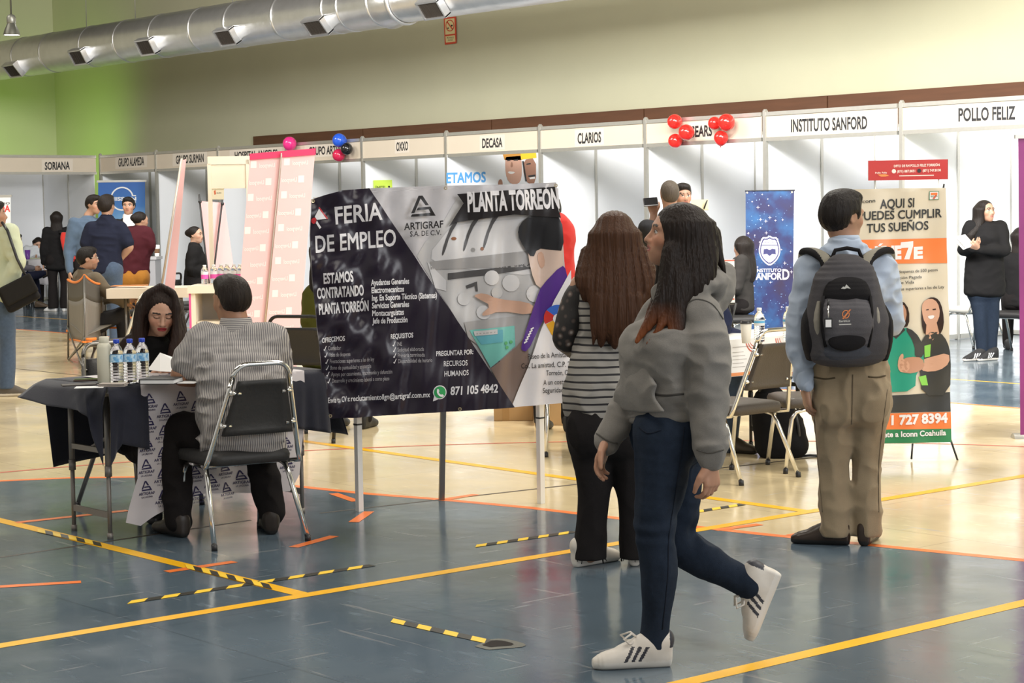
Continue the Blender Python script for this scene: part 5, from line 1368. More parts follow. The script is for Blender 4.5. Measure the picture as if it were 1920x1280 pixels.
# right table: white top, leaflets taped to the rim
RX0, RX1, RY0, RY1 = -8.72, -8.08, 8.02, 9.45
folding_table(RX0, RX1, RY0, RY1, .74, 'white topped table with dark legs at the right, leaflets taped along its edge', mat('table_leg_dark', (.03, .028, .026), .45, .4), mat('white_table_top', (.78, .76, .72), .4))
LFM = [print_mat('leaflet_orange', (.80, .30, .12)), print_mat('leaflet_grey', (.45, .42, .40)), print_mat('leaflet_red', (.62, .14, .09))]
lfl = ['leaflet with brown arcs at the left of the right table rim', 'white leaflet with an orange foot band on the right table rim', 'leaflet half behind the empty chair on the right table rim', 'leaflet right of the empty chair\'s back']
for i, (y, w_, h_, ry) in enumerate([(8.40, .16, .26, .1), (8.63, .24, .22, -.04), (8.90, .22, .24, .03), (9.17, .24, .25, -.02)]):
    a = Art(lambda u, v, l: (RX1 + .012 + .02 * v + l, u, .745 - v)); f = lambda u, v: (y + u * w_ - .5 * w_ + ry * v * h_, v * h_)
    a.poly([f(0, 0), f(1, 0), f(1, 1), f(0, 1)], PAPER); a.up(2); a.poly([f(.02, .90), f(.98, .90), f(.98, .99), f(.02, .99)], LFM[0]); a.poly([f(.1, .2), f(.75, .2), f(.75, .22), f(.1, .22)], LFM[1])
    for k in range(5): a.poly([f(.1, .34 + .1 * k), f(.5 + .06 * (k % 3), .34 + .1 * k), f(.5 + .06 * (k % 3), .355 + .1 * k), f(.1, .355 + .1 * k)], LFM[1])
    for k in range(3): c_ = f(.88, .05); a.circ(c_, .075 - .018 * k, LFM[2], 16, a0=pi * .5, a1=pi, hole=.88)
    o = a.build('leaflet'); recenter(tag(o, lfl[i], 'leaflet', 'leaflets taped to the right table'))
zt = .743
coffee_cup(G(1399, 643, zt), 'white takeaway coffee cup with black lid on the right table', .13, mat('cup_cream', (.76, .71, .60), .6), BLACKP)
water_bottle(G(1424, 641, zt), 'clear water bottle beside the takeaway cup on the right table', WCAP, WLAB, .20, 'water bottles on the right table', (.115, .128, mat('label_blue', (.12, .45, .75), .4)), .031)
water_bottle(G(1478, 638, zt), 'clear water bottle half hidden by the blue sleeve of the man with backpack', WCAP, WLAB, .20, 'water bottles on the right table', (.115, .128, mat('label_blue', (.12, .45, .75), .4)), .031)
# easel with framed picture, behind the table
D = 14.5; T = wthing('easel', 'small folding easel with a red edged picture right of the grey hood', 'easel', (*PD(1368, 640, D)[:2], 0))
a = Art(lambda u, v, l: tuple(PD(u, v, D - l))); a.poly([(1335, 487), (1377, 486), (1378, 567), (1336, 568)], PAPER); a.up(3); a.poly([(1337, 488), (1377, 487), (1377, 489), (1337, 490)], LFM[2]); a.poly([(1338, 560), (1377, 559), (1377, 562), (1338, 563)], LFM[2]); a.poly([(1355, 545), (1376, 541), (1376, 556), (1357, 558)], print_mat('pic_blue', (.10, .18, .24))); a.up(); a.poly([(1368, 543), (1373, 541), (1371, 554), (1366, 556)], LFM[0]); a.poly([(1372, 526), (1376, 526), (1376, 534), (1371, 535)], print_mat('pic_olive', (.12, .10, .06))); a.build('framed_picture', T); pdbox(MB(), 1335, 487, 1378, 568, D + .003, .012).build('picture_back', BLACKP, T)
for q0, q1 in (((1340, 570), (1378, 568)), ((1365, 568), (1380, 640)), ((1380, 568), (1362, 640)), ((1345, 568), (1345, 642))): MB().tube([PD(*q0, D + .03), PD(*q1, D + .03 + (.1 if q1[0] > 1370 else 0))], .009, 8).build('leg' if q1[1] > 600 else 'tray', BLKTUBE, T)
for x in (1345, 1366, 1379): q = PD(x, 640, D + .05); MB().tube([(q[0], q[1], q[2]), (q[0], q[1], 0)], .009, 8).build('leg', BLKTUBE, T)

# ---------------------------------------------------------------- tall X banner, red sign, purple roll-up
D = 11.75
T = wthing('x_banner', 'tall cream and orange recruitment banner on a thin black X stand', 'banner', (*PD(1700, 850, D)[:2], 0))


def xmap(u, v, l):
    p = PD(u, v, D); s = float((p - PD(1690, 600, D)) @ RT); z = p[2]; return tuple(p - FW * (l + .006 * sin(z * 8 + s * 5) + .004 * sin(z * 21 - s * 14) + .004 * sin(s * 30)))


a = Art(lambda u, v, l: xmap(u, v, l * 2.), 12.); CRB, ORB, GRB, BKB, GPN = [print_mat(n, c, .3) for n, c in (('iconn_cream', (.66, .60, .48)), ('iconn_orange', (.85, .22, .06)), ('iconn_green', (.03, .22, .09)), ('iconn_black', (.040, .042, .042)), ('iconn_mint', (.02, .30, .20)))]
LM, SKA, SKB, HRB = print_mat('iconn_lime', (.25, .62, .10), .3), print_mat('iconn_skin', (.62, .36, .25), .3), print_mat('iconn_skin2', (.50, .27, .18), .3), print_mat('iconn_hair', (.030, .014, .010), .3)
L_ = lambda y: 1597 + (y - 352) * .012; R_ = lambda y: 1773 + (y - 352) * .0225
a.poly([(1597, 355), (1680, 353), (1773, 352), (1779, 600), (1784, 828), (1700, 831), (1603, 832), (1600, 600)], CRB); a.up(2)
a.poly([(L_(450), 450), (R_(446), 446), (R_(493), 493), (L_(495), 495)], ORB); a.poly([(L_(776), 776), (R_(772), 772), (R_(803), 803), (L_(806), 806)], ORB); a.poly([(L_(806), 806), (R_(803), 803), (R_(828), 828), (L_(832), 832)], GRB); a.poly([(L_(745), 745), (R_(735), 735), (R_(771), 771), (L_(775), 775)], BKB); a.up()
a.text('AQUI SI', (1650, 391), (1714, 388), 17, BKB, .02); a.text('PUEDES CUMPLIR', (1610, 413), (1765, 407), 16, BKB, .02); a.text('TUS SUEÑOS', (1625, 436), (1741, 430), 16, BKB, .02); a.text('iconn', (1615, 381), (1641, 379), 7, BKB, .01)
a.text('ÚNE', (1640, 486), (1690, 484), 23, WHP, .06); a.text('E', (1713, 484), (1731, 483), 20, WHP, .06); a.poly([(1689, 454), (1712, 452), (1712, 461), (1705, 486), (1695, 486), (1703, 464), (1688, 465)], WHP)
a.poly([(1742, 359), (1760, 358), (1760, 374), (1742, 375)], GRB); a.up(); a.poly([(1743, 360), (1759, 359), (1759, 373), (1743, 374)], WHP); a.up(); a.poly([(1745, 361.5), (1757, 361), (1757, 365), (1745, 365.5)], ORB); a.poly([(1753, 365), (1757, 365), (1752, 373), (1748, 373)], LFM[2]); a.text('ELEVEN', (1745, 369.5), (1757, 369), 2.6, GRB, .02)
for t, p0, p1 in [('Vales de despensa de 500 pesos', (1655, 514), (1758, 508)), ('Capacitación Pagada', (1655, 525), (1728, 521)), ('Seguro de Vida', (1655, 534), (1713, 531)), ('Prestaciones superiores a las de Ley', (1655, 546), (1770, 540))]: a.text(t, p0, p1, 5.5, BKB, .008)
a.text('871 727 8394', (1643, 797), (1776, 791), 17, WHP, .045); a.text('Únete a Iconn Coahuila', (1640, 820), (1773, 815), 10, WHP, .03)
# printed portraits
a.poly([(1728, 575), (1736, 561), (1748, 556), (1760, 561), (1767, 580), (1769, 612), (1760, 630), (1733, 630), (1727, 605)], HRB, 1); a.up()
a.poly([(1738, 622), (1762, 622), (1776, 640), (1782, 665), (1782, 740), (1728, 742), (1725, 690), (1722, 650)], BKB, 1); a.poly([(1729, 566), (1744, 558), (1758, 566), (1762, 588), (1754, 608), (1743, 614), (1733, 605), (1728, 585)], SKA, 1); a.poly([(1737, 600), (1754, 600), (1760, 624), (1746, 640), (1735, 626)], SKA); a.up()
a.poly([(1736, 580), (1741, 579), (1741, 581), (1736, 581.5)], HRB); a.poly([(1748, 579), (1754, 578), (1754, 580.5), (1748, 581)], HRB); a.poly([(1738, 592), (1752, 590), (1749, 597), (1742, 598)], WHP, 1); a.poly([(1728, 675), (1742, 670), (1778, 660), (1780, 680), (1760, 695), (1732, 697), (1726, 688)], SKA, 1); a.poly([(1722, 706), (1736, 703), (1740, 722), (1728, 722)], LM)
a.poly([(1733, 648), (1745, 645), (1744, 668), (1734, 670)], LM); a.up()
a.poly([(1660, 590), (1675, 565), (1692, 563), (1704, 580), (1704, 610), (1690, 615), (1665, 615)], HRB, 1); a.poly([(1655, 626), (1695, 612), (1716, 622), (1730, 645), (1734, 690), (1718, 695), (1715, 732), (1655, 736)], GPN, 1); a.up()
a.poly([(1672, 572), (1692, 568), (1700, 585), (1696, 605), (1685, 612), (1674, 605)], SKB, 1); a.poly([(1694, 612), (1714, 620), (1730, 645), (1733, 668), (1715, 672), (1714, 645)], BKB, 1); a.poly([(1668, 625), (1690, 611), (1697, 618), (1680, 635)], BKB); a.up(); a.poly([(1685, 676), (1705, 668), (1730, 670), (1734, 690), (1712, 700), (1690, 698)], SKB, 1); a.poly([(1683, 690), (1684, 672), (1690, 662), (1694, 664), (1693, 675), (1705, 678), (1705, 695), (1690, 699)], SKA, 1)
a.build('printed_sheet', T)
for q0, q1, n_ in (((1770, 345), (1768, 358), 'stand_arm'), ((1783, 826), (1796, 864), 'foot'), ((1711, 832), (1709, 860), 'foot'), ((1604, 830), (1598, 862), 'foot')): MB().tube([PD(*q0, D + .01), PD(*q1, D + (.0 if q1[1] < 400 else -.05))], .006, 8).build(n_, BLKTUBE, T)
MB().tube([PD(1600, 356, D + .03), PD(1690, 600, D + .06), PD(1783, 827, D + .03)], .007, 8).build('stand_arm', BLKTUBE, T); MB().tube([PD(1770, 354, D + .03), PD(1690, 600, D + .07), PD(1604, 830, D + .03)], .007, 8).build('stand_arm', BLKTUBE, T)
D2 = 14.; T = wthing('sign_stand', 'small dark red lettered sign on two thin poles above the cream banner', 'sign', (*PD(1700, 700, D2)[:2], 0))
a = Art(lambda u, v, l: tuple(PD(u, v, D2 - l))); a.poly([(1628, 301), (1777, 298.5), (1777, 336), (1628, 338.5)], print_mat('brick_red', (.40, .028, .025))); a.up(3); SPK = print_mat('sign_pale', (.78, .62, .55))
a.text('DPTO DE RH POLLO FELIZ TORREÓN', (1676, 313.5), (1762, 311), 4.4, SPK, .03); a.text('(871) 887.0831', (1682, 323.5), (1716, 322.5), 4.4, SPK, .03); a.text('(871) 747.8138', (1730, 322), (1764, 321), 4.4, SPK, .03); a.circ((1676, 321), 4, SPK, 16); a.circ((1723.5, 320), 3.8, INK, 16); a.poly([(1686, 328.8), (1751, 327.6), (1751, 329.2), (1686, 330.4)], SPK); a.poly([(1645, 327), (1660, 326.5), (1667, 329), (1660, 331), (1652, 331)], print_mat('sign_orange', (.70, .24, .06))); a.text('Pollo Feliz', (1641, 325.5), (1663, 325), 3.2, SPK, .02)
a.build('sign_board', T); pdbox(MB(), 1628, 300, 1777, 337, D2 + .003, .01).build('board_back', BLACKP, T)
for x in (1641, 1760): q = PD(x, 330, D2 + .012); MB().tube([q, (q[0], q[1], 0)], .005, 8).build('pole', ALU, T)
D = 12.7; T = wthing('roll_up_banner', 'purple roll-up banner with silver base at the right photo edge', 'banner', (*PD(1960, 810, D)[:2], 0))
a = Art(lambda u, v, l: tuple(PD(u, v, D - l))); a.poly([(1909, 257), (2130, 253), (2130, 812), (1913, 815)], mat('purple_print', (.22, .03, .16), .4, noise=.35, nscale=2)); a.build('printed_sheet', T)
pdbox(MB(), 1903, 251, 2136, 258, D - .015, .03).build('top_rail', ALU, T); mb = MB(); mb.tube([PD(1899, 832, D + .05), PD(2140, 829, D + .05)], .07, 14); mb.build('base', ALU, T)


# ============================================================ PEOPLE
def std(F, H, fx, fy, lean=0.):
    """upright joints for a figure of height H looking along (fx, fy)"""
    f = nrm((fx, fy, 0)); l = np.array([f[1], -f[0], 0]); z = np.array([0, 0, 1.]); J = dict(f=f, l=l, H=H)
    J['hd'] = f * .02 + z * .935 * H; J['hs'] = .132 * H; J['face'] = f; J['nk'] = z * .845 * H - f * .01; J['ch'] = z * .74 * H; J['hp'] = z * .53 * H
    for s, k in ((1, 'R'), (-1, 'L')):
        J['s' + k] = l * s * .108 * H + z * .812 * H; J['e' + k] = l * s * .14 * H + z * .625 * H - f * .02; J['w' + k] = l * s * .145 * H + z * .485 * H + f * .05
        J['h' + k] = l * s * .055 * H + z * .51 * H; J['k' + k] = l * s * .06 * H + z * .285 * H + f * .015; J['a' + k] = l * s * .06 * H + z * .05 * H - f * .02; J['t' + k] = f; J['d' + k] = nrm(-z + f * .15); J['p' + k] = -l * s
    return J


def sit(F, fx, fy, sz=.46, T=.98):
    J = std(F, 1.65, fx, fy); f, l = J['f'], J['l']; z = np.array([0, 0, 1.])
    J['hp'] = z * (sz + .10); J['nk'] = z * (sz + .57 * T) + f * .02; J['ch'] = z * (sz + .40 * T); J['hd'] = z * (sz + .72 * T) + f * .05
    for s, k in ((1, 'R'), (-1, 'L')):
        J['s' + k] = l * s * .178 + z * (sz + .53 * T); J['e' + k] = l * s * .22 + z * (sz + .25) + f * .06; J['w' + k] = l * s * .12 + z * (sz + .22) + f * .28; J['h' + k] = l * s * .09 + z * (sz + .07); J['k' + k] = l * s * .11 + z * (sz + .05) + f * .42; J['a' + k] = l * s * .11 + z * .09 + f * .40; J['d' + k] = nrm(f - z * .2)
    return J


def gen(F, J, h, top, pants, shoes=None, hair=HBLACK, hk='short', skin=(.42, .24, .16), sleeve='long', hem=None, tw=1., td=1., arm=1., leg=1., lower=True, flare=0., seated=False, hcut=.16, hface=None, hairclip=None, foldk=1., beard=0., closed=False, lip=(.36, .13, .10), collar=None, seed=1, body_h=None, gender=0, legm=None, cuff=None, hands=True, extra_top=(), extra_hair=(), headj=1., tuck=False):
    f, l, H = J['f'], J['l'], J.get('H', 1.65); z = np.array([0, 0, 1.]); hd = Head(J['hd'], J['face'], J.get('up', (0, 0, 1)), J['hs'])
    sh = (J['sR'] + J['sL']) / 2; sl = nrm(J['sR'] - J['sL'])
    # ---- body
    B = hd.prims(jaw=headj); B.append(chain([J['nk'] - z * .05, J['nk'] + z * .02, hd.p(0, -.08, .2)], [.062, .052 - .006 * gender, .052 - .006 * gender], .03))
    B.append(loft([J['hp'], J['ch'], sh], [.12, .13, .12], [.08, .085, .07], sl, f, .04))
    for k in 'RL':
        B += limb(J['s' + k], J['e' + k], J['w' + k], .045 * arm, .040 * arm, .027 * arm)
        if hands: B += hand(J['w' + k] + J['d' + k] * .01, J['d' + k], J['p' + k], J.get('c' + k, .55), J.get('th' + k, J['f'] + z * .3), .94 - .07 * gender)
        if lower: B += limb(J['h' + k], J['k' + k], J['a' + k], .07 * leg, .05, .036)
    F.make('body', B, body_h or h, SKIN, colfn=hd.color(skin, lip=lip, closed=closed, beard=beard))
    # ---- hair
    E = hd.e
    if hk != 'none':
        if hk == 'short':
            Hp = [E((0, -.09, .65), (.365, .44, .395), .03), E((0, -.24, .45), (.325, .27, .28), .04), E((.285, -.03, .58), (.075, .22, .20), .03), E((-.285, -.03, .58), (.075, .22, .20), .03), E((0, .20, .90), (.26, .19, .11), .05)]; cut = [E((0, .64, .38), (.46, .50, .44), .02, 's'), E((.42, -.01, .34), (.15, .13, .22), .02, 's'), E((-.42, -.01, .34), (.15, .13, .22), .02, 's')]
        elif hk == 'bald': Hp = [E((0, -.09, .64), (.348, .425, .375), .03), E((0, -.24, .42), (.30, .25, .28), .04)]; cut = [E((0, .50, .40), (.50, .46, .50), .02, 's'), E((.42, .02, .36), (.16, .14, .24), .02, 's'), E((-.42, .02, .36), (.16, .14, .24), .02, 's')]
        elif hk == 'bun': Hp = [E((0, -.09, .63), (.375, .46, .40), .03), E((0, -.55, .60), (.17, .16, .17), .04)]; cut = [E((0, .56, .36), (.50, .46, .46), .03, 's')]
        else:
            Hp = [E((0, -.10, .63), (.40, .47, .42), .03)]; cut = [E((0, .60, .34), (.34, .46, .46), .04, 's')]
            if hk == 'long': Hp += [loft([hd.p(0, -.22, .65), hd.p(0, -.30, .2), hd.p(0, -.36, -.25), hd.p(0, -.40, -.75), hd.p(0, -.36, -1.15)], [.40 * J['hs'], .42 * J['hs'], .46 * J['hs'], .42 * J['hs'], .28 * J['hs']], [.22 * J['hs'], .20 * J['hs'], .16 * J['hs'], .13 * J['hs'], .09 * J['hs']], hd.l, nrm(hd.f * [1, 1, 0]), .06)]
        F.make('hair', Hp + list(extra_hair) + cut, h, hair, disp=strands(hd.p(0, -.1, .5), -.0015 if hk != 'bald' else .001) if h < .008 else None, clips=hairclip or ())
    # ---- top garment
    zs = (hem if hem is not None else J['hp'][2] - .06); lo = J['hp'].copy(); lo[2] = zs
    q0 = (.84, .84) if tuck else ((1.16, 1.0) if zs < J['hp'][2] - .12 else (1.07, 1.03)); Tp = [loft([lo, seg(J['hp'], sh, .2), seg(J['hp'], sh, .55), seg(J['hp'], sh, .80), sh, J['nk'] + z * .005], [q * tw for q in (.168 * q0[0], .155 * max(q0), .160, .172, .150, .066)], [q * td for q in (.122 * q0[0], .115 * max(q0), .115, .118, .092, .068)], sl, f, .045, 2.3 if h < .008 else 2)]
    for k in 'RL':
        s_, e_, w_ = J['s' + k], J['e' + k], J['w' + k]
        if sleeve == 'long': Tp += limb(s_ - (s_ - sh) * .06, e_, seg(e_, w_, .97), .066 * arm, .056 * arm, .041 * arm, 1.02, .05)
        elif sleeve == 'short': Tp += [tube_s([s_ - (s_ - sh) * .06, seg(s_, e_, .35), seg(s_, e_, .74)], [.068 * arm, .066 * arm, .066 * arm], .05)]
    Tp += list(extra_top)
    if gender: Tp += [ell(J['ch'] + f * .085 * td + l * q + z * .01, (.065, .06, .06), None, .06) for q in (.07, -.07)]
    fo = fold(.0055 * foldk, 26 if h > .007 else 34, seed, (1, 1, 1.3))
    tp = F.make('shirt' if sleeve != 'coat' else 'coat', Tp, h, top, disp=fo)
    if collar is not None:
        c0 = J['nk'] + z * .012; F.make('collar', [loft([c0 - z * .03 + f * .01, c0 + z * .012 - f * .004], [.074, .067], [.072, .064], sl, f, .01), loft([c0 + z * .02 - z * .06, c0 + z * .08], [.056, .054], [.056, .054], sl, f, .005, op='s')], max(.005, h * .8), collar, parent=tp)
    hd.top = tp
    # ---- trousers
    if lower:
        P_ = [loft([J['hp'] + z * .10, J['hp'] + z * .02, (J['hR'] + J['hL']) / 2 - z * .05], [.150 * tw, .168 * tw, .145 * tw], [.108 * td, .122 * td, .105 * td], sl, f, .05, 2.3 if h < .008 else 2)]
        for k in 'RL':
            a_ = J['a' + k] + (J['a' + k] - J['k' + k]) * .03; P_ += limb(J['h' + k], J['k' + k], a_, .093 * leg, .068 * leg, (.052 + flare) * leg, 1.0, .045)
            if not seated: P_.append(ell(J['h' + k] - f * .055, (.08 * leg, .08 * leg, .085 * leg), None, .06))
        hd.tr = F.make('trousers', P_, h, pants, disp=fold(.005 * foldk, 22 if h > .007 else 34, seed + 5, (1, 1, .75)), clips=() if seated else [((0, 0, min(J['aL'][2], J['aR'][2]) - .028), (0, 0, -1))])
        if shoes is not None:
            for k in 'RL':
                t_ = J['t' + k]; up = J.get('u' + k, (0, 0, 1)); base = J['a' + k] - nrm(np.array(t_, float)) * .055; base = base - nrm(up) * (J['a' + k][2] if k + 'g' not in J and tuple(up) == (0, 0, 1) else .07)
                if tuple(up) == (0, 0, 1): base[2] = J.get('fz', 0.)
                pr, (a_, sl_, sf, su, _) = shoe(base, t_, up, .262 - .02 * gender, .045)
                so = shoes[1]; F.make('shoe', pr, min(h, .006), [shoes[0], so], matfn=lambda C_, a_=a_, su=su: ((C_ - A3(a_)) @ A3(su) < .024).astype(int), clips=[(a_, -np.array(su))])
    return hd


def cloth(n, c, **k): return fabric(n, c, **k)


SOLE_W, SOLE_B = mat('sole_white', (.70, .66, .60), .6), mat('sole_black', (.015, .014, .013), .5)
DENIM = cloth('dark_denim', (.014, .022, .038), noise=.3, nscale=60, bscale=600); DENIM2 = cloth('blue_denim', (.055, .085, .14), noise=.3, nscale=40); BLKC = cloth('black', (.010, .0095, .010)); BLKT = cloth('black_trousers', (.012, .010, .010), noise=.2)

# ---------------------------------------------------------------- the walking woman in the grey hoodie
F = Fig('young woman striding left in a grey hoodie, dark jeans and white striped sneakers', 1225, 1240); j = F.j; J = std(F, 1.60, -.78, -.62)
J.update(hd=j(1267, 442, -.02), hs=.20, face=nrm((-.985, -.06, .14)), nk=j(1284, 535, .0), ch=j(1262, 640, -.01), hp=j(1250, 790, 0), sR=j(1222, 592, .14), sL=j(1319, 592, -.12))
J.update(sR=j(1228, 592, .13), eR=j(1192, 715, .10), wR=j(1143, 822, .02), eL=j(1328, 735, -.16), wL=j(1333, 862, -.19), dR=nrm((-.42, -.1, -.9)), pR=nrm((.6, -.3, -.2)), dL=nrm((.02, -.05, -1)), pL=nrm((-.6, .6, 0)), thR=(-.8, -.3, 0), thL=(-1, -.3, 0), cL=.8, cR=.6)
J.update(hL=j(1246, 820, -.07), kL=j(1229, 985, -.09), aL=j(1228, 1190, -.07), tL=nrm((-1, -.08, 0)), hR=j(1262, 815, .08), kR=j(1268, 1008, .10), aR=j(1398, 1088, .10), tR=nrm((-.39, -.03, -.92)), uR=nrm((-.92, 0, .39)))
HOOD = cloth('grey_marl', (.205, .190, .170), noise=.10, nscale=120, bscale=500); z = np.array([0, 0, 1.])
hd = Head(J['hd'], J['face'], (0, 0, 1), J['hs']); sh = (J['sR'] + J['sL']) / 2; sl = nrm(J['sL'] - J['sR']); f = J['f']
B = hd.prims(ears=False) + [chain([J['nk'] - z * .05, J['nk'] + z * .02, hd.p(0, -.06, .2)], [.058, .047, .047], .03), loft([J['hp'], J['ch'], sh], [.11, .12, .11], [.08, .08, .07], sl, f, .04)]
for k in 'RL': B += limb(J['s' + k], J['e' + k], J['w' + k], .042, .038, .026) + hand(J['w' + k] + J['d' + k] * .005, J['d' + k], J['p' + k], J['c' + k], J['th' + k], .92) + limb(J['h' + k], J['k' + k], J['a' + k], .06, .038, .028)
B += [chain([J['aL'], J['aL'] + np.array([.005, 0, -.035])], [.034, .034], .02), chain([J['aR'], j(1418, 1096, .10)], [.034, .034], .02)]
F.make('body', B, .0042, SKIN, colfn=hd.color((.46, .24, .15), lip=(.36, .10, .09)))
# hoodie
T_ = [loft([j(1247, 775, -.0), j(1246, 745, 0), j(1250, 700, -.01), j(1259, 640, -.01), sh - z * .02, J['nk'] + z * .0], [.150, .165, .168, .170, .145, .075], [.108, .125, .132, .128, .098, .075], sl, f, .05, 2.3),
      tube_s([J['sL'] - sl * .02, j(1326, 655, -.15), J['eL'], j(1331, 800, -.18), j(1333, 838, -.19), j(1333, 858, -.19)], [.068, .073, .066, .057, .056, .043], .012), tube_s([J['sR'] + sl * .02, j(1208, 660, .13), J['eR'], j(1163, 785, .05), j(1148, 812, .03), j(1139, 828, .02)], [.062, .066, .060, .052, .052, .041], .012)]
T_ += [ell(J['ch'] + f * .09 + sl * q - z * .01, (.06, .06, .06), None, .07) for q in (.065, -.065)]
T_ += [tube_s([J['nk'] + sl * .085 + f * .05 - z * .02, J['nk'] + sl * .10 - f * .04 + z * .01, J['nk'] - f * .10 + z * .015, J['nk'] - sl * .10 - f * .04 + z * .01, J['nk'] - sl * .085 + f * .05 - z * .02], [.030, .042, .055, .042, .03], .03),
       loft([j(1352, 500, .06), j(1350, 525, .04), j(1338, 560, .02), j(1325, 600, .01)], [.045, .062, .070, .05], [.03, .05, .055, .03], (.3, -.95, 0), (1, .3, 0), .04)]
fl0 = fold(.009, 30, 3, (1, 1, 1.5))


def hood_fold(P): 
    c = A3(J['eL']); d = np.sqrt(((P - c) ** 2).sum(1)); c2 = A3(j(1332, 835, -.19)); d2 = np.sqrt(((P - c2) ** 2).sum(1)); return fl0(P) + (.004 * np.sin(P[:, 2] * 110 + P[:, 0] * 60 + 5 * vnoise(P * 14)) * np.exp(-(d / .07) ** 2) + .004 * np.sin(P[:, 2] * 170 + 4 * vnoise(P * 20)) * np.exp(-(d2 / .04) ** 2)).astype(F32)


hoodie = F.make('hoodie', T_, .0052, HOOD, disp=hood_fold)
# kangaroo pocket laid on the belly, with its slanted openings
pc_ = J['hp'] + z * .125 + f * .118; pk = loft([pc_ - z * .075 + f * .002, pc_ - z * .03 + f * .012, pc_ + z * .02 + f * .014, pc_ + z * .075 + f * .010], [.135, .125, .095, .075], [.018, .018, .016, .014], sl, f, .02, 2.6)
F.make('pouch_pocket', [pk], .0045, HOOD, parent=hoodie, disp=fold(.003, 30, 9))
F.make('hem_rib', [loft([j(1246, 785, 0), j(1246, 772, 0)], [.150, .152], [.112, .112], sl, f, .01, 2.3, n=1, cap=.2)], .005, HOOD, parent=hoodie)
F.make('undershirt', [loft([J['nk'] - z * .03 + f * .035, J['nk'] + z * .035 + f * .0], [.064, .055], [.064, .056], sl, f, .02)], .005, cloth('black_tee', (.015, .014, .015)))
# jeans
P_ = [loft([j(1249, 750, 0), j(1250, 790, 0), j(1254, 835, .01)], [.130, .150, .135], [.095, .108, .105], sl, f, .05, 2.3), ell(j(1272, 825, .0), (.085, .10, .09), None, .06)]
P_ += [tube_s([J['hL'], j(1240, 900, -.08), J['kL'], j(1236, 1075, -.09), j(1229, 1150, -.08), j(1227, 1205, -.07)], [.100, .084, .068, .060, .046, .044], .04), tube_s([J['hR'], j(1272, 915, .09), J['kR'], j(1315, 1046, .10), j(1365, 1075, .10), j(1408, 1098, .10)], [.098, .078, .066, .062, .050, .048], .04)]
kn_ = A3(J['kL'])
def jf(P): return fold_j(P) + (.003 * np.sin(P[:, 2] * 95 + 6 * vnoise(P * 12)) * np.exp(-((P[:, 2] - kn_[2]) / .06) ** 2)).astype(F32)
fold_j = fold(.008, 34, 12, (1, 1, .5))
jeans = F.make('jeans', P_, .005, DENIM, disp=jf)
HSEAM = cloth('grey_marl_seam', (.095, .088, .078)); DSEAM = cloth('denim_seam', (.010, .014, .024))
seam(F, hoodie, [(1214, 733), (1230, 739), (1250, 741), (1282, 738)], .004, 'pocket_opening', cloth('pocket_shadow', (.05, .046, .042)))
for pts in ([(1283, 574), (1305, 561), (1335, 570), (1356, 598)], [(1306, 843), (1330, 849), (1357, 843)], [(1118, 812), (1140, 826), (1158, 832)]): seam(F, hoodie, pts, .0026, 'seam', HSEAM)
seam(F, jeans, [(1283, 800), (1276, 860), (1264, 940), (1254, 1010), (1252, 1080), (1242, 1180)], .0022, 'side_seam', DSEAM); seam(F, jeans, [(1198, 800), (1215, 812), (1240, 806)], .0022, 'pocket_seam', DSEAM)
# sneakers with three dark stripes
SHW, SHS = mat('sneaker_white', (.66, .61, .54), .5, noise=.08, nscale=40), mat('sneaker_stripe', (.035, .035, .045), .5)


def sneaker(F, a, t, up, h=.0038, L=.262, upper=SHW, stripe=SHS, sole=SOLE_W, laces=True, w=.046):
    pr, (a_, l_, f_, u_, p) = shoe(a, t, up, L, w)
    pr += [chain([p(0, 0.01, .095), p(0, .03, .10)], [.03, .028], .02)]

    def mf(C_):
        q = (C_ - A3(a_)); x, y, zz = q @ A3(l_), q @ A3(f_), q @ A3(u_); m_ = np.zeros(len(C_), int)
        sy = y + zz * .55; st = (zz > .028) & (zz < .078) & (np.abs(x) > .018)
        for c in (.118, .142, .166): m_[st & (np.abs(sy - c) < .006)] = 1
        m_[zz < .026] = 2; m_[(y < .0) & (zz > .07)] = 1; return m_
    so = F.make('sneaker', pr, h, [upper, stripe, sole], matfn=mf, clips=[(a_, -np.array(u_))])
    if laces:
        for i in range(5):
            y = .105 + i * .019; zz = .088 - i * .0105; mb = MB().tube([p(-.026, y, zz - .012), p(-.012, y + .003, zz + .002), p(.012, y - .003, zz + .002), p(.026, y, zz - .012)], .0034, 6); mb.build('lace', SHW, so)
        for q in (1, -1): MB().tube([p(0, .10, .098), p(.015 * q, .125, .118), p(.034 * q, .155, .104), p(.030 * q, .135, .086), p(.004 * q, .103, .094)], .0038, 6).build('lace', SHW, so)
    return so


a0 = j(1253, 1255, -.07); a0[2] = 0.; sneaker(F, a0, (-1, -.10, 0), (0, 0, 1)); sneaker(F, j(1464, 1080, .10), J['tR'], J['uR'], L=.25)
# hair
GH = hair_mat('dark_auburn_tips', (.007, .005, .004), (.024, .014, .010), attr=True)
p1_, p2_, zc1, zc2 = j(1240, 560)[0], j(1276, 560)[0], j(1260, 560)[2], j(1260, 650)[2]


def hcol(V): f_ = np.clip((V[:, 2] - zc1) / (zc2 - zc1), 0, 1) * np.clip((p2_ - V[:, 0]) / (p2_ - p1_), 0, 1); return np.repeat(f_[:, None], 3, 1)

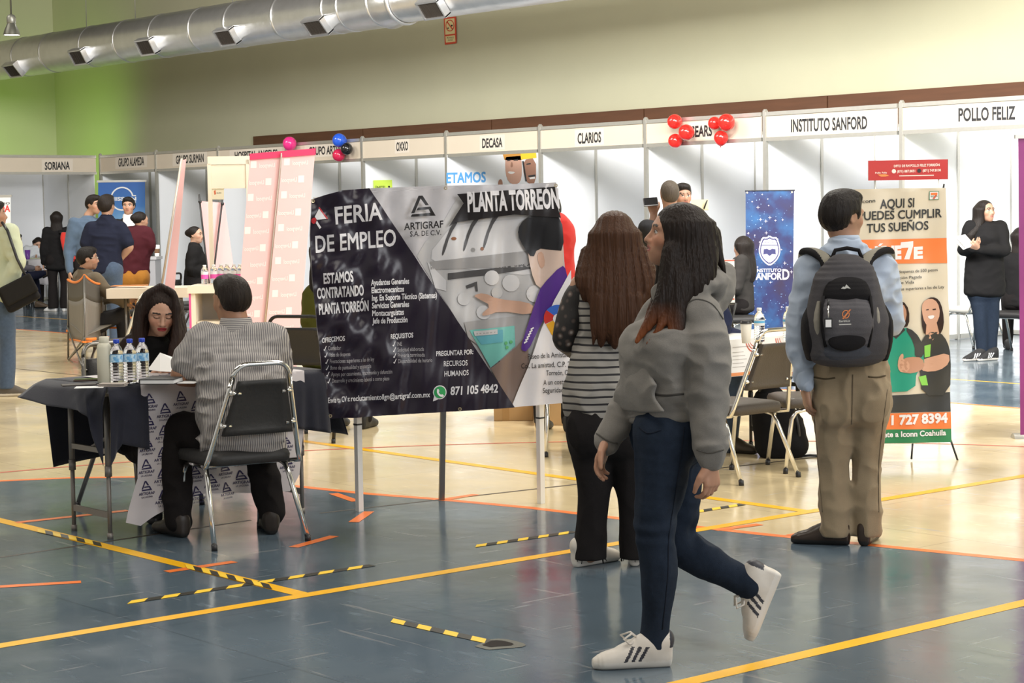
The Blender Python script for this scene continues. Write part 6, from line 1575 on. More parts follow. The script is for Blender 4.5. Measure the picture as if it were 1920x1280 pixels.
E = hd.e; s_ = J['hs']
Hp = [E((0, -.10, .63), (.43, .49, .44), .03), loft([j(1292, 420, -.05), j(1297, 470, -.07), j(1296, 520, -.09), j(1290, 555, -.105), j(1288, 578, -.115)], [.085, .088, .080, .060, .030], [.045, .045, .045, .035, .02], (1, 0, 0), (0, 1, 0), .03),
      loft([j(1290, 420, .05), j(1300, 480, .06), j(1300, 545, .08)], [.085, .08, .06], [.045, .045, .04], (1, 0, 0), (0, 1, 0), .03), tube_s([j(1335, 440, .0), j(1347, 480, -.02), j(1360, 512, -.04)], [.03, .018, .004], .02)]
for p in ([(1258, 470, -.09, .030), (1246, 545, -.12, .024), (1220, 600, -.14, .016), (1193, 640, -.15, .003)], [(1262, 500, -.10, .030), (1256, 570, -.13, .022), (1236, 615, -.16, .012), (1212, 645, -.165, .003)], [(1268, 510, -.10, .03), (1266, 580, -.14, .022), (1258, 625, -.17, .012), (1240, 662, -.175, .003)], [(1276, 520, -.11, .03), (1276, 580, -.14, .022), (1274, 625, -.17, .012), (1262, 655, -.18, .003)], [(1250, 460, .05, .03), (1238, 540, .06, .022), (1212, 600, .03, .01)]):
    Hp.append(tube_s([j(*q[:3]) for q in p], [q[3] for q in p], .018))
Hp += [E((0, .86, .30), (.9, .60, .74), .03, 's')]
for p in ([(1258, 478, -.09, .026), (1246, 545, -.12, .022), (1220, 600, -.14, .014), (1193, 640, -.15, .003)],): Hp.append(tube_s([j(*q[:3]) for q in p], [q[3] for q in p], .018))
F.make('hair', Hp, .0045, GH, colfn=hcol, disp=strands(hd.p(0, -.1, .5), .0014, 90, 37))

# ---------------------------------------------------------------- woman in the striped top, seen from behind
F = Fig('woman with very long brown hair seen from behind, striped top and black flared trousers', 1150, 1062); j = F.j; J = std(F, 1.60, .05, 1); f, l = J['f'], J['l']
J.update(hd=j(1153, 446, .02), hs=.207, face=nrm((.12, .99, -.05)), nk=j(1150, 500, 0), ch=j(1140, 590, 0), hp=j(1127, 770, 0), sL=j(1088, 533, 0), sR=j(1213, 533, 0), eL=j(1061, 632, .02), wL=j(1085, 655, .22), eR=j(1232, 632, .05), wR=j(1205, 655, .24), dL=nrm((.3, 1, .1)), dR=nrm((-.3, 1, .1)), pL=(0, -.3, -1), pR=(0, -.3, -1), thL=(1, 0, .3), thR=(-1, 0, .3))
hL, kL, aL, hR, kR, aR = j(1107, 815, .0), j(1113, 930, .0), j(1106, 1040, .02), j(1166, 815, 0), j(1187, 930, .02), j(1194, 1042, .02); J.update(hL=hL, kL=kL, aL=aL, hR=hR, kR=kR, aR=aR)
hd = Head(J['hd'], J['face'], (0, 0, 1), J['hs']); sl = nrm(J['sR'] - J['sL']); sh = (J['sR'] + J['sL']) / 2
B = hd.prims() + [chain([J['nk'] - z * .05, J['nk'] + z * .02, hd.p(0, -.06, .2)], [.056, .046, .046], .03), loft([J['hp'], J['ch'], sh], [.11, .12, .12], [.08, .08, .07], sl, f, .04)]
for k in 'RL': B += limb(J['s' + k], J['e' + k], J['w' + k], .042, .040, .027) + hand(J['w' + k], J['d' + k], J['p' + k], .8, J['th' + k], .9) + limb(J['h' + k], J['k' + k], J['a' + k], .07, .048, .034)
F.make('body', B, .006, SKIN, colfn=hd.color((.46, .26, .17)))
STR = stripe_mat('charcoal_stripes', (.30, .28, .25), (.022, .020, .022), 2, .031, .28, .010, wscale=7)
T_ = [loft([j(1126, 772, 0), j(1126, 735, 0), j(1130, 690, 0), j(1140, 635, 0), j(1146, 585, 0), sh - z * .01, J['nk'] - z * .005], [.152, .158, .148, .136, .150, .140, .068], [.126, .134, .116, .102, .108, .088, .062], sl, f, .045, 2.3)]
stop = F.make('striped_top', T_, .005, STR, disp=fold(.007, 32, 21, (.8, .8, 1.2)))
FLO = mat('sheer_floral', (.022, .019, .019), .6); nt = FLO.node_tree; v_ = nt.nodes.new('ShaderNodeTexVoronoi'); v_.inputs['Scale'].default_value = 26; tc = nt.nodes.new('ShaderNodeTexCoord'); nt.links.new(tc.outputs['Object'], v_.inputs[0]); rr = nt.nodes.new('ShaderNodeValToRGB'); rr.color_ramp.elements[0].color = (.34, .30, .27, 1); rr.color_ramp.elements[0].position = .10; rr.color_ramp.elements[1].color = (.020, .017, .016, 1); rr.color_ramp.elements[1].position = .42; q = rr.color_ramp.elements.new(.24); q.color = (.12, .085, .07, 1); nt.links.new(v_.outputs[0], rr.inputs[0]); nt.links.new(rr.outputs[0], nt.nodes['Principled BSDF'].inputs['Base Color'])
for k in 'LR': F.make('floral_sleeve', [tube_s([J['s' + k] + sl * (.03 if k == 'L' else -.03), seg(J['s' + k], J['e' + k], .4), J['e' + k], seg(J['e' + k], J['w' + k], .45), seg(J['e' + k], J['w' + k], .8)], [.062, .058, .055, .053, .052], .03)], .005, FLO, parent=stop, disp=fold(.005, 30, 31))
P_ = [loft([j(1127, 745, 0), j(1128, 785, 0), j(1134, 835, 0)], [.140, .152, .140], [.105, .122, .105], sl, f, .05, 2.3), ell(hL + [0, -.06, .01], (.085, .08, .09), None, .06), ell(hR + [0, -.06, .01], (.085, .08, .09), None, .06),
      tube_s([hL, j(1110, 870, 0), kL, j(1108, 990, .01), j(1105, 1056, .02)], [.092, .080, .066, .065, .072], .03), tube_s([hR, j(1178, 870, .01), kR, j(1191, 990, .02), j(1194, 1060, .02)], [.092, .080, .066, .066, .073], .03)]
tr = F.make('flared_trousers', P_, .0055, BLKT, disp=fold(.007, 34, 25, (1, 1, .5)), clips=[((0, 0, .035), (0, 0, -1))])
rnd = random.Random(2)
for c_ in (j(1105, 1056, .02), j(1194, 1060, .02)):
    for i in range(14): t = rnd.uniform(0, 2 * pi); q = c_ + np.array([.068 * cos(t), .068 * sin(t), 0]); q[2] = .042; MB().tube([q, q + np.array([rnd.uniform(-.006, .006), 0, -rnd.uniform(.012, .028)])], .0016, 4).build('frayed_thread', BLKT, tr)
a0 = j(1080, 1068, .0); a0[2] = 0; sneaker(F, a0, (.75, .66, 0), (0, 0, 1), h=.005, stripe=SHW, laces=False, w=.043); a0 = j(1190, 1074, 0); a0[2] = 0; sneaker(F, a0, (.12, 1, 0), (0, 0, 1), h=.005, stripe=SHW, laces=False, w=.043)
BRH = hair_mat('long_brown', (.030, .012, .006), (.085, .034, .014), (.028, .010, .005), .62, 1.15); E = hd.e
Hp = [E((0, -.10, .62), (.42, .48, .44), .03), loft([j(1153, 440, -.04), j(1154, 490, -.06), j(1154, 540, -.10), j(1156, 590, -.12), j(1158, 625, -.12), j(1160, 645, -.12)], [.108, .125, .118, .095, .072, .045], [.07, .065, .05, .04, .03, .015], (1, 0, 0), (0, 1, 0), .05),
      loft([j(1108, 470, .02), j(1100, 520, -.05), j(1104, 560, -.07)], [.04, .045, .02], [.05, .05, .02], (1, 0, 0), (0, 1, 0), .04), loft([j(1199, 470, .02), j(1210, 520, -.05), j(1214, 575, -.07)], [.04, .045, .02], [.05, .05, .02], (1, 0, 0), (0, 1, 0), .04)]
for i in range(9): x = 1116 + i * 9.5; Hp.append(tube_s([j(x + 4, 560, -.12), j(x, 615, -.135), j(x - 4 + 7 * sin(i * 2.3), 645 + 10 * sin(i * 1.7), -.13)], [.022, .016, .003], .02))
F.make('hair', Hp + [E((0, .62, .34), (.34, .46, .46), .04, 's')], .0048, BRH, disp=strands(hd.p(0, .5, .5), .0022, 90, 41))

# ---------------------------------------------------------------- young man with the backpack
F = Fig('young man standing with his back to us, light blue shirt, khaki trousers', 1592, 1022); j = F.j; J = std(F, 1.68, .12, 1); f, l = J['f'], J['l']
J.update(hd=j(1580, 405, .02), hs=.222, face=nrm((.80, .60, -.06)), nk=j(1584, 456, .01), ch=j(1586, 570, 0), hp=j(1594, 715, 0), sL=j(1516, 500, 0), sR=j(1656, 497, .02), eL=j(1494, 628, .0), wL=j(1510, 722, -.03), eR=j(1672, 603, .10), wR=j(1640, 600, .33), dL=nrm((.10, 0, -1)), pL=(1, .2, 0), thL=(.3, 1, 0), dR=nrm((-.4, 1, .1)), pR=(-.5, 0, -1), thR=(-.5, 0, 1))
J.update(hL=j(1562, 755, 0), kL=j(1562, 872, .03), aL=j(1566, 990, .02), hR=j(1628, 755, 0), kR=j(1625, 872, .03), aR=j(1624, 992, .02), tL=nrm((-.94, .34, 0)), tR=nrm((.35, .94, 0)))
SHIRTB = cloth('light_blue_shirt', (.42, .49, .60), noise=.04, bscale=500, bump=.12); KHAKI = cloth('khaki', (.27, .205, .125), noise=.07, bscale=500)
SHB = (mat('brown_leather', (.035, .022, .015), .35), SOLE_B)
hd = gen(F, J, .0055, SHIRTB, KHAKI, SHB, HBLACK, 'short', (.40, .22, .14), tw=1.02, td=1., arm=.98, leg=.92, flare=.022, foldk=2.0, tuck=True, collar=SHIRTB, hem=j(1592, 696)[2], seed=41)
for q in (J['wL'],): F.make('cuff', [chain([q + [-.002, 0, .055], q + [0, 0, .012]], [.042, .041], .01)], .005, SHIRTB)
KS = cloth('khaki_seam', (.13, .095, .055)); seam(F, hd.tr, [(1599, 702), (1598, 750), (1597, 795)], .003, 'back_seam', KS)
for pts in ([(1527, 707), (1548, 710), (1566, 708)], [(1628, 706), (1645, 707), (1660, 704)]): seam(F, hd.tr, pts, .004, 'pocket_slit', cloth('khaki_dark', (.08, .06, .035)))
for pts in ([(1522, 730), (1528, 800), (1534, 870), (1542, 960)], [(1664, 730), (1655, 800), (1648, 870), (1648, 960)]): seam(F, hd.tr, pts, .002, 'side_seam', KS)

# the backpack (rests on him: a thing of its own)
PKB, PKG, PKL_, PKT = cloth('pack_black', (.012, .011, .012)), cloth('pack_charcoal', (.070, .066, .070)), mat('pack_pale', (.26, .24, .20), .7), mat('pack_white_print', (.55, .54, .50), .6)
BP = Fig('black and charcoal backpack with pale side accents worn by the young man in blue', 1592, 1022, 'backpack'); BP.root.name = 'backpack'; bx = (1, 0, 0); by = (0, 1, 0)
BP.make('main_body', [loft([j(1588, 676, -.19), j(1588, 666, -.20), j(1588, 640, -.20), j(1588, 590, -.20), j(1587, 540, -.19), j(1587, 505, -.18), j(1587, 484, -.16)], [.12, .165, .178, .172, .150, .115, .06], [.06, .085, .10, .10, .085, .065, .04], bx, by, .03, 2.5)], .006, PKG, disp=fold(.005, 20, 51))
for sx in (-1, 1): BP.make('side_pocket', [loft([j(1588 + sx * 66, 672, -.17), j(1588 + sx * 71, 640, -.18), j(1588 + sx * 73, 600, -.17), j(1588 + sx * 66, 572, -.16)], [.025, .032, .028, .015], [.06, .075, .07, .04], bx, by, .02)], .006, PKB)
BP.make('lid_panel', [loft([j(1588, 575, -.25), j(1588, 552, -.265), j(1588, 530, -.25), j(1588, 521, -.23)], [.105, .105, .085, .05], [.035, .04, .035, .03], bx, by, .02, 2.5)], .005, PKB)
BP.make('front_pocket', [loft([j(1588, 640, -.265), j(1588, 610, -.285), j(1588, 580, -.285), j(1588, 562, -.265)], [.105, .11, .11, .10], [.05, .05, .045, .035], bx, by, .02, 3.)], .005, cloth('pack_grey', (.095, .090, .096)), disp=fold(.003, 26, 53))
BP.make('base_panel', [loft([j(1588, 674, -.205), j(1588, 662, -.245), j(1588, 650, -.258), j(1588, 642, -.27)], [.10, .125, .12, .10], [.06, .05, .045, .035], bx, by, .02, 2.6)], .005, cloth('pack_slate', (.070, .074, .088)))
BP.make('mesh_patch', [ell(j(1588, 640, -.312), (.082, .02, .042), None, .01)], .0045, PKB)
for sx in (-1, 1):
    MB().tube([j(1588 + sx * 40, 650, -.292), j(1588 + sx * 46, 620, -.31), j(1588 + sx * 47, 585, -.31), j(1588 + sx * 44, 555, -.285)], .007, 8).build('piping', PKB, BP.root)
    BP.make('side_accent', [loft([j(1588 + sx * 53, 640, -.255), j(1588 + sx * 56, 600, -.265), j(1588 + sx * 53, 565, -.25)], [.012, .016, .008], [.02, .025, .02], bx, by, .01)], .0045, PKL_)
    MB().tube([j(1587 + sx * 12, 489, -.19), j(1587 + sx * 13, 510, -.215)], .004, 6).build('zip_pull', PKB, BP.root)
    xs = (1548, 1528, 1513) if sx < 0 else (1626, 1646, 1662); yo = 0 if sx < 0 else -1
    st = [tube_s([j(xs[0] + sx * -2 + u_ * .8, 499, -.14), j(xs[0] + u_, 486, -.115), j(xs[1] + u_, 473 + yo, -.07), j(xs[2] + u_, 471 + yo, .0), j(xs[2] + sx * 3 + u_, 492, .085), j(xs[2] + sx * 2 + u_, 560, .10)], [.010, .012, .012, .012, .012, .010], .012) for u_ in (-9, -4.5, 0, 4.5, 9)]
    o = BP.make('shoulder_strap', st, .0045, [PKB, mat('strap_tan', (.22, .20, .155), .7)], matfn=lambda C_, p=j((xs[0] + xs[1]) / 2, 478, -.09), q=j(xs[2], 470, 0): ((np.abs((C_ - A3(p)) @ A3(nrm(np.cross(q - p, (0, 0, 1))))) < .018)).astype(int))
MB().tube([j(1560, 484, -.13), j(1566, 469, -.12), j(1588, 465, -.12), j(1610, 469, -.12), j(1616, 484, -.13)], .009, 8).build('grab_handle', PKB, BP.root)
DB = BP.D - .338; a = Art(lambda u, v, l: tuple(Matrix.Rotation(-YAW, 3, 'Z') @ Vector((PD(u, v, DB - l) - BP.o).tolist()))); OR_ = print_mat('pack_orange', (.75, .24, .08)); a.circ((1586, 589), 7, OR_, 20, ry=8, hole=.78); a.poly([(1579, 597), (1593, 580), (1596, 580), (1582, 598)], OR_); a.text('EarthLink', (1573, 604), (1599, 603), 4, PKT, .02); a.poly([(1573, 607.5), (1600, 606.5), (1600, 608.3), (1573, 609.3)], PKT); o = a.build('printed_emblem', BP.root)
DB2 = BP.D - .312; a = Art(lambda u, v, l: tuple(Matrix.Rotation(-YAW, 3, 'Z') @ Vector((PD(u, v, DB2 - l) - BP.o).tolist()))); a.poly([(1577, 541), (1581, 537), (1584, 538), (1587, 533), (1591, 537), (1595, 541), (1588, 540), (1584, 541.5)], PKT); a.build('printed_emblem', BP.root)
T = thing('key_tag', 'small black framed white tag hanging on the backpack front pocket', 'tag', (0, 0, 0), 0); q = PD(1553, 606, BP.D - .355); T.location = Vector(q.tolist()); T.rotation_euler.z = YAW
MB().box((0, 0, 0), (.036, .008, .046)).build('frame', BLACKP, T, bevel=.002); MB().box((0, -.0046, 0), (.025, .002, .032)).build('card', PAPER, T); MB().tube([(0, 0, .02), (.002, .01, .075)], .004, 6).build('clip', CHROME, T); MB().tube([(0.002, .012, .075), (.004, .02, .10)], .005, 6).build('strap', BLACKP, T)

# ---------------------------------------------------------------- seated man in the striped shirt
F = Fig('seated man seen from behind in a finely striped short sleeved shirt and black trousers', 440, 1008, D=9.33); j = F.j; J = sit(F, -.62, .78); f, l = J['f'], J['l']
J.update(hd=j(433, 562, .02), hs=.215, face=nrm((-.62, .78, -.12)), nk=j(443, 612, 0), ch=j(447, 690, -.06), hp=j(452, 800, -.10), sL=j(376, 636, -.02), sR=j(516, 634, .03), eL=j(338, 704, -.03), wL=j(402, 716, .16), eR=j(518, 715, .2), wR=j(455, 712, .34), dL=nrm((.3, .9, 0)), dR=nrm((-.6, .8, 0)), pL=(0, 0, -1), pR=(0, 0, -1), thL=(1, 0, 0), thR=(-1, 0, 0))
J.update(hL=j(412, 825, -.02), kL=j(328, 806, .06), aL=j(333, 968, .02), hR=j(488, 825, .02), kR=j(480, 806, .14), aR=j(507, 950, .08), tL=nrm((-.6, .8, 0)), tR=nrm((-.2, .98, 0)), fz=0.)
PIN = stripe_mat('pin_stripes', (.44, .41, .38), (.13, .12, .13), 0, .0085, .42, .008, wscale=14); nt = PIN.node_tree
HSH = hair_mat('black_glossy', (.008, .006, .005), (.03, .02, .015))
sh_ = (J['sR'] + J['sL']) / 2
hd = Head(J['hd'], J['face'], (0, 0, 1), J['hs']); sl = nrm(J['sR'] - J['sL'])
B = hd.prims() + [chain([J['nk'] - z * .05, J['nk'] + z * .02, hd.p(0, -.08, .2)], [.07, .060, .058], .03), loft([J['hp'], J['ch'] + f * .03, sh_ + f * .02 - z * .03], [.13, .13, .11], [.07, .07, .055], sl, f, .04)]
for k in 'RL': B += limb(J['s' + k], J['e' + k], J['w' + k], .050, .046, .030) + hand(J['w' + k], J['d' + k], J['p' + k], .5, J['th' + k], .98) + limb(J['h' + k], J['k' + k], J['a' + k], .07, .052, .038)
F.make('body', B, .0055, SKIN, colfn=hd.color((.36, .185, .11)))
T_ = [loft([j(455, 842, -.09), j(454, 820, -.10), j(453, 780, -.10), j(450, 710, -.07), j(447, 660, -.01), sh_ + [0, 0, .01], J['nk'] + z * .0], [.196, .204, .202, .200, .196, .165, .078], [.13, .145, .150, .140, .125, .095, .070], sl, f, .05, 2.4)]
T_ += [tube_s([J['sL'] + sl * .02, seg(J['sL'], J['eL'], .35), seg(J['sL'], J['eL'], .66)], [.078, .078, .072], .05), tube_s([J['sR'] - sl * .02, seg(J['sR'], J['eR'], .4), seg(J['sR'], J['eR'], .85)], [.078, .078, .074], .05)]
fs = fold(.010, 32, 61, (.7, .7, 1.2))
shirt = F.make('striped_shirt', T_, .0055, PIN, disp=fs)
PINH = stripe_mat('pin_stripes_collar', (.44, .41, .38), (.13, .12, .13), 2, .0085, .42, .004)
c0 = J['nk'] + z * .01; F.make('collar', [loft([c0 - z * .03, c0 + z * .022], [.086, .075], [.080, .070], sl, f, .01), loft([c0 - z * .05, c0 + z * .1], [.064, .063], [.060, .060], sl, f, .005, op='s')], .005, PINH, parent=shirt)
F.make('yoke', [loft([j(448, 668, -.022), sh_ + [0, 0, .002], J['nk'] - z * .012], [.178, .158, .085], [.118, .0965, .072], sl, f, .02, 2.4)], .0055, PINH, parent=shirt, disp=fs)
P_ = [loft([j(452, 790, -.05), j(452, 820, -.05), j(450, 845, -.03)], [.17, .185, .17], [.12, .14, .12], sl, f, .05, 2.3)] + [tube_s([J['h' + k], seg(J['h' + k], J['k' + k], .5), J['k' + k], seg(J['k' + k], J['a' + k], .4), J['a' + k] - z * .02], [.105, .095, .082, .076, .066], .05) for k in 'LR']
F.make('trousers', P_, .006, BLKT, disp=fold(.009, 30, 65))
for k in 'LR':
    base = J['a' + k].copy(); base[2] = 0; base -= J['t' + k] * .06; pr, (a_, _, _, su, _) = shoe(base, J['t' + k], (0, 0, 1), .29, .05); F.make('shoe', pr, .006, [mat('dark_brown_shoe', (.022, .015, .011), .45), SOLE_B], matfn=lambda C_: (C_[:, 2] < .022).astype(int), clips=[((0, 0, 0), (0, 0, -1))])
E = hd.e; F.make('hair', [E((0, -.10, .655), (.375, .445, .39), .03), E((0, -.22, .45), (.325, .29, .27), .04), E((0, .20, .93), (.24, .22, .13), .05), E((0, .52, .36), (.50, .42, .42), .03, 's'), E((.43, .02, .36), (.17, .13, .26), .02, 's'), E((-.43, .02, .36), (.17, .13, .26), .02, 's')], .005, HSH, disp=strands(hd.p(0, .6, .5), .0014, 80, 33))

# ---------------------------------------------------------------- seated woman with long dark hair
F = Fig('seated woman in black with long dark hair reading papers, facing us', 295, 990, D=10.0); j = F.j; J = sit(F, .25, -.97); f, l = J['f'], J['l']
J.update(hd=j(302, 584, -.02), hs=.212, face=nrm((.24, -.88, -.40)), up=(.06, 0, 1), nk=j(291, 640, .03), ch=j(285, 705, .03), hp=j(283, 815, .06), sL=j(226, 668, .04), sR=j(347, 672, .06), eL=j(213, 745, -.06), wL=j(275, 722, -.15), eR=j(366, 745, -.05), wR=j(338, 716, -.16), dL=nrm((.8, -.3, .3)), dR=nrm((-.6, -.4, .4)), pL=(.2, .9, .2), pR=(-.2, .9, .2), thL=(0, 0, 1), thR=(0, 0, 1), cL=.9, cR=.9)
J['hL'], J['hR'] = j(270, 835, .05), j(318, 835, .05); J['kL'], J['kR'] = j(285, 840, -.16), j(325, 838, -.16)
for k in 'LR': J['a' + k] = J['k' + k] * [1, 1, 0] + [0, .05, .09]; J['t' + k] = nrm((.1, -1, 0))
hd = Head(J['hd'], J['face'], J['up'], J['hs']); E = hd.e; DH = hair_mat('dark_long', (.008, .006, .005), (.032, .017, .012), (.030, .013, .009), J['hd'][2] - .35, J['hd'][2])
gen(F, J, .006, BLKC, BLKT, (mat('black_shoe', (.015, .014, .014), .4), SOLE_B), HBLACK, 'none', (.52, .30, .205), tw=1.02, seated=True, closed=True, lip=(.33, .030, .035), body_h=.0034, gender=1, seed=71)
Hp = [E((0, -.10, .63), (.40, .48, .425), .03), loft([j(272, 560, .02), j(267, 600, .0), j(254, 640, -.02), j(238, 675, -.06), j(240, 712, -.09)], [.026, .040, .058, .064, .05], [.05, .055, .05, .04, .03], (1, 0, .2), (0, 1, 0), .04), loft([j(330, 565, .0), j(335, 605, -.01), j(336, 645, -.04), j(338, 685, -.08), j(334, 725, -.10)], [.026, .036, .045, .045, .03], [.05, .055, .05, .04, .025], (1, 0, 0), (0, 1, 0), .04), loft([j(300, 570, .08), j(296, 640, .10), j(288, 690, .10)], [.09, .11, .10], [.05, .05, .04], (1, 0, 0), (0, 1, 0), .05)]
for p in ([(262, 575, -.08, .022), (258, 620, -.09, .03), (262, 660, -.1, .028), (272, 705, -.12, .012)], [(331, 575, -.08, .016), (331, 625, -.09, .022), (322, 665, -.11, .022), (316, 705, -.13, .01)], [(240, 640, -.05, .03), (215, 670, -.05, .026), (206, 700, -.07, .012)], [(302, 538, -.06, .016), (324, 550, -.075, .018), (334, 580, -.07, .018)], [(300, 538, -.06, .016), (274, 554, -.08, .02), (264, 585, -.08, .02)]): Hp.append(tube_s([j(*q[:3]) for q in p], [q[3] for q in p], .02))
Hp.insert(1, E((.03, .54, .40), (.29, .50, .465), .03, 's'))
F.make('hair', Hp, .0045, DH, disp=strands(hd.p(0, .0, .5), .0014, 84, 37))
# the papers she holds
T = thing('paper_sheets', 'two white sheets held up by the long haired woman, above the planner', 'paper', tuple(F.o + RT * 0), YAW); 
for c in ([(277, 693, -.30), (300, 661, -.24), (331, 672, -.24), (352, 690, -.31), (330, 697, -.33), (300, 696, -.33)], [(322, 674, -.22), (342, 655, -.20), (356, 668, -.21), (356, 694, -.28), (335, 692, -.28)]):
    MB().add([tuple(j(*q)) for q in c], [list(range(len(c)))]).build('sheet', PAPER, T, solid=.0015)
MB().tube([j(335, 664, -.19), j(352, 657, -.17)], .017, 12).build('rolled_edge', PAPER, T)


# ---------------------------------------------------------------- people farther back
def shoes_of(c, s=SOLE_W): return (mat('shoe_%02d%02d%02d' % tuple(int(q * 99) for q in c), c, .5), s)


def crowd(lab, px, D, H, fx, fy, grp=None): F = Fig(lab, px, 0, D=D); return F, std(F, H, fx, fy), F.j


SK1, SK2, SK3 = (.42, .24, .16), (.36, .20, .13), (.50, .30, .21)
# standing woman at right
F, J, j = crowd('woman standing at right in a long black coat and jeans, holding papers, looking aside', 1846, 19.2, 1.59, -.45, -.9)
J.update(hd=j(1848, 396, -.02), face=nrm((.50, -.85, .06)), hs=.205, eL=J['eL'], wR=j(1822, 464, -.24), wL=j(1838, 464, -.25))
for k, p, q in (('R', j(1806, 468, -.05), j(1820, 466, -.23)), ('L', j(1884, 470, -.12), j(1836, 468, -.25))): J['e' + k] = p; J['w' + k] = q
J.update(sR=j(1818, 425, -.04), sL=j(1878, 425, .0), dR=nrm((.5, -.5, .5)), dL=nrm((-.9, -.2, .4)), pR=(0, .5, .8), pL=(0, .5, .8), hR=j(1834, 545, 0), hL=j(1856, 545, .0), kR=j(1838, 600, -.04), kL=j(1860, 600, 0), aR=j(1842, 660, -.04), aL=j(1858, 664, 0), tR=nrm((-.93, -.35, 0)), tL=nrm((-.85, -.5, 0)))
hd = Head(J['hd'], J['face'], (0, 0, 1), J['hs'])
eh = [loft([hd.p(.30, -.05, .6), hd.p(.36, -.10, .0), j(1822, 440, -.10), j(1818, 460, -.1)], [.05, .06, .05, .02], [.06, .06, .04, .02], (1, 0, 0), (0, 1, 0), .04)]
gen(F, J, .010, BLKC, DENIM, None, HBLACK, 'long', SK1, sleeve='long', hem=j(1846, 548)[2], tw=1.06, td=1.05, gender=1, extra_hair=eh, body_h=.0065, foldk=.8, seed=81)
for k, a0 in (('R', j(1846, 668, -.05)), ('L', j(1868, 674, -.02))): a0[2] = 0; sneaker(F, a0, J['t' + k], (0, 0, 1), .006, .25, mat('black_suede', (.015, .015, .016), .8), mat('stripe_white', (.7, .7, .7), .5), SOLE_W, False)
T = thing('paper_sheets', 'folded white papers in the hands of the woman in the long black coat', 'paper', tuple(F.o), YAW); q = [j(1787, 448, -.30), j(1805, 443, -.28), j(1822, 462, -.27), j(1806, 468, -.30)]
MB().add([tuple(p) for p in q], [(0, 1, 2, 3)]).build('sheet', PAPER, T, solid=.006); MB().add([tuple(p + np.array([.02, -.01, .02])) for p in q], [(0, 1, 2, 3)]).build('sheet', PAPER, T, solid=.003)
# dark figure seated behind her
F = Fig('person in dark clothes sitting behind the woman in the long black coat', 1914, 0, D=20.1); J = sit(F, .2, .98); gen(F, J, .011, BLKC, BLKT, shoes_of((.02, .02, .02), SOLE_B), HBLACK, 'long', SK1, seated=True, gender=1, hands=False, seed=82)
# balding man with the phone, companion hidden behind him
F, J, j = crowd('man with cropped greying hair raising a dark phone, seen over the grey hoodie woman', 1256, 15.4, 1.70, -.1, 1)
J.update(hd=j(1255, 363, 0), hs=.205, eL=j(1216, 450, .05), wL=j(1226, 404, .10), dL=nrm((-.15, .3, 1)), pL=(.3, 1, 0), thL=(1, 0, 0)); F.o[2] = 0
gen(F, J, .009, cloth('dark_polo', (.018, .018, .02)), BLKT, shoes_of((.03, .02, .02), SOLE_B), hair_mat('cropped_grey', (.05, .038, .028), (.11, .09, .07)), 'bald', SK2, sleeve='short', seed=83)
T = thing('smartphone', 'dark phone held flat at the ear of the man with cropped greying hair', 'phone', tuple(F.o), YAW); M_ = Matrix.Rotation(.45, 3, 'X') @ Matrix.Rotation(-.08, 3, 'Y'); c_ = j(1220, 378.5, .06); MB().box(c_, (.115, .14, .010), M=M_).build('body', mat('phone_grey', (.12, .12, .13), .3, .5), T, bevel=.004); MB().box(c_ + np.array([0, -.003, .006]), (.103, .128, .001), M=M_).build('screen', mat('glass_black', (.01, .01, .012), .1), T)
F, J, j = crowd('dark haired man mostly hidden behind the man with the dark phone', 1282, 16.3, 1.66, .3, -1); J.update(hd=j(1279, 368, 0), hs=.20); gen(F, J, .011, BLKC, BLKT, shoes_of((.02, .02, .02), SOLE_B), HBLACK, 'short', SK2, seed=84)
T = thing('notepad', 'cream notepad with a pen standing out, above the walking woman\'s hair', 'notepad', tuple(PD(1312, 384, 14.9)), YAW); MB().box((0, 0, 0), (.13, .012, .08), M=Matrix.Rotation(-.3, 3, 'X')).build('pages', mat('cream_paper', (.72, .66, .42), .7), T); MB().tube([(.03, -.02, -.03), (.055, -.02, .035)], .006, 6).build('pen', BLACKP, T)
# red sleeve behind the banner
F, J, j = crowd('person in a red shirt almost hidden behind the right edge of the job banner', 1040, 13.6, 1.64, .3, 1); J.update(eR=j(1059, 443, .0), sR=j(1047, 418, 0), wR=j(1040, 460, .2), sL=j(1005, 418, 0)); J['hd'] = j(1030, 372, .02) + [0, 0, -.10]; J['nk'] = J['hd'] + [0, 0, -.13]
gen(F, J, .010, cloth('red_shirt', (.55, .022, .018), noise=.05), BLKT, shoes_of((.02, .02, .02), SOLE_B), HBLACK, 'short', SK1, arm=1.1, seed=85)
# olive sleeve left of the banner
F = Fig('seated person in an olive green top hidden behind the job banner', 612, 0, D=13.6); J = sit(F, .3, .95); j = F.j; J.update(sL=j(588, 552, 0), eL=j(582, 600, 0), hd=j(612, 475, 0), nk=j(612, 520, 0), sR=j(648, 552, 0)); gen(F, J, .010, cloth('olive', (.075, .075, .012)), BLKT, shoes_of((.02, .02, .02), SOLE_B), HBLACK, 'long', SK1, seated=True, arm=1.1, hands=False, seed=86)
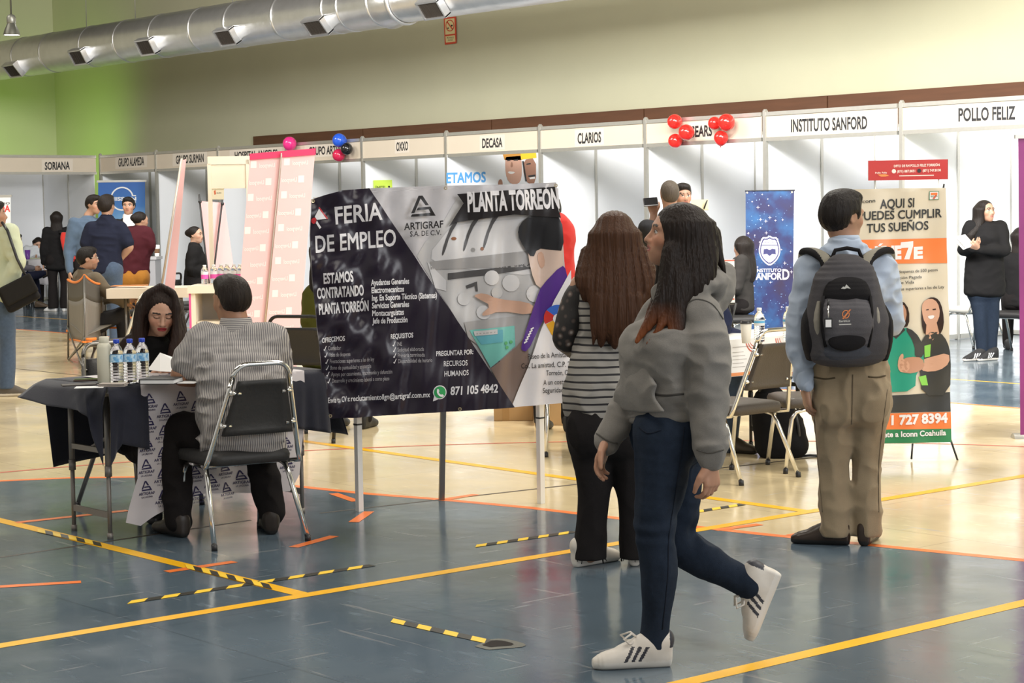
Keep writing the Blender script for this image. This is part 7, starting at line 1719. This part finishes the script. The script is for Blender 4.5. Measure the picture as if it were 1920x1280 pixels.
# seated figure beside the starry banner, seated helper behind the walking woman
F = Fig('person in a dark jacket seated left of the starry blue banner, mostly hidden', 1391, 0, D=20.1); J = sit(F, -1, .1, T=1.0); J['hd'] = F.j(1392, 464, 0); J['face'] = nrm((-.5, .85, -.1)); J['nk'] = F.j(1391, 488, .02); gen(F, J, .011, cloth('charcoal_jacket', (.035, .032, .03)), BLKT, shoes_of((.02, .02, .02), SOLE_B), HBLACK, 'long', SK1, seated=True, hands=False, tw=1.05, seed=87)
F = Fig('person in jeans sitting at the right table, hidden behind the grey hoodie woman', 1322, 0, D=12.35); j = F.j; J = sit(F, .8, -.6); J.update(kR=j(1378, 700, -.1), aR=j(1366, 830, -.1), kL=j(1350, 705, .1), aL=j(1345, 830, .1), hd=j(1318, 520, 0), nk=j(1318, 560, 0)); 
for k, dx in (('R', 30), ('L', -30)): J['s' + k] = j(1318 + dx, 590, 0)
gen(F, J, .009, cloth('navy_jumper', (.015, .02, .05)), DENIM2, shoes_of((.06, .045, .03), SOLE_B), HBLACK, 'short', SK1, seated=True, hands=False, seed=88)
# black rucksack on the floor
F = Fig('big black rucksack slumped on the floor under the right table', 1462, 856, 'backpack'); F.root.name = 'backpack'; j = F.j
F.make('bag_body', [loft([j(1464, 852, 0), j(1464, 835, 0), j(1458, 790, .02), j(1448, 750, .03), j(1444, 730, .03)], [.12, .15, .15, .11, .06], [.10, .12, .12, .10, .06], (1, 0, 0), (0, 1, 0), .03, 2.4), ell(j(1493, 835, -.05), (.07, .07, .06), None, .03)], .007, cloth('rucksack', (.008, .008, .009)), disp=fold(.008, 16, 91), clips=[((0, 0, 0), (0, 0, -1))])
MB().tube([j(1425, 735, 0), j(1432, 715, 0), j(1440, 730, 0)], .010, 8).build('strap', BLACKP, F.root); MB().tube([j(1490, 770, -.05), j(1497, 800, -.1), j(1500, 845, -.08)], .010, 8).build('strap', BLACKP, F.root); q = j(1500, 858, -.05); q2 = j(1540, 856, -.05); q[2] = q2[2] = .008; MB().tube([q, (q + q2) / 2 + np.array([0, .03, 0]), q2], .008, 6).build('strap', BLACKP, F.root)

# man on the camping chair
F = Fig('young man with glasses and an olive brown jacket on the camping chair, in profile', 168, 0, D=20.6); j = F.j; J = sit(F, .85, .52); J.update(hd=j(165, 484, -.02), hs=.225, face=nrm((.97, .22, -.05)), nk=j(158, 507, 0), ch=j(163, 545, 0), hp=j(170, 600, 0), sR=j(180, 522, -.15), sL=j(148, 518, .13), eR=j(208, 555, -.12), wR=j(232, 570, .05), eL=j(190, 560, .25), wL=j(232, 558, .28), dR=nrm((.9, .3, -.2)), pR=(0, 0, -1), thR=(0, 1, 0)); J['hR'], J['hL'] = j(175, 610, -.09), j(172, 606, .09); J['kR'], J['kL'] = j(230, 590, .05), j(228, 588, .25); J['aR'], J['aL'] = j(232, 655, .1), j(232, 650, .3)
OLV = cloth('olive_brown', (.125, .098, .062), noise=.06); hd = gen(F, J, .009, OLV, cloth('dark_grey_trousers', (.03, .03, .033)), shoes_of((.05, .04, .03), SOLE_B), hair_mat('wavy_black', (.006, .005, .005), (.02, .016, .013)), 'short', SK1, tw=1.08, arm=1.05, seated=True, seed=92, collar=cloth('dark_collar', (.02, .022, .028)), beard=.35, body_h=.007)
fr = MB()
for q in (1, -1): fr.tube([hd.p(.14 * q + .075 * cos(t), .44, .52 + .06 * sin(t)) for t in np.linspace(0, 2 * pi, 15)[:-1]], .0022, 6, closed=True); fr.tube([hd.p(.215 * q, .43, .535), hd.p(.33 * q, .2, .54), hd.p(.345 * q, -.05, .53)], .002, 6)
fr.tube([hd.p(.065, .45, .53), hd.p(-.065, .45, .53)], .002, 6); fr.build('glasses', CHROME, F.root)
# left edge man with shoulder bag
F = Fig('man at the left edge in a pale green shirt and jeans, cut by the frame', -6, 740, D=17.0); j = F.j; J = std(F, 1.70, .85, .35); J.update(sR=j(20, 435, -.12), eR=j(33, 490, -.16), wR=j(10, 560, -.12), dR=nrm((-.2, .1, -1)), hd=j(-11, 402, 0), sL=j(-30, 440, .15), hs=.22, face=nrm((.95, .3, 0)), kR=j(14, 650, -.05), aR=j(12, 722, -.06), hR=j(6, 575, -.06), kL=j(-14, 650, .1), aL=j(-20, 720, .1), tR=nrm((.95, .2, 0)), tL=nrm((.95, .2, 0)))
gen(F, J, .009, cloth('pale_green_shirt', (.52, .56, .40), noise=.04), DENIM2, (mat('grey_runner', (.10, .085, .07), .7), SOLE_W), HBLACK, 'short', SK2, arm=1.22, tw=1.05, leg=1.05, flare=.012, seed=93)
MB().tube([j(0, 416, -.12), j(10, 430, -.2), j(32, 490, -.24), j(50, 540, -.2)], .012, 8)
B_ = Fig('big black shoulder bag hanging at the hip of the man in pale green', 40, 740, 'bag', D=16.8); B_.root.name = 'shoulder_bag'; j = B_.j
M3 = np.array([[.89, 0, .45], [0, 1, 0], [-.45, 0, .89]]); B_.make('bag_body', [boxp(j(36, 550, 0), (.15, .055, .115), M3, .03)], .007, cloth('bag_black', (.012, .011, .011)), disp=fold(.004, 18, 94)); B_.make('flap', [boxp(j(35, 543, -.055), (.150, .02, .085), M3, .015)], .007, cloth('bag_black2', (.016, .015, .014)))
MB().tube([j(4, 417, .08), j(14, 432, -.02), j(32, 485, -.05), j(56, 532, -.02)], .013, 8).build('strap', BLACKP, B_.root)
# group at the far left
F, J, j = crowd('woman with long black hair in black clothes carrying a red rucksack, seen from behind', 112, 32.2, 1.63, -.15, 1); J['aL'][2] += .0; J.update(tL=nrm((-.9, .4, 0)), tR=nrm((.3, .9, 0))); gen(F, J, .013, BLKC, BLKT, (mat('white_canvas', (.62, .62, .62), .6), SOLE_W), HBLACK, 'long', SK1, hem=.72, tw=1.05, gender=1, flare=.03, seed=95)
R_ = Fig('red rucksack on the back of the woman in black at far left', 130, 580, 'backpack', D=31.95); R_.root.name = 'backpack'; j = R_.j
RDC = cloth('red_nylon', (.62, .035, .025), noise=.1); R_.make('bag_body', [loft([j(134, 487, 0), j(132, 470, 0), j(127, 450, .03), j(123, 438, .05)], [.10, .125, .12, .07], [.06, .08, .07, .05], (1, 0, -.2), (0, 1, 0), .03, 2.5)], .010, RDC); R_.make('front_pocket', [loft([j(138, 485, -.06), j(137, 474, -.07), j(136, 464, -.05)], [.075, .085, .06], [.03, .035, .02], (1, 0, -.2), (0, 1, 0), .02, 2.5)], .010, RDC); R_.make('badge', [ell(j(128, 453, -.05), (.03, .02, .022), None, .01)], .008, cloth('badge_dark', (.12, .02, .03))); MB().tube([j(118, 438, .06), j(112, 434, .14), j(110, 450, .2)], .02, 8).build('strap', BLACKP, R_.root)
F, J, j = crowd('broad man in a navy polo with hands on hips, back to us', 199, 22.4, 1.80, .15, 1); J.update(hd=j(200, 385, .02), hs=.235, face=nrm((.25, .95, 0)), sL=j(170, 428, 0), sR=j(228, 428, 0), eL=j(160, 465, -.02), wL=j(168, 500, .04), eR=j(243, 463, -.02), wR=j(222, 490, .06), dL=nrm((.7, .6, -.2)), dR=nrm((-.7, .6, -.2)), nk=j(200, 408, 0)); NV = cloth('navy_polo', (.014, .017, .035), noise=.06); gen(F, J, .010, NV, DENIM2, shoes_of((.03, .03, .03), SOLE_B), hair_mat('short_dark', (.012, .009, .008), (.03, .022, .018)), 'short', SK1, sleeve='short', tw=1.17, td=1.25, arm=1.15, leg=1.12, hem=J['hp'][2] - .03, seed=96, collar=NV)
F, J, j = crowd('woman in a maroon jacket and mustard trousers, hair tied up, back to us', 252, 24.2, 1.56, -.25, .97); J.update(hd=j(264, 413, 0), face=nrm((.75, .65, -.1)), eR=j(283, 460, .0), wR=j(270, 485, .2), sR=j(276, 436, 0), sL=j(238, 436, 0), eL=j(226, 462, .1), wL=j(228, 480, .3), hp=j(250, 510, 0), hL=j(241, 520, 0), hR=j(263, 520, 0), kL=j(237, 565, 0), kR=j(265, 565, 0), aL=j(230, 615, 0), aR=j(266, 615, 0), ch=j(256, 465, 0), nk=j(261, 426, 0)); gen(F, J, .011, cloth('maroon', (.065, .012, .018), noise=.1), cloth('mustard', (.40, .165, .018), noise=.08), shoes_of((.04, .03, .03), SOLE_B), HBLACK, 'bun', SK1, tw=1.14, td=1.15, arm=1.1, leg=1.12, gender=1, hem=j(252, 511)[2], seed=97)
F, J, j = crowd('young man in a dark suit and white shirt facing us before the blue roll-up', 239, 26.3, 1.74, .1, -1); J.update(hd=j(241, 386, 0), hs=.225, face=nrm((.0, -1, -.02)), sL=j(266, 420, 0), sR=j(217, 420, 0), nk=j(240, 408, 0)); hd = gen(F, J, .011, cloth('dark_suit', (.014, .013, .014)), BLKT, shoes_of((.02, .02, .02), SOLE_B), hair_mat('wavy_black', (.006, .005, .005), (.02, .016, .013)), 'short', (.46, .26, .17), seed=98, body_h=.007)
WS = cloth('white_shirt', (.72, .68, .70)); F.make('shirt_front', [loft([j(240, 440, -.10), j(240, 425, -.095), j(240, 412, -.06)], [.035, .05, .07], [.03, .035, .03], (1, 0, 0), (0, 1, 0), .02), loft([J['nk'] - [0, .012, .05], J['nk'] + [0, -.008, .035]], [.078, .066], [.075, .060], (1, 0, 0), (0, 1, 0), .01)], .009, WS)
T = thing('paper_cone', 'crumpled white paper held in front of the suited man\'s chest', 'paper', tuple(PD(245, 423, 25.6)), YAW); MB().ball((0, 0, 0), .06, 12, sc=(1, .5, .8)).build('paper', PAPER, T)
F, J, j = crowd('man in a blue denim jacket half hidden by the man in the navy polo', 171, 24.1, 1.81, .3, -.6); J.update(hd=j(176, 383, 0), hs=.22, face=nrm((.8, -.5, -.1))); gen(F, J, .012, cloth('denim_jacket', (.07, .11, .17)), BLKT, shoes_of((.02, .02, .02), SOLE_B), HBLACK, 'short', SK1, seed=99)
F = Fig('young woman in a pale blouse writing at the far left table', 72, 0, D=34.9); j = F.j; J = sit(F, .1, -1, T=1.); J.update(hd=j(72, 457, 0), hs=.205, face=nrm((.3, -.85, -.45)), wR=j(68, 481, -.28), wL=j(80, 481, -.28)); gen(F, J, .011, cloth('pale_blouse', (.55, .58, .62)), BLKT, shoes_of((.03, .03, .03), SOLE_B), HBLACK, 'long', SK3, seated=True, gender=1, seed=100)
T = thing('notepad', 'small green paper in front of the writing young woman at far left', 'notepad', (*PD(66, 482, 34.5)[:2], z0 + .003), YAW); MB().box((0, 0, .006), (.2, .14, .012)).build('pages', mat('greenish_paper', (.42, .46, .32), .7), T)
F = Fig('dark haired man with outstretched leg sitting left of the far table', 34, 0, D=33.4); j = F.j; J = sit(F, .95, .2); J.update(hd=j(31, 450, 0), hs=.21, face=nrm((.9, -.1, -.1)), kR=j(72, 515, -.1), aR=j(84, 512, -.1), tR=nrm((.9, 0, .4)), kL=j(66, 525, .1), aL=j(72, 556, .1)); J['uR'] = nrm((-.4, 0, .9)); gen(F, J, .012, cloth('grey_lilac', (.16, .15, .18)), cloth('navy_trousers', (.015, .018, .04)), shoes_of((.10, .07, .045), SOLE_B), HBLACK, 'short', SK1, seated=True, seed=101)
F = Fig('man facing us, seated between the red rucksack and the navy polo', 147, 0, D=35.2); j = F.j; J = sit(F, .0, -1); J.update(hd=j(147, 443, 0), hs=.215); gen(F, J, .012, cloth('white_tee', (.55, .55, .55)), BLKT, shoes_of((.03, .03, .03), SOLE_B), HBLACK, 'short', SK1, seated=True, hands=False, seed=102)
F = Fig('seated woman in black with hair in a low bun, in profile by the pink display', 366, 0, D=24.2); j = F.j; J = sit(F, .97, .05); J.update(hd=j(367, 440, 0), hs=.20, face=nrm((.97, -.22, -.02)), nk=j(364, 458, 0), sR=j(364, 469, -.13), sL=j(369, 469, .15), ch=j(364, 490, 0), hp=j(364, 530, 0), eR=j(358, 505, -.2), wR=j(380, 508, -.12), wL=j(384, 508, .1), dR=nrm((.9, 0, -.3)), hR=j(366, 535, -.08), hL=j(366, 535, .08), kR=j(392, 533, -.1), kL=j(394, 535, .08)); 
for k, q in (('R', -.1), ('L', .08)): J['a' + k] = J['k' + k] * [1, 1, 0] + [-.02, 0, .09]
gen(F, J, .010, BLKC, BLKT, shoes_of((.02, .02, .02), SOLE_B), HBLACK, 'bun', SK3, seated=True, gender=1, tw=1.08, seed=103, body_h=.007)
